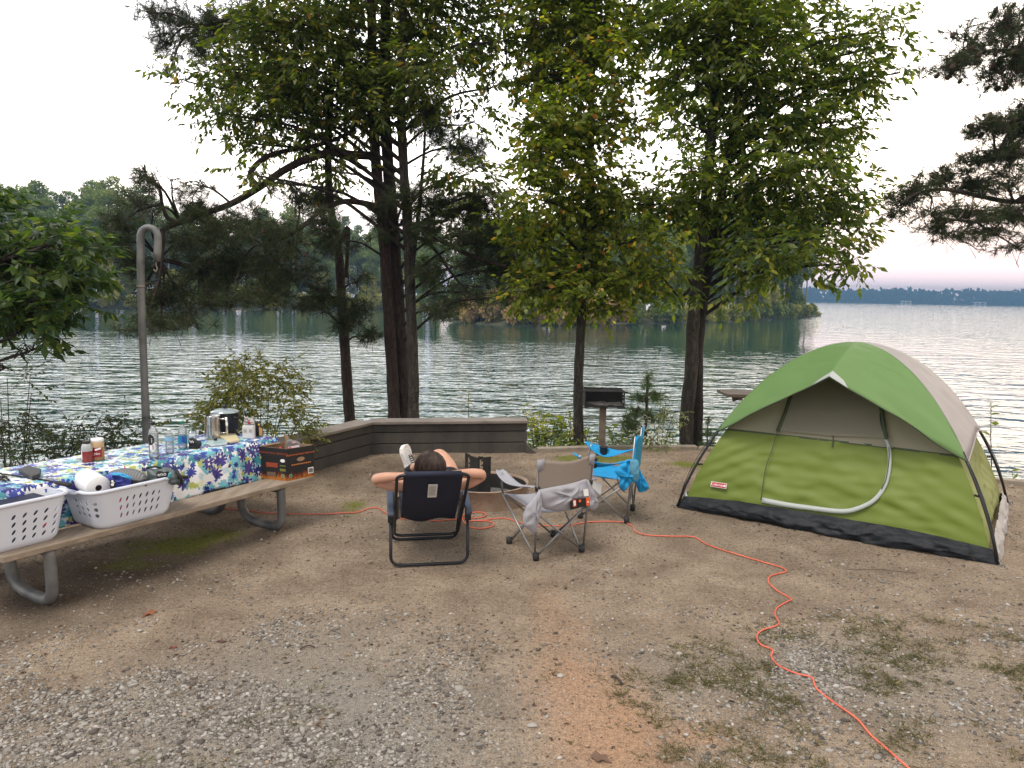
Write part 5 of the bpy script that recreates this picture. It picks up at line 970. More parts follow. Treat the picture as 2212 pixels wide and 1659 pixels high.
N = [(V_((-.60, 5.98, .44)), .11), (V_((-.60, 5.85, .50)), .11), (V_((-.60, 5.72, .60)), .12), (V_((-.598, 5.62, .68)), .10), (V_((-.596, 5.575, .735)), .052), (V_((-.594, 5.545, .80)), .07), (V_((-.594, 5.53, .86)), .085), (V_((-.594, 5.535, .895)), .06),
     (V_((-.765, 5.60, .655)), .058), (V_((-.90, 5.61, .655)), .050), (V_((-1.005, 5.60, .685)), .042), (V_((-1.02, 5.56, .715)), .038), (V_((-.93, 5.53, .735)), .041), (V_((-.82, 5.50, .75)), .032), (V_((-.745, 5.485, .765)), .025),
     (V_((-.43, 5.62, .665)), .058), (V_((-.305, 5.62, .685)), .050), (V_((-.215, 5.61, .735)), .042), (V_((-.205, 5.57, .765)), .038), (V_((-.29, 5.535, .775)), .041), (V_((-.38, 5.505, .778)), .032), (V_((-.445, 5.49, .78)), .025),
     (V_((-.485, 6.04, .49)), .088), (V_((-.505, 6.14, .625)), .076), (V_((-.565, 6.28, .72)), .060), (V_((-.605, 6.36, .745)), .055), (V_((-.68, 6.45, .68)), .052), (V_((-.80, 6.56, .60)), .043), (V_((-.895, 6.66, .535)), .033),
     (V_((-.69, 6.06, .45)), .085), (V_((-.74, 6.25, .50)), .073), (V_((-.77, 6.45, .56)), .055), (V_((-.79, 6.57, .53)), .052), (V_((-.81, 6.78, .47)), .038), (V_((-.82, 6.88, .44)), .033)]
ED = [(0, 1), (1, 2), (2, 3), (3, 4), (4, 5), (5, 6), (6, 7), (3, 8), (8, 9), (9, 10), (10, 11), (11, 12), (12, 13), (13, 14), (3, 15), (15, 16), (16, 17), (17, 18), (18, 19), (19, 20), (20, 21), (0, 22), (22, 23), (23, 24), (24, 25), (25, 26), (26, 27), (27, 28), (0, 29), (29, 30), (30, 31), (31, 32), (32, 33), (33, 34)]
def hand(wr, dr, spread):     # palm, four bent fingers and a thumb as chains rooted in the wrist node
    dr = V_(dr).normalized(); sd = V_(spread).normalized(); i0 = len(N); N.append((wr+dr*.045, .027)); base = i0; ed = [(None, i0)]
    for k, (o, L) in enumerate(((-.030, .062), (-.010, .075), (.011, .072), (.030, .058))):
        a = len(N); kn = wr+dr*.085+sd*o; N.append((kn, .0095)); N.append((kn+dr*L*.5+V_((0, .008, .008)), .0085)); N.append((kn+dr*L+V_((0, .022, .006)), .007)); ed += [(base, a), (a, a+1), (a+1, a+2)]
    a = len(N); N.append((wr+dr*.05-sd*.042, .011)); N.append((wr+dr*.085-sd*.06, .009)); ed += [(base, a), (a, a+1)]; return ed
for e in hand(N[14][0], (1, -.02, .12), (.1, .1, 1)): ED.append((14 if e[0] is None else e[0], e[1]))
for e in hand(N[21][0], (-1, -.02, .05), (.1, .1, 1)): ED.append((21 if e[0] is None else e[0], e[1]))
N = [(n[0]+(V_((0, .035, .03)) if n[0].y < 6.2 and n[0].z < .72 and abs(n[0].x+.6) < .16 else V_((0, 0, 0))), n[1]) for n in N]
per = skin('person', N, ED, m_skin); tag(per, 'person lying back in the navy recliner, hands behind the head, one knee raised, black shorts', 'person')
# face, ears: small forms on the far side of the head
q = MB(); hc = V_((-.594, 5.545, .855)); q.lathe([(.0, .02), (.012, .0), (.017, -.02), (.0, -.03)], hc+V_((0, .085, 0)), 8); q.obj('nose', m_skin, per, True)
for s_ in (-1, 1):
    q = MB(); q.lathe([(.002, -.028), (.014, -.018), (.018, .005), (.012, .026), (.002, .03)], hc+V_((s_*.088, -.005, -.01)), 10, sx=.45); q.obj('ear', m_skin, per, True)
    q = MB(); q.lathe([(.001, -.009), (.008, -.005), (.01, 0), (.008, .005), (.001, .009)], hc+V_((s_*.03, .078, .042)), 8); q.obj('eye', m_wht, per, True)
q = MB(); q.box(hc+V_((0, .083, -.045)), (.045, .01, .01)); q.obj('mouth', M('lips', (.4, .14, .12), .5), per, bevel=.003)
# hair: a shell of long strands falling back over the headrest
m_hair = M('dark_hair', (.022, .012, .008), .42, col2=(.06, .03, .018), vs=30, stretch=(6, 1, .5), bump=.5, bs=60, spec=.6)
hcen = V_((-.594, 5.515, .835))
def hair(u, v):
    a = 2*math.pi*u; ph = math.pi*(.02+.62*v); r_ = math.sin(ph); st = 1+.05*math.sin(a*17+v*3)+.03*math.sin(a*31)
    x = math.cos(a)*r_*.104*st*(1+.10*v); y = math.sin(a)*r_*.105*st; z = math.cos(ph)*.108-(.02*v*v if math.sin(a) < .3 else 0)
    if v > .75: x *= 1+.15*(v-.75)*2
    if math.sin(a) > .35 and v > .45: y = min(y, .06)
    return hcen+V_((x, y, z))
q = MB(); q.grid(hair, 96, 22, closeu=True); q.obj('hair', m_hair, per, True)
hs = MB()
for k in range(420):
    a = random.uniform(math.pi*.95, math.pi*2.05); r0_ = random.uniform(.0, 1); P = []
    for j in range(6):
        v = .05+.19*j; ph = math.pi*(.02+.62*v); rr = math.sin(ph)*(.109+.004*math.sin(k)); P.append(hcen+V_((math.cos(a+.06*math.sin(k*1.3)*v)*rr*(1+.1*v), math.sin(a)*rr, math.cos(ph)*.112-.02*v*v)))
    hs.tube(P, [.0008, .0012, .0012, .0012, .001, .0004], 3, cap=False)
hs.obj('hair_strands', m_hair, per, True)
skin('shirt', [(V_((-.60, 5.97, .455)), (.135, .11)), (V_((-.60, 5.84, .52)), (.135, .115)), (V_((-.60, 5.71, .61)), (.15, .115)), (V_((-.598, 5.625, .675)), (.12, .10)), (V_((-.73, 5.61, .665)), .073), (V_((-.79, 5.605, .655)), .066), (V_((-.465, 5.62, .672)), .073), (V_((-.405, 5.62, .668)), .066)], [(0, 1), (1, 2), (2, 3), (3, 4), (4, 5), (3, 6), (6, 7)], m_shirt, per)
skin('shorts', [(V_((-.60, 5.99, .44)), .13), (V_((-.485, 6.04, .50)), .104), (V_((-.50, 6.12, .60)), .095), (V_((-.52, 6.18, .66)), .087), (V_((-.69, 6.06, .46)), .102), (V_((-.735, 6.24, .51)), .09)], [(0, 1), (1, 2), (2, 3), (0, 4), (4, 5)], m_shorts, per)
m_sock = M('black_sock', (.015, .015, .017), .9); m_shoeg = M('pale_grey_knit', (.45, .45, .46), .7, bump=.3, bs=90); m_sole = M('white_foam', (.72, .70, .66), .6)
def shoe(heel, toe, upv, name_par):
    d_ = (toe-heel); L = d_.length; d_.normalize(); u_ = (V_(upv)-d_*V_(upv).dot(d_)).normalized(); s_ = d_.cross(u_)
    def ring(t_, z0, z1, w_): c = heel+d_*t_*L; return c, z0, z1, w_
    prof = [(-.02, .0, .075, .024), (.05, 0, .095, .034), (.22, 0, .092, .036), (.38, 0, .075, .036), (.55, 0, .062, .043), (.75, .0, .052, .050), (.9, .004, .042, .042), (1.0, .012, .03, .018)]
    q = MB(); vs = []
    for t_, z0, z1, w_ in prof:
        for k in range(14): a = 2*math.pi*k/14; vs.append(heel+d_*t_*L+s_*math.cos(a)*w_*(1-.35*max(0, math.sin(a)))+u_*(lerp(z0+.018, z1, (math.sin(a)+1)/2)))
    q.add(vs, [(i*14+k, i*14+(k+1) % 14, (i+1)*14+(k+1) % 14, (i+1)*14+k) for i in range(7) for k in range(14)]+[tuple(range(14))[::-1], tuple(98+k for k in range(14))]); sh = q.obj('shoe', m_shoeg, name_par, True)
    q = MB(); vs = []
    for t_, z0, z1, w_ in prof:
        for a, b_ in ((-1, -.012), (1, -.012), (1.04, .042), (-1.04, .042)): vs.append(heel+d_*(t_*1.03-.01)*L+s_*a*w_*1.04+u_*(b_+z0))
    q.add(vs, [(i*4+k, i*4+(k+1) % 4, (i+1)*4+(k+1) % 4, (i+1)*4+k) for i in range(7) for k in range(4)]+[(3, 2, 1, 0), (28, 29, 30, 31)]); q.obj('sole', m_sole, sh, bevel=.006)
    q = MB()
    for k in range(5): c = heel+d_*(.36+k*.065)*L+u_*(.082-k*.0055); q.tube([c-s_*.022, c+u_*.004, c+s_*.022], .003, 5)
    q.obj('laces', m_wht, sh, True); q = MB(); q.add([heel+d_*(.3)*L+u_*.088+s_*.026, heel+d_*.3*L+u_*.088-s_*.026, heel+d_*.66*L+u_*.062-s_*.02, heel+d_*.66*L+u_*.062+s_*.02], [(0, 1, 2, 3)]); q.obj('tongue', m_sock, sh)
shoe(V_((-.905, 6.70, .475)), V_((-.975, 6.72, .735)), (.75, -.55, .1), per); shoe(V_((-.83, 6.95, .36)), V_((-.85, 7.0, .54)), (0, -1, .2), per)
q = MB(); q.tube([V_((-.865, 6.63, .555)), V_((-.90, 6.67, .535)), V_((-.92, 6.69, .515))], [.036, .038, .04], 12); q.obj('sock', m_sock, per, True)
q = MB(); q.tube([V_((-.815, 6.84, .45)), V_((-.83, 6.92, .42))], [.04, .042], 12); q.obj('sock', m_sock, per, True)
q = MB(); wv = V_((-.775, 5.49, .76)); q.tube([wv, wv+V_((.016, -.003, .003))], .031, 14); q.box(wv+V_((.008, -.032, .0)), (.028, .01, .028)); q.obj('watch', m_cap_, per, True)
# ================================================================ baskets and their contents
m_bask = M('white_plastic', (.60, .64, .73), .42, spec=.4); m_paper = M('paper_towel', (.78, .79, .80), .9, bump=.15, bs=60)
def rrect(cx, cy, hx, hy, r, s):           # point on a rounded rectangle at perimeter fraction s
    Lx, Ly, A = 2*(hx-r), 2*(hy-r), math.pi*r/2; tot = 2*Lx+2*Ly+4*A; d = (s % 1)*tot
    for seg_, (ln, kind) in enumerate(((Lx, 0), (A, 1), (Ly, 0), (A, 1), (Lx, 0), (A, 1), (Ly, 0), (A, 1))):
        if d <= ln: break
        d -= ln
    side = seg_//2
    cs = [(hx-r, -hy+r), (hx-r, hy-r), (-hx+r, hy-r), (-hx+r, -hy+r)]
    if kind == 0:
        st_ = [(-hx+r, -hy), (hx, -hy+r), (hx-r, hy), (-hx, hy-r)][side]; dr = [(1, 0), (0, 1), (-1, 0), (0, -1)][side]; return st_[0]+dr[0]*d, st_[1]+dr[1]*d
    a = -math.pi/2+side*math.pi/2+d/r; c = cs[side]; return c[0]+r*math.cos(a), c[1]+r*math.sin(a)
def basket(label, o, X, Y_, hx, hy, hh, taper, hole_spec, grip=False):
    """o: centre of the base; X along the bench, Y_ away from the viewer; walls flare upward"""
    t = thing('laundry_basket', label, 'laundry basket', o, 'white laundry baskets on the bench'); Z = ZZ
    def W_(s, v):
        f_ = 1-taper*(1-v)-(.05*(1-min(1, v/.12))**2); x, y = rrect(0, 0, hx*f_, hy*f_, .09*f_, s); return o+X*x+Y_*y+Z*(hh*v)
    q = MB(); NS = 168; NV = 24; holes = {}
    cells = set()
    for (s0, s1, v0, v1, nx, nz, slant) in hole_spec:
        i0, i1 = int(s0*NS), int(s1*NS); j0, j1 = int(v0*NV), int(v1*NV)
        for i in range(i0, i1):
            for j in range(j0, j1): cells.add((i % NS, j))
        for a in range(nx):
            for b_ in range(nz):
                ua, ub = (i0+(i1-i0)*a/nx)/NS, (i0+(i1-i0)*(a+1)/nx)/NS; va, vb = (j0+(j1-j0)*b_/nz)/NV, (j0+(j1-j0)*(b_+1)/nz)/NV; n = 16; outer, inner = [], []
                for k in range(n):
                    an = 2*math.pi*k/n+math.pi/4; cx, cz = math.cos(an), math.sin(an); m_ = max(abs(cx), abs(cz)); ox, oz = cx/m_, cz/m_
                    lx = .60*cx*(.9 if slant else .72); lz = .66*cz
                    if slant: sh = .38*lz; lx = lx*.60+sh; pw = 1
                    outer.append(W_(lerp(ua, ub, ox*.5+.5), lerp(va, vb, oz*.5+.5))); inner.append(W_(lerp(ua, ub, lx*.5+.5), lerp(va, vb, lz*.5+.5)))
                q.add(outer+inner, [(k, (k+1) % n, n+(k+1) % n, n+k) for k in range(n)])
    vs = [W_(i/NS, j/NV) for j in range(NV+1) for i in range(NS)]; q.add(vs, [(j*NS+i, j*NS+(i+1) % NS, (j+1)*NS+(i+1) % NS, (j+1)*NS+i) for j in range(NV) for i in range(NS) if (i, j) not in cells])
    q.add([W_(i/NS, 0)+Z*.001 for i in range(NS)], [tuple(range(NS-1, -1, -1))]); q.obj('basket_wall', m_bask, t, False, solid=.003)
    q = MB(); P = []
    for i in range(140):
        x, y = rrect(0, 0, hx+.008, hy+.008, .095, i/140); dip = -.022*max(0, 1-(y/(hy*.42))**2)*(1 if abs(x) > hx-.02 else 0); P.append(o+X*x+Y_*y+Z*(hh+dip))
    q.tube(P, .013, 10, closed=True); q.obj('rim', m_bask, t, True)
    return t, W_
bX, bY = -tt, tn
o2 = T(1.70, .205, .441); b2, W2 = basket('white laundry basket with a paper towel roll and stuff sacks, nearer the table middle', o2, bX, bY, .345, .215, .275, .20, [(.165-.02, .30, .25, .80, 1, 1, 0)][:0]+[(.045, .225, .20, .80, 7, 3, True), (.80+.055, .80+.185, .30, .82, 4, 3, False), (.50+.03, .50+.21, .2, .8, 7, 3, True)])
o1 = T(2.465, .30, .441); b1, W1b = basket('white laundry basket cut by the left picture edge, a grey grip on its rim', o1, bX, bY, .325, .235, .30, .16, [(.085, .255, .15, .80, 5, 4, True), (.55, .70, .2, .8, 5, 4, True)])
m_grip = M('grey_grip', (.20, .21, .23), .6); q = MB(); P = [at(px, py, 5.15) for px, py in ((92, 1046), (97, 1039), (105, 1037), (115, 1040), (120, 1047))]; q.tube(cat(P, 4), .016, 10); q.obj('grip', m_grip, b1, True)
# paper towel roll
fc_ = at(213, 1054, 5.16); ax_ = Vector((-.75, .66, .06)).normalized(); sX = ax_.cross(ZZ).normalized(); sY = sX.cross(ax_)
t = thing('paper_towel_roll', 'white paper towel roll lying in the basket', 'paper towels', fc_); q = MB(); q.lathe([(.021, 0), (.079, 0), (.083, .004), (.083, .236), (.079, .24), (.021, .24)], fc_, 40, (sX, sY, ax_), cap=False); q.obj('roll', m_paper, t, True)
q = MB(); q.lathe([(.0215, -.0005), (.0215, .24)], fc_, 20, (sX, sY, ax_), cap=False); q.lathe([(.0, .03), (.021, .03)], fc_, 20, (sX, sY, ax_), cap=False); q.obj('cardboard_core', M('dark_core', (.05, .04, .035), .9), t, True)
def blob(name, label, cat_, pts, y, th, mat, nrm=(.3, -1, .2), jit=1., parent=None):
    P = [at(px, py, y) for px, py in pts]; q = MB(); c = sum(P, Vector())/len(P); puffy(q, P, th, nrm, jit=jit)
    if parent is None: t = thing(name, label, cat_, c); q.obj('pouch', mat, t, True); return t
    return q.obj(name, mat, parent, True)
m_bsack = M('royal_blue_nylon', (.045, .06, .32), .45, bump=.3, bs=9, wr=6, spec=.5); m_csack = M('cyan_nylon', (.02, .28, .55), .45, bump=.2, bs=9); m_gsack = M('slate_nylon', (.10, .13, .13), .5, bump=.3, bs=9, wr=7); m_pad = M('grey_pad', (.19, .20, .21), .7, bump=.1, bs=12); m_blkf = M('black_webbing', (.012, .012, .014), .7)
t = blob('stuff_sack', 'blue and cyan stuff sack with a white emblem patch beside the paper towels', 'stuff sack', [(228, 1028), (240, 1020), (262, 1022), (282, 1030), (284, 1045), (278, 1060), (240, 1066), (226, 1050)], 5.28, .07, m_bsack)
blob('side_panel', None, None, [(240, 1021), (262, 1021), (281, 1029), (284, 1036), (262, 1030), (238, 1026)], 5.22, .02, m_csack, parent=t); blob('patch', None, None, [(238, 1036), (248, 1037), (249, 1054), (238, 1054)], 5.185, .006, m_blkf, parent=t, jit=0)
q = MB()
for p_, r_ in (((243, 1040), .009), ((243, 1047), .011), ((246, 1043), .005)): q.lathe([(.0, .0), (r_, .001), (.0, .003)], at(*p_, 5.172), 10, (Vector((1, 0, 0)), ZZ, Vector((0, -1, 0))))
q.obj('emblem', m_wht, t)
t = thing('sleeping_pad', 'ribbed grey foam pad behind the stuff sacks in the basket', 'sleeping pad', at(280, 1020, 5.45)); q = MB()
def pad(u, v): c = at(lerp(238, 322, u), 1040, 5.45); a = math.pi*(v*1.1-.05); rr = .085*(math.sin(math.pi*min(1, .12+u*.95))**.35); return c+Vector((0, -math.cos(a)*rr*.9, math.sin(a)*rr*1.1))+Vector((math.sin(a*2)*.0, 0, .004*math.sin(u*95)))
q.grid(pad, 160, 12); q.obj('pad_roll', m_pad, t, True, solid=.004)
t = blob('hammock_sack', 'slate green hammock sack with a lettered patch at the right end of the basket', 'stuff sack', [(317, 1010), (330, 1013), (345, 1011), (362, 1010), (378, 1018), (386, 1030), (388, 1044), (372, 1048), (350, 1050), (326, 1048), (318, 1034)], 5.52, .07, m_gsack)
o_ = at(352, 1026, 5.435); A_, B_ = Vector((1, .12, .14)).normalized(), Vector((0, -.12, 1)).normalized(); q = MB(); q.box(o_, (.088, .042, .003), (A_, B_, A_.cross(B_))); pt = q.obj('patch', m_blkf, t); text('lettering', 'eno', .042, o_-Vector((.006, .004, -.006)), A_, B_, m_wht, pt)
q = MB(); q.tube([at(317, 1011, 5.5), at(335, 1008, 5.48), at(350, 1012, 5.5)], .008, 7); q.tube(cat([at(380, 1018, 5.5), at(390, 1030, 5.48), at(392, 1044, 5.5), at(385, 1046, 5.5)], 3), .012, 7); q.obj('drawcord', m_blkf, t, True)
blob('teal_pouch', 'small teal drybag knot hanging on the hammock sack', 'pouch', [(364, 1022), (370, 1021), (371, 1030), (366, 1034), (362, 1032)], 5.42, .015, M('teal_nylon', (.05, .28, .34), .5))
blob('black_pouch', 'black strapped pouch between the blue sack and the slate sack', 'pouch', [(274, 1040), (285, 1036), (300, 1038), (315, 1035), (317, 1050), (295, 1058), (276, 1056)], 5.32, .04, m_blkf)
q = MB(); q.tube([at(385, 1031.5, 5.5), at(399, 1030.5, 5.55), at(404, 1031, 5.56)], [.014, .014, .012], 10); q.tube([at(404, 1031, 5.56), at(411, 1030.5, 5.58)], .007, 8); tag(q.obj('black_rod_end', m_blkf, None, True), 'thick black rod end poking out of the basket at its right', 'rod')
# things inside the baskets that show through the holes
m_pink = M('pink_wrapper', (.55, .05, .12), .5); m_tan = M('tan_cloth', (.42, .30, .22), .8)
for nm, lab, a, n_, z, s_, mt in (('red_packet', 'red packet seen through the left holes of the nearer basket', 1.80, .10, .55, (.12, .08, .17), m_pink), ('tan_bundle', 'tan bundle behind the middle holes of the nearer basket', 1.70, .11, .54, (.07, .08, .15), m_tan), ('dark_bundle', 'dark clothes filling the right half of the nearer basket', 1.56, .17, .55, (.18, .18, .18), m_blkf), ('grey_bundle', 'grey cloth behind the end holes of the nearer basket', 1.93, .20, .54, (.08, .2, .17), M('grey_cloth', (.25, .26, .28), .9))):
    q = MB(); q.box(T(a, n_, z), s_, (bX, bY, ZZ)); tag(q.obj(nm, mt, None, bevel=.02), lab, 'bundle')
m_bin = M('navy_bin', (.02, .024, .05), .55)
q = MB(); q.box(T(2.43, .33, .585), (.44, .30, .26), (bX, bY, ZZ)); tag(q.obj('navy_storage_box', m_bin, None, bevel=.02), 'dark navy storage box filling the basket at the left edge', 'box')
q = MB(); q.box(T(2.25, .15, .52), (.05, .02, .06), (bX, bY, ZZ)); tag(q.obj('red_can', m_red, None, bevel=.008), 'small red packet behind the lowest hole of the left basket', 'packet')
q = MB(); q.tube(cat([at(-60, 1012, 5.3), at(0, 1023, 5.25), at(80, 1034, 5.15), at(118, 1042, 5.08)], 4), .006, 8); q.tube(cat([at(118, 1042, 5.08), at(135, 1045, 5.05), at(152, 1048, 5.02)], 3), [.009, .012, .014, .015, .015, .016, .014], 10); tag(q.obj('walking_stick', m_blkf, None, True), 'thin black stick with a thick grip lying over the left basket', 'stick')
# firewood box
m_card = M('black_print', (.012, .011, .011), .45, col2=(.02, .018, .017), vs=30); m_kraft = M('kraft_board', (.26, .165, .10), .85, col2=(.32, .21, .13), vs=10); m_flame = M('flame_print', (.10, .02, .008), .5)
nt = m_flame.node_tree; b = nt.nodes['Principled BSDF']; tc = nd(nt, 'ShaderNodeTexCoord'); mp = nd(nt, 'ShaderNodeMapping'); mp.inputs['Scale'].default_value = (26, 26, 7); lk(nt, tc.outputs['Object'], mp.inputs['Vector']); n = nd(nt, 'ShaderNodeTexNoise', Scale=1., Detail=3, Distortion=1.2); lk(nt, mp.outputs[0], n.inputs['Vector'])
sz = nd(nt, 'ShaderNodeSeparateXYZ'); lk(nt, tc.outputs['Object'], sz.inputs[0]); ml = nd(nt, 'ShaderNodeMath', operation='MULTIPLY_ADD'); ml.inputs[1].default_value = -7.5; lk(nt, sz.outputs['Z'], ml.inputs[0]); lk(nt, n.outputs['Fac'], ml.inputs[2]); r_ = ramp(nt, [(.0, (.012, .011, .011)), (.12, (.07, .018, .008)), (.26, (.22, .045, .01)), (.42, (.40, .14, .02))]); lk(nt, ml.outputs[0], r_.inputs[0]); lk(nt, r_.outputs[0], b.inputs['Base Color'])
bc = T(.275, .055, .441); c1_ = T(.002, .01, .441); c0_ = T(.34, .36, .441)      # near corner, right corner, left back corner
c2_ = c1_+(c0_-bc); BH = .285; t = thing('firewood_box', 'black open firewood carton with flame print on the right end of the bench', 'box', bc)
q = MB(); cor = [bc, c1_, c2_, c0_]
for i in range(4):
    a, b_ = cor[i], cor[(i+1) % 4]; d_ = (b_-a).normalized(); n_ = d_.cross(ZZ); q.box((a+b_)/2+ZZ*BH/2-n_*.003, ((b_-a).length-.007, .005, BH), (d_, n_, ZZ))
q.obj('carton_wall', m_kraft, t); q = MB(); q.add([p+ZZ*.004 for p in cor], [(0, 1, 2, 3)]); q.obj('carton_floor', m_kraft, t)
for i in (0, 3):        # printed faces toward the viewer
    a, b_ = (cor[0], cor[1]) if i == 0 else (cor[3], cor[0]); d_ = (b_-a).normalized(); n_ = d_.cross(ZZ).normalized(); w_ = (b_-a).length; c = (a+b_)/2
    q = MB(); q.box(c+n_*.0015+ZZ*BH/2, (w_, .002, BH), (d_, n_, ZZ)); fcn = q.obj('printed_face', m_flame, t)
    fs_ = .0235 if i == 0 else .027; text('lettering', 'PREMIUM NATURAL FIREWOOD', fs_*.86, c+n_*.003+ZZ*(BH*(.78 if i == 0 else .83)), d_, ZZ, M('dull_red_print', (.32, .06, .02), .6) if i else M('orange_red_print', (.6, .13, .03), .6), fcn, .0008)
    if i == 0:
        q = MB()
        for k in range(11): q.box(c+n_*.003+d_*(-.085+.018*k)*w_/.27+ZZ*(BH*.47+random.uniform(-.001, .001)), (.012, .001, .010), (d_, n_, ZZ))
        q.obj('small_print', M('orange_print_small', (.6, .2, .04), .6), fcn); q = MB(); q.lathe([(0, .0), (.019, .0), (.019, .001), (0, .001)], c+n_*.003+d_*(.0)+ZZ*BH*.62, 20, (d_, ZZ, n_), sx=2.1); q.obj('hand_hole', m_kraft, fcn)
        q = MB(); q.box(c+n_*.003+d_*w_*.37+ZZ*BH*.2, (.058, .001, .055), (d_, n_, ZZ)); s_ = q.obj('barcode_label', m_wht, fcn); q = MB(); [q.box(c+n_*.0042+d_*(w_*.37-.02+k*.0045)+ZZ*BH*.2, (.0022, .001, .038), (d_, n_, ZZ)) for k in range(10)]; q.obj('barcode', m_card, fcn)
    else:
        q = MB(); q.box(c+n_*.003+d_*.0+ZZ*BH*.46, (.12, .001, .04), (d_, n_, ZZ)); q.obj('emblem_block', M('brick_print', (.28, .05, .02), .6), fcn)
        q = MB(); q.lathe([(0, 0), (.02, 0), (.02, .001), (0, .001)], c+n_*.003+d_*w_*.36+ZZ*BH*.62, 20, (d_, ZZ, n_), sx=1.2, sy=.75); q.obj('oval_badge', m_wht, fcn)
        q = MB(); q.lathe([(0, 0), (.015, 0), (.015, .001), (0, .001)], c+n_*.003-d_*w_*.40+ZZ*BH*.66, 20, (d_, ZZ, n_)); q.obj('yellow_badge', M('yellow_print', (.5, .45, .05), .6), fcn)
        q = MB(); q.box(c+n_*.003+d_*w_*.36+ZZ*BH*.46, (.06, .001, .008), (d_, n_, ZZ)); q.box(c+n_*.003+d_*w_*.36+ZZ*BH*.33, (.06, .001, .022), (d_, n_, ZZ)); q.obj('green_print', M('olive_print', (.16, .17, .04), .6), fcn)
        q = MB(); q.box(c+n_*.003-d_*.01+ZZ*BH*.16, (.085, .001, .04), (d_, n_, ZZ)); q.obj('hand_hole', M('carton_shadow', (.14, .09, .06), .9), fcn)
    q = MB(); q.lathe([(.010, 0), (.018, 0), (.018, .001), (.010, .001)], c+n_*.0035+d_*(w_*(-.38 if i == 0 else .36))+ZZ*BH*.14, 6, (d_, ZZ, n_), cap=False); q.obj('recycling_mark', M('green_mark', (.12, .42, .22), .6), fcn)
q = MB(); d_ = (cor[2]-cor[1]).normalized(); q.box(cor[2]-d_*.03+ZZ*(BH+.03), (.04, .006, .085), (d_, d_.cross(ZZ), (ZZ+d_*.35).normalized())); d2 = (cor[3]-cor[2]).normalized(); q.box((cor[2]+cor[3])/2+ZZ*(BH+.002)+Vector((0, -.02, 0)), (.2, .05, .004), (d2, d2.cross(ZZ), ZZ)); q.obj('torn_flap', m_kraft, t)
# bottle and grey carton in the box
bb = (cor[0]+cor[1]+cor[2]+cor[3])/4+ZZ*.01; t = thing('spray_bottle', 'white bottle with a red cap inside the firewood box', 'bottle', bb)
q = MB(); c_ = bb+Vector((-.03, -.05, .02)); q.lathe([(.0, 0), (.036, 0), (.038, .02), (.038, .15), (.03, .185), (.012, .205), (.012, .21)], c_, 20); q.obj('bottle_body', m_wht, t, True); q = MB(); q.lathe([(.014, .205), (.015, .245), (.009, .252)], c_, 16); q.obj('cap', m_red, t, True)
m_gc = M('grey_carton', (.16, .155, .15), .7); t = thing('grey_carton', 'grey handled carton with a pink label inside the firewood box', 'carton', bb+Vector((.05, -.02, 0))); P = [pl(bb+Vector((.05, -.04, 0)), Vector((.35, -1, 0)).normalized(), 965/1.8228*0+526.7+x/6.506/1.8228, 921.7+y/6.506/1.8228) for x, y in ((1110, 620), (1105, 420), (1140, 360), (1220, 370), (1350, 400), (1440, 440), (1500, 530), (1490, 600))]
q = MB(); q.prism(P, (-.03, .09, 0)); q.obj('carton_body', m_gc, t, bevel=.006)
fr = lambda x, y, off: pl(bb+Vector((.05, -.04, 0)), Vector((.35, -1, 0)).normalized(), 526.7+x/6.506/1.8228, 921.7+y/6.506/1.8228)+Vector((.35, -1, 0)).normalized()*off
q = MB(); q.prism([fr(*p, .003) for p in ((1130, 520), (1415, 465), (1430, 520), (1140, 575))], Vector((.35, -1, 0))*-.001); s_ = q.obj('label', M('pale_pink_label', (.75, .62, .66), .6), t); q = MB(); q.prism([fr(*p, .003) for p in ((1230, 385), (1310, 380), (1350, 410), (1245, 430))], Vector((.35, -1, 0))*-.001); q.obj('label', M('pink_label', (.7, .35, .4), .6), t)
q = MB(); q.prism([fr(*p, .005) for p in ((1140, 527), (1210, 512), (1215, 555), (1145, 568))], Vector((.35, -1, 0))*-.001); q.obj('red_print', M('red_print', (.6, .1, .14), .6), s_)

# ================================================================ things on the table
m_clear, nt, b = newmat('clear_plastic'); tr = nd(nt, 'ShaderNodeBsdfTransparent'); tr.inputs[0].default_value = (.93, .96, .97, 1); gl = nd(nt, 'ShaderNodeBsdfGlossy', Roughness=.06); fr_ = nd(nt, 'ShaderNodeFresnel', IOR=1.5); df = nd(nt, 'ShaderNodeBsdfDiffuse'); df.inputs[0].default_value = (.6, .65, .68, 1)
mx = nd(nt, 'ShaderNodeMixShader'); ad_ = nd(nt, 'ShaderNodeMath', operation='ADD'); ad_.inputs[1].default_value = .06; lk(nt, fr_.outputs[0], ad_.inputs[0]); lk(nt, ad_.outputs[0], mx.inputs[0]); lk(nt, tr.outputs[0], mx.inputs[1]); lk(nt, gl.outputs[0], mx.inputs[2]); m2_ = nd(nt, 'ShaderNodeMixShader', Fac=.28); lk(nt, mx.outputs[0], m2_.inputs[1]); lk(nt, df.outputs[0], m2_.inputs[2]); lk(nt, m2_.outputs[0], nt.nodes['Material Output'].inputs[0])
ZT_ = .768
def on(px, py): return G(px, py, ZT_)
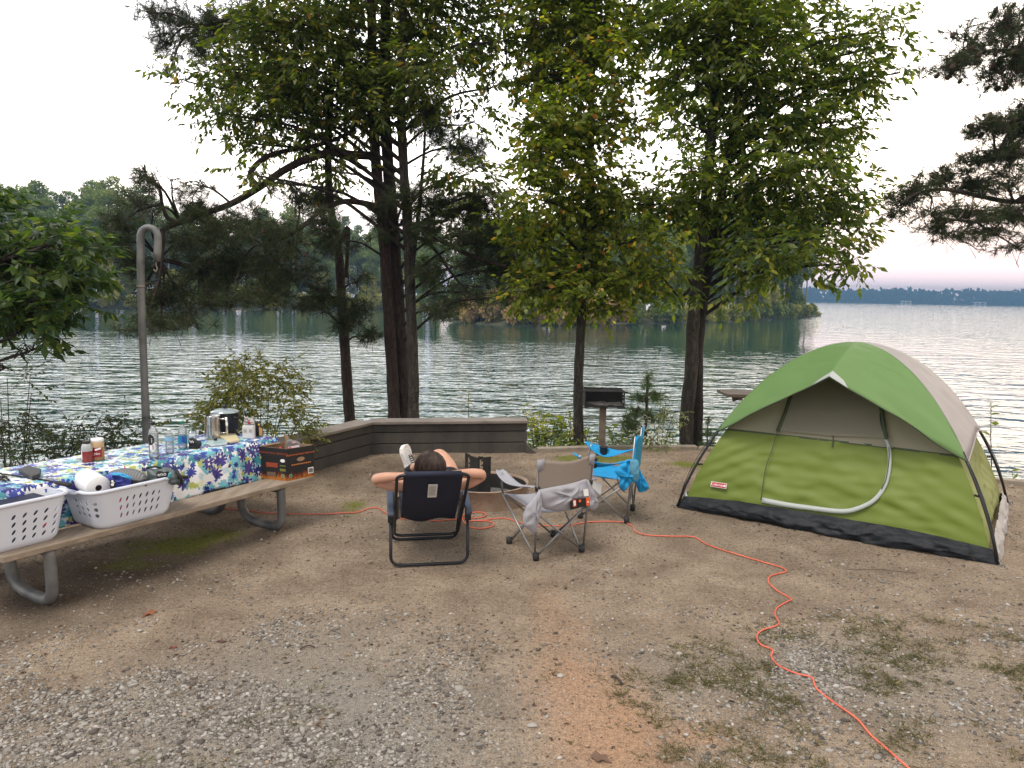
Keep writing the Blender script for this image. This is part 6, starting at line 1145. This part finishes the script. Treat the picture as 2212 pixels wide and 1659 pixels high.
def bottle(name, label, px, py, r, h, capm, capr, caph, labm=None, lz=(.3, .6), prof=None, grp='clear bottles on the table'):
    c = on(px, py); t = thing(name, label, 'bottle', c, grp); q = MB(); pr = prof or [(0, .004), (r*.8, 0), (r, .012), (r*.97, h*.3), (r, h*.42), (r*.98, h*.66), (r*.82, h*.78), (r*.42, h*.88), (r*.36, h*.93), (r*.36, h*.97)]
    q.lathe([(a, min(z, h)) for a, z in pr], c, 28, cap=False); q.obj('bottle_body', m_clear, t, True); q = MB(); q.lathe([(capr, h*.945), (capr, h*.945+caph), (capr*.92, h*.945+caph+.002)], c, 20); q.obj('cap', capm, t, True)
    if labm: q = MB(); q.lathe([(r*1.015, h*lz[0]), (r*1.015, h*lz[1])], c, 28, cap=False); lb = q.obj('label', labm, t, True); return t, c, lb
    return t, c, None
t, c, lb = bottle('water_bottle', 'tall clear water bottle with a black cap and a black oval label', 333, 990, .038, .285, m_black, .0165, .02)
q = MB()
for k in range(2): q.grid(lambda u, v: c+Vector((math.sin(a_ := (u-.5)*1.5-.15+k*.3)*.0388, -math.cos(a_)*.0388, (.155+(v-.5)*.085*math.sqrt(max(0, 1-(2*u-1)**2))) if k == 0 else (.10+(v-.5)*.085*math.sqrt(max(0, 1-(2*u-1)**2))))), 14, 6) if k == 0 else None
q.obj('oval_label', m_black, t, True); q = MB(); q.grid(lambda u, v: c+Vector((math.sin((u-.5)*1.2+.25)*.0386, -math.cos((u-.5)*1.2+.25)*.0386, .095+(v-.5)*.075*math.sqrt(max(0, 1-(2*u-1)**2)))), 14, 6); q.obj('oval_label', m_wht, t, True)
text('lettering', 'smart', .017, c+Vector((.004, -.0405, .150)), (0, 0, 1), (-1, 0, 0), m_wht, t, .0004); text('lettering', 'water', .017, c+Vector((.012, -.0405, .098)), (0, 0, 1), (-1, 0, 0), m_black, t, .0004)
bottle('water_bottle', 'small clear water bottle with a pale blue label and white cap', 367, 980, .032, .20, m_wht, .014, .013, M('pale_blue_label', (.25, .5, .75), .5), (.55, .72))
t, c, lb = bottle('soda_bottle', 'clear soda bottle with a green cap and a blue label', 395, 969, .036, .225, M('green_cap', (.01, .22, .13), .4), .0155, .02, M('teal_blue_label', (.015, .20, .38), .4), (.22, .52))
q = MB(); q.box(c+Vector((.018, -.034, .085)), (.03, .003, .045)); q.obj('label_print', M('navy_print', (.02, .06, .3), .4), lb)
c = on(189, 997); t = thing('red_jar', 'clear jar of red drink powder with a black lid, left of the pair of jars', 'jar', c); q = MB(); q.lathe([(0, 0), (.036, 0), (.039, .01), (.039, .115), (.030, .135), (.024, .14)], c, 28); q.obj('jar_body', M('red_contents', (.20, .015, .015), .3, col2=(.28, .05, .04), vs=20), t, True)
q = MB(); q.lathe([(.0395, .085), (.0395, .116), (.031, .137), (.0245, .142)], c, 28, cap=False); q.obj('clear_shoulder', M('frosted_plastic', (.36, .38, .38), .3), t, True); q = MB(); q.lathe([(.026, .14), (.026, .158), (.024, .161)], c, 20); q.obj('lid', m_black, t, True); q = MB(); q.grid(lambda u, v: c+Vector((math.sin(-1.35+u*.9)*.0400, -math.cos(-1.35+u*.9)*.0400, .02+v*.075)), 8, 2); q.obj('label', m_lbl, t, True)
c = on(212, 993.5); t = thing('peanut_butter_jar', 'brown nut butter jar with white lid and red label, right of the pair', 'jar', c); q = MB(); q.lathe([(0, 0), (.044, 0), (.0465, .008), (.0465, .105)], c, 30, cap=False); q.obj('jar_body', M('nut_butter', (.33, .16, .06), .35), t, True)
q = MB(); q.lathe([(.0465, .105), (.0465, .135), (.043, .150), (.040, .152)], c, 30, cap=False); q.obj('jar_shoulder', M('tan_air_gap', (.50, .34, .20), .3), t, True); q = MB(); q.lathe([(.043, .149), (.045, .152), (.045, .168), (.042, .171), (0, .171)], c, 30, cap=False); q.obj('lid', m_wht, t, True)
q = MB(); q.grid(lambda u, v: c+Vector((math.sin(-.55+u*1.7)*.0475, -math.cos(-.55+u*1.7)*.0475, .03+v*.075)), 12, 3); lb = q.obj('label', M('dark_red_label', (.26, .012, .018), .4), t, True)
q = MB(); q.grid(lambda u, v: c+Vector((math.sin(.10+u*.9)*.0482, -math.cos(.10+u*.9)*.0482, .082+v*.014+.010*u)), 8, 1); q.grid(lambda u, v: c+Vector((math.sin(-.4+u*.2)*.0482, -math.cos(-.4+u*.2)*.0482, .038+v*.03)), 3, 1); q.obj('label_print', m_wht, lb); text('lettering', 'Nut', .024, c+Vector((.020, -.046, .058)), (.92, .36, .1), (0, 0, 1), m_wht, lb, .0004)
m_steelb = M('brushed_steel', (.62, .60, .57), .22, 1., bump=.02); m_pot = M('nonstick_grey', (.035, .038, .042), .35, .4)
c = on(460, 947); t = thing('steel_percolator', 'shiny steel mug shaped percolator with a square handle on the table', 'coffee pot', c); q = MB(); q.lathe([(0, .002), (.070, 0), (.070, .01), (.064, .17), (.066, .205), (.069, .212), (.065, .208), (.0, .19)], c, 36, cap=False); q.prism([c+Vector((-.062, 0, .185)), c+Vector((-.095, 0, .208)), c+Vector((-.06, 0, .208))], (0, .02, 0)); q.obj('percolator_body', m_steelb, t, True)
q = MB(); q.tube([c+Vector((.06, 0, .178)), c+Vector((.13, 0, .180))], .009, 10); q.tube([c+Vector((.125, 0, .195)), c+Vector((.128, 0, .10)), c+Vector((.128, 0, .04))], .011, 12); q.tube([c+Vector((.065, 0, .05)), c+Vector((.125, 0, .055))], .006, 8); q.obj('handle', m_steelb, t, True)
c = on(487, 937); t = thing('stock_pot', 'dark grey stock pot with a glass lid on a camp stove', 'pot', c+ZZ*.03); cp = c+ZZ*.035; q = MB(); q.lathe([(0, 0), (.105, 0), (.118, .012), (.123, .165), (.127, .170), (.120, .170), (.115, .02), (0, .01)], cp, 44, cap=False); q.obj('pot_body', m_pot, t, True)
q = MB(); q.lathe([(.127, .172), (.126, .178), (.09, .195), (.03, .205), (0, .206)], cp, 44, cap=False); q.obj('lid', M('glass_lid', (.35, .42, .45), .12, .2, spec=.8), t, True); q = MB(); q.lathe([(.012, .203), (.014, .212), (.026, .222), (.026, .232), (.015, .238), (0, .239)], cp, 18, cap=False); q.obj('lid_knob', m_black, t, True)
for s_ in (-1, 1): q = MB(); d_ = Vector((s_*.93, -.36*s_, 0)); e_ = ZZ.cross(d_); q.tube(cat([cp+d_*.118-e_*.035+ZZ*.13, cp+d_*.15-e_*.03+ZZ*.133, cp+d_*.155+ZZ*.133, cp+d_*.15+e_*.03+ZZ*.133, cp+d_*.118+e_*.035+ZZ*.13], 3), .009, 8); q.obj('pot_handle', m_black, t, True)
t = thing('camp_stove', 'flat camp stove under the stock pot', 'stove', c); q = MB(); q.box(c+ZZ*.012, (.27, .22, .022)); q.obj('stove_body', m_steelb, t, bevel=.004); q = MB(); q.prism([c+Vector((.11, -.09, .02)), c+Vector((.17, -.10, .0)), c+Vector((.12, -.09, .07))], (0, .02, 0)); q.obj('wind_guard', m_black, t)
c = on(538, 947); t = thing('coffee_bag', 'crumpled white and silver coffee bag at the right end of the table', 'bag', c); q = MB(); q.box(c+ZZ*.062, (.105, .06, .125)); q.obj('bag_body', M('white_foil_bag', (.60, .60, .60), .5, bump=.5, bs=14), t, bevel=.012)
P = [c+Vector(p) for p in ((-.05, 0, .12), (-.045, 0, .16), (-.03, 0, .195), (.01, 0, .19), (.035, 0, .185), (.05, 0, .15), (.05, 0, .12))]; q = MB(); puffy(q, P, .025, (0, -1, .2), jit=1.5); q.obj('bag_top', M('crinkled_foil', (.45, .42, .42), .3, .4, bump=1, bs=25), t, True); q = MB(); q.lathe([(0, 0), (.014, 0), (0, .006)], c+Vector((.012, -.03, .15)), 9, (Vector((1, 0, 0)), ZZ, Vector((0, -1, 0)))); q.obj('red_print', m_red, t)
q = MB(); q.box(c+Vector((-.025, -.032, .075)), (.03, .002, .03)); q.box(c+Vector((.025, -.032, .075)), (.028, .002, .03)); q.obj('grey_print', M('grey_block_print', (.35, .34, .34), .7), t)
c = on(559, 943); t = thing('syrup_bottle', 'squat black and amber bottle beside the coffee bag', 'bottle', c); q = MB(); q.lathe([(0, 0), (.034, 0), (.037, .01), (.037, .085), (.028, .105), (.020, .125), (.018, .145), (0, .146)], c, 24, sx=1, sy=.6); q.obj('bottle_body', m_black, t, True); q = MB(); q.grid(lambda u, v: c+Vector((.012+.026*u, -.024+.008*u, .012+.085*v*(1-.25*u))), 5, 4); q.obj('amber_label', M('amber_label', (.55, .30, .12), .5), t, True); q = MB(); q.lathe([(0, .0), (.01, 0), (.01, .003), (0, .004)], c+Vector((.01, -.018, .115)), 10, (Vector((1, 0, 0)), ZZ, Vector((0, -1, 0)))); q.obj('yellow_print', M('yellow_dot', (.7, .45, .05), .5), t)
t = thing('folding_cap', 'small black pouch with white lettering beside the soda bottle', 'pouch', on(420, 969)); q = MB(); c = on(420, 969); puffy(q, [c+Vector(p) for p in ((-.045, 0, .0), (-.045, 0, .07), (-.02, 0, .095), (.02, 0, .075), (.055, 0, .06), (.06, 0, .03), (.03, 0, .0))], .035, (0, -1, .1), jit=.8); q.obj('pouch_body', m_blkf, t, True); q = MB(); [q.box(c+Vector((-.02+k*.009, -.036, .07-(k % 2)*.008)), (.005, .002, .016)) for k in range(4)]; q.obj('white_print', m_wht, t)
def slab(name, label, cat_, pts, z0, h, mat, bev=.006): P = [G(*p, ZT_)+ZZ*(z0) for p in pts]; q = MB(); q.prism(P, (0, 0, h)); return tag(q.obj(name, mat, None, bevel=bev), label, cat_)
slab('foil_packet', 'teal and white snack packet lying flat in front of the percolator', 'packet', [(443, 960), (468, 951), (500, 953), (490, 962), (455, 966)], .002, .016, M('teal_foil', (.20, .38, .42), .35, col2=(.5, .55, .56), vs=14, bump=.6, bs=30))
slab('cheese_packet', 'pale yellow sliced cheese packet lying on the table', 'packet', [(468, 944), (512, 945), (517, 955), (497, 960)], .004, .022, M('pale_yellow_pack', (.66, .56, .28), .45, col2=(.6, .55, .45), vs=9))
slab('dark_glasses', 'dark smudge of folded sunglasses beside the foil packet', 'sunglasses', [(459, 950), (466, 949), (470, 956), (462, 957)], .02, .02, m_black)
slab('black_case', 'black flat case lying on the cloth near the left basket', 'case', [(40, 1023), (60, 1014), (89, 1022), (86, 1034), (70, 1039)], .002, .032, M('black_case', (.02, .02, .023), .5))
q = MB(); [q.tube([on(x0_, y0_)+ZZ*.012, on(x1_, y1_)+ZZ*.016], .007, 6) for x0_, y0_, x1_, y1_ in ((-20, 1030, 8, 1036), (-10, 1040, 14, 1034), (2, 1026, 20, 1042), (-5, 1035, 12, 1044))]; tag(q.obj('cable_tangle', m_blkf, None, True), 'tangle of dark cable on the cloth at the left edge', 'cable')
c = on(409, 957); q = MB(); q.lathe([(.034, 0), (.038, .0), (.038, .10), (.034, .10)], c+Vector((0, .06, 0)), 20, cap=False); tag(q.obj('glass_tumbler', m_clear, None, True), 'clear tumbler behind the soda bottle', 'glass')
q = MB(); q.tube([G(270, 1017, ZT_), G(270, 1017, ZT_)+ZZ*.035], .004, 6); tag(q.obj('red_lighter', m_red, None, True), 'thin red lighter standing on the cloth above the grey pad', 'lighter')
# ================================================================ gravel, grass, litter
m_gravel = leafmat('gravel_stone', [(0, (.06, .052, .046)), (.25, (.14, .125, .11)), (.6, (.25, .23, .205)), (.93, (.33, .31, .28)), (.99, (.43, .41, .385)), (1, (.28, .19, .13))], .0, .85, 1)
phi = (1+5**.5)/2; ICO = np.array([(-1, phi, 0), (1, phi, 0), (-1, -phi, 0), (1, -phi, 0), (0, -1, phi), (0, 1, phi), (0, -1, -phi), (0, 1, -phi), (phi, 0, -1), (phi, 0, 1), (-phi, 0, -1), (-phi, 0, 1)])/1.9
ICF = np.array([(0, 11, 5), (0, 5, 1), (0, 1, 7), (0, 7, 10), (0, 10, 11), (1, 5, 9), (5, 11, 4), (11, 10, 2), (10, 7, 6), (7, 1, 8), (3, 9, 4), (3, 4, 2), (3, 2, 6), (3, 6, 8), (3, 8, 9), (4, 9, 5), (2, 4, 11), (6, 2, 10), (8, 6, 7), (9, 8, 1)])
def stones(x, y, s):
    n = len(x); sc3 = np.stack([.8+.7*rng.random(n), .6+.5*rng.random(n), .35+.35*rng.random(n)], 1)*s[:, None]
    V = ICO[None]*(1+.28*rng.normal(size=(n, 12, 1)).clip(-1.2, 1.2))*sc3[:, None, :]
    a = rng.random(n)*6.28; b_ = rng.normal(size=n)*.35; ca, sa, cb, sb = np.cos(a)[:, None], np.sin(a)[:, None], np.cos(b_)[:, None], np.sin(b_)[:, None]
    X, Y_, Z = V[..., 0], V[..., 1], V[..., 2]; Y2, Z2 = Y_*cb-Z*sb, Y_*sb+Z*cb; X2, Y3 = X*ca-Y2*sa, X*sa+Y2*ca
    h = height(x, y)[:, None]; P = np.stack([X2+x[:, None], Y3+y[:, None], Z2+h+s[:, None]*.14], -1).reshape(-1, 3)
    return P, (np.arange(n)[:, None, None]*12+ICF[None]).reshape(-1, 3)
def scatter(n, dens):
    x = rng.uniform(-4.6, 6.2, n); y = rng.uniform(2.5, 10.0, n); k = (rng.random(n) < dens(x, y)) & (edge_d(x, y) < 0); return x[k], y[k]
def gd(x, y):
    def bl(cx, cy, rx, ry, e=1.5): return np.clip(1.25-np.hypot((x-cx)/rx, (y-cy)/ry), 0, 1)**e
    left = np.clip(bl(-1.55, 3.35, 1.7, 1.15, .7)*1.35, 0, 1); left2 = bl(-.9, 4.1, 1., .7, 1.)*.75; right = bl(1.35, 4.25, .75, .35, 1.)*.8+bl(2.1, 4.1, 1.9, .85, 1.)*.55; low = .025+.03*(y < 6)
    cl = fbm(x, y, 2.2, 4, 50); clump = np.clip((cl-.36)*4.2, .05, 1.3); path = 1-.85*np.clip(1.3-np.hypot((x-.42)/.42, (y-3.6)/1.6), 0, 1)
    return np.clip((np.maximum.reduce([left, left2, right])*clump+low*np.clip((fbm(x, y, 1.5, 3, 60)-.35)*4, 0, 1.2))*path, 0, 1)
x, y = scatter(340000, gd); s = .005+.0085*rng.random(len(x))**2.0; big = rng.random(len(x)) < .05; s[big] *= 1.7
V, Fc = stones(x, y, s); tag(npmesh('gravel', V, Fc, m_gravel), 'loose grey gravel scattered over the ground', kind='stuff')
x, y = scatter(130000, lambda x, y: np.clip(.15+.8*(fbm(x, y, 1.2, 4, 70)-.3), 0, 1)); V, Fc = stones(x, y, .0028+.0048*rng.random(len(x))**2)
tag(npmesh('fine_grit', V, Fc, leafmat('grit', [(0, (.06, .045, .032)), (.5, (.16, .12, .085)), (.9, (.25, .21, .165)), (1, (.38, .35, .3))], 0, .9, 1)), 'fine grit and crumbs of soil over the ground', kind='stuff')
# dry grass tufts toward the lower right
m_grass = leafmat('dry_grass', [(0, (.06, .06, .02)), (.4, (.13, .105, .045)), (.7, (.09, .11, .028)), (.88, (.26, .21, .12)), (1, (.38, .33, .21))], .25, .8, 1.2)
def grd(x, y):
    def bl(cx, cy, rx, ry): return np.clip(1.2-np.hypot((x-cx)/rx, (y-cy)/ry), 0, 1)
    a = np.maximum.reduce([bl(1.55, 3.75, 1.0, .55), bl(2.5, 3.9, 1.3, .9), bl(1.2, 3.2, .6, .3), bl(1.1, 4.3, .5, .25)*.6, bl(-1., 3.2, 1.4, .6)*.14, bl(-.2, 3.6, .6, .8)*.16]); return np.clip(a*np.clip((fbm(x, y, 3., 4, 80)-.42)*6, 0, 1), 0, 1)
x, y = scatter(75000, grd); n = len(x); per = 16; X = np.repeat(x, per)+rng.normal(size=n*per)*.016; Y_ = np.repeat(y, per)+rng.normal(size=n*per)*.016
P = np.stack([X, Y_, height(X, Y_)-.003], 1); D = rng.normal(size=P.shape); D[:, 2] = np.abs(D[:, 2])*.35+.12; V, Fc = leaves_np(P, D, .018+.045*rng.random(len(P)), .075, .1, .6)
tag(npmesh('dry_grass', V, Fc, m_grass), 'thin dry grass tufts among the gravel at the lower right', kind='stuff')
# moss pile and litter
m_litter = leafmat('leaf_litter', [(0, (.05, .03, .02)), (.5, (.10, .055, .035)), (.85, (.17, .10, .06)), (1, (.30, .20, .08))], .1, .8, 1)
x, y = scatter(16000, lambda x, y: np.clip(.10+.6*(fbm(x, y, 1., 3, 90)-.42)+.15*(y > 7.5), 0, 1)); n = len(x); D = rng.normal(size=(n, 3)); D[:, 2] = .12*np.abs(D[:, 2]); P = np.stack([x, y, height(x, y)+.003], 1)
V, Fc = leaves_np(P, D, .012+.028*rng.random(n), .42, .6, 3.); V2, F2 = leaves_np(P[:n//3]+rng.normal(size=(n//3, 3))*np.array([.1, .1, 0]), D[:n//3], .05+.08*rng.random(n//3), .035, .2, 3.)
tag(npmesh('leaf_litter', np.concatenate([V, V2]), np.concatenate([Fc, F2+len(V)]), m_litter), 'small brown leaves, bark flakes and pine straw on the ground', kind='stuff')
# a few single leaves one can point at
for px, py, s, cl_, lab in ((322, 1328, .10, (.22, .075, .035), 'rust brown fallen oak leaf on the gravel at the left'), (480, 1388, .055, (.12, .06, .05), 'dark brown curled leaf on the gravel'), (375, 1402, .04, (.25, .05, .05), 'small red leaf on the gravel'), (1295, 1640, .09, (.13, .075, .05), 'long curled brown leaf on the red clay at the bottom'), (848, 1070, .03, (.4, .3, .12), 'yellowish leaf speck beside the fire ring'), (1640, 1135, .035, (.09, .06, .045), 'dark leaf in front of the tent floor edge')):
    g_ = G(px, py); q = MB(); n = 10; a0 = random.random()*3; P = [g_+ZZ*(.012+.008*math.sin(k*2.3))+Vector((math.cos(a0+2*math.pi*k/n), math.sin(a0+2*math.pi*k/n), 0))*s*(.5 if k % 2 else .28)*(1.5 if k in (0, 5) else 1) for k in range(n)]
    q.add(P+[g_+ZZ*.006], [(k, (k+1) % n, n) for k in range(n)]); tag(q.obj('fallen_leaf', M('fallen_leaf', cl_, .8), None), lab, 'leaf')
for a, b_, r_, lab in (((648, 1405), (680, 1400), .004, 'short dark twig on the gravel'), ((1320, 1464), (1345, 1480), .007, 'short dark stick among the gravel right of the clay patch'), ((1830, 1232), (1980, 1240), .0022, 'thin curved twig on the bare soil at the right')):
    P = cat([G(*a)+ZZ*.008, (G(*a)+G(*b_))/2+ZZ*.014+Vector((0, .02, 0)), G(*b_)+ZZ*.006], 4); q = MB(); q.tube(P, r_, 6); tag(q.obj('twig', m_twig, None, True), lab, 'twig')
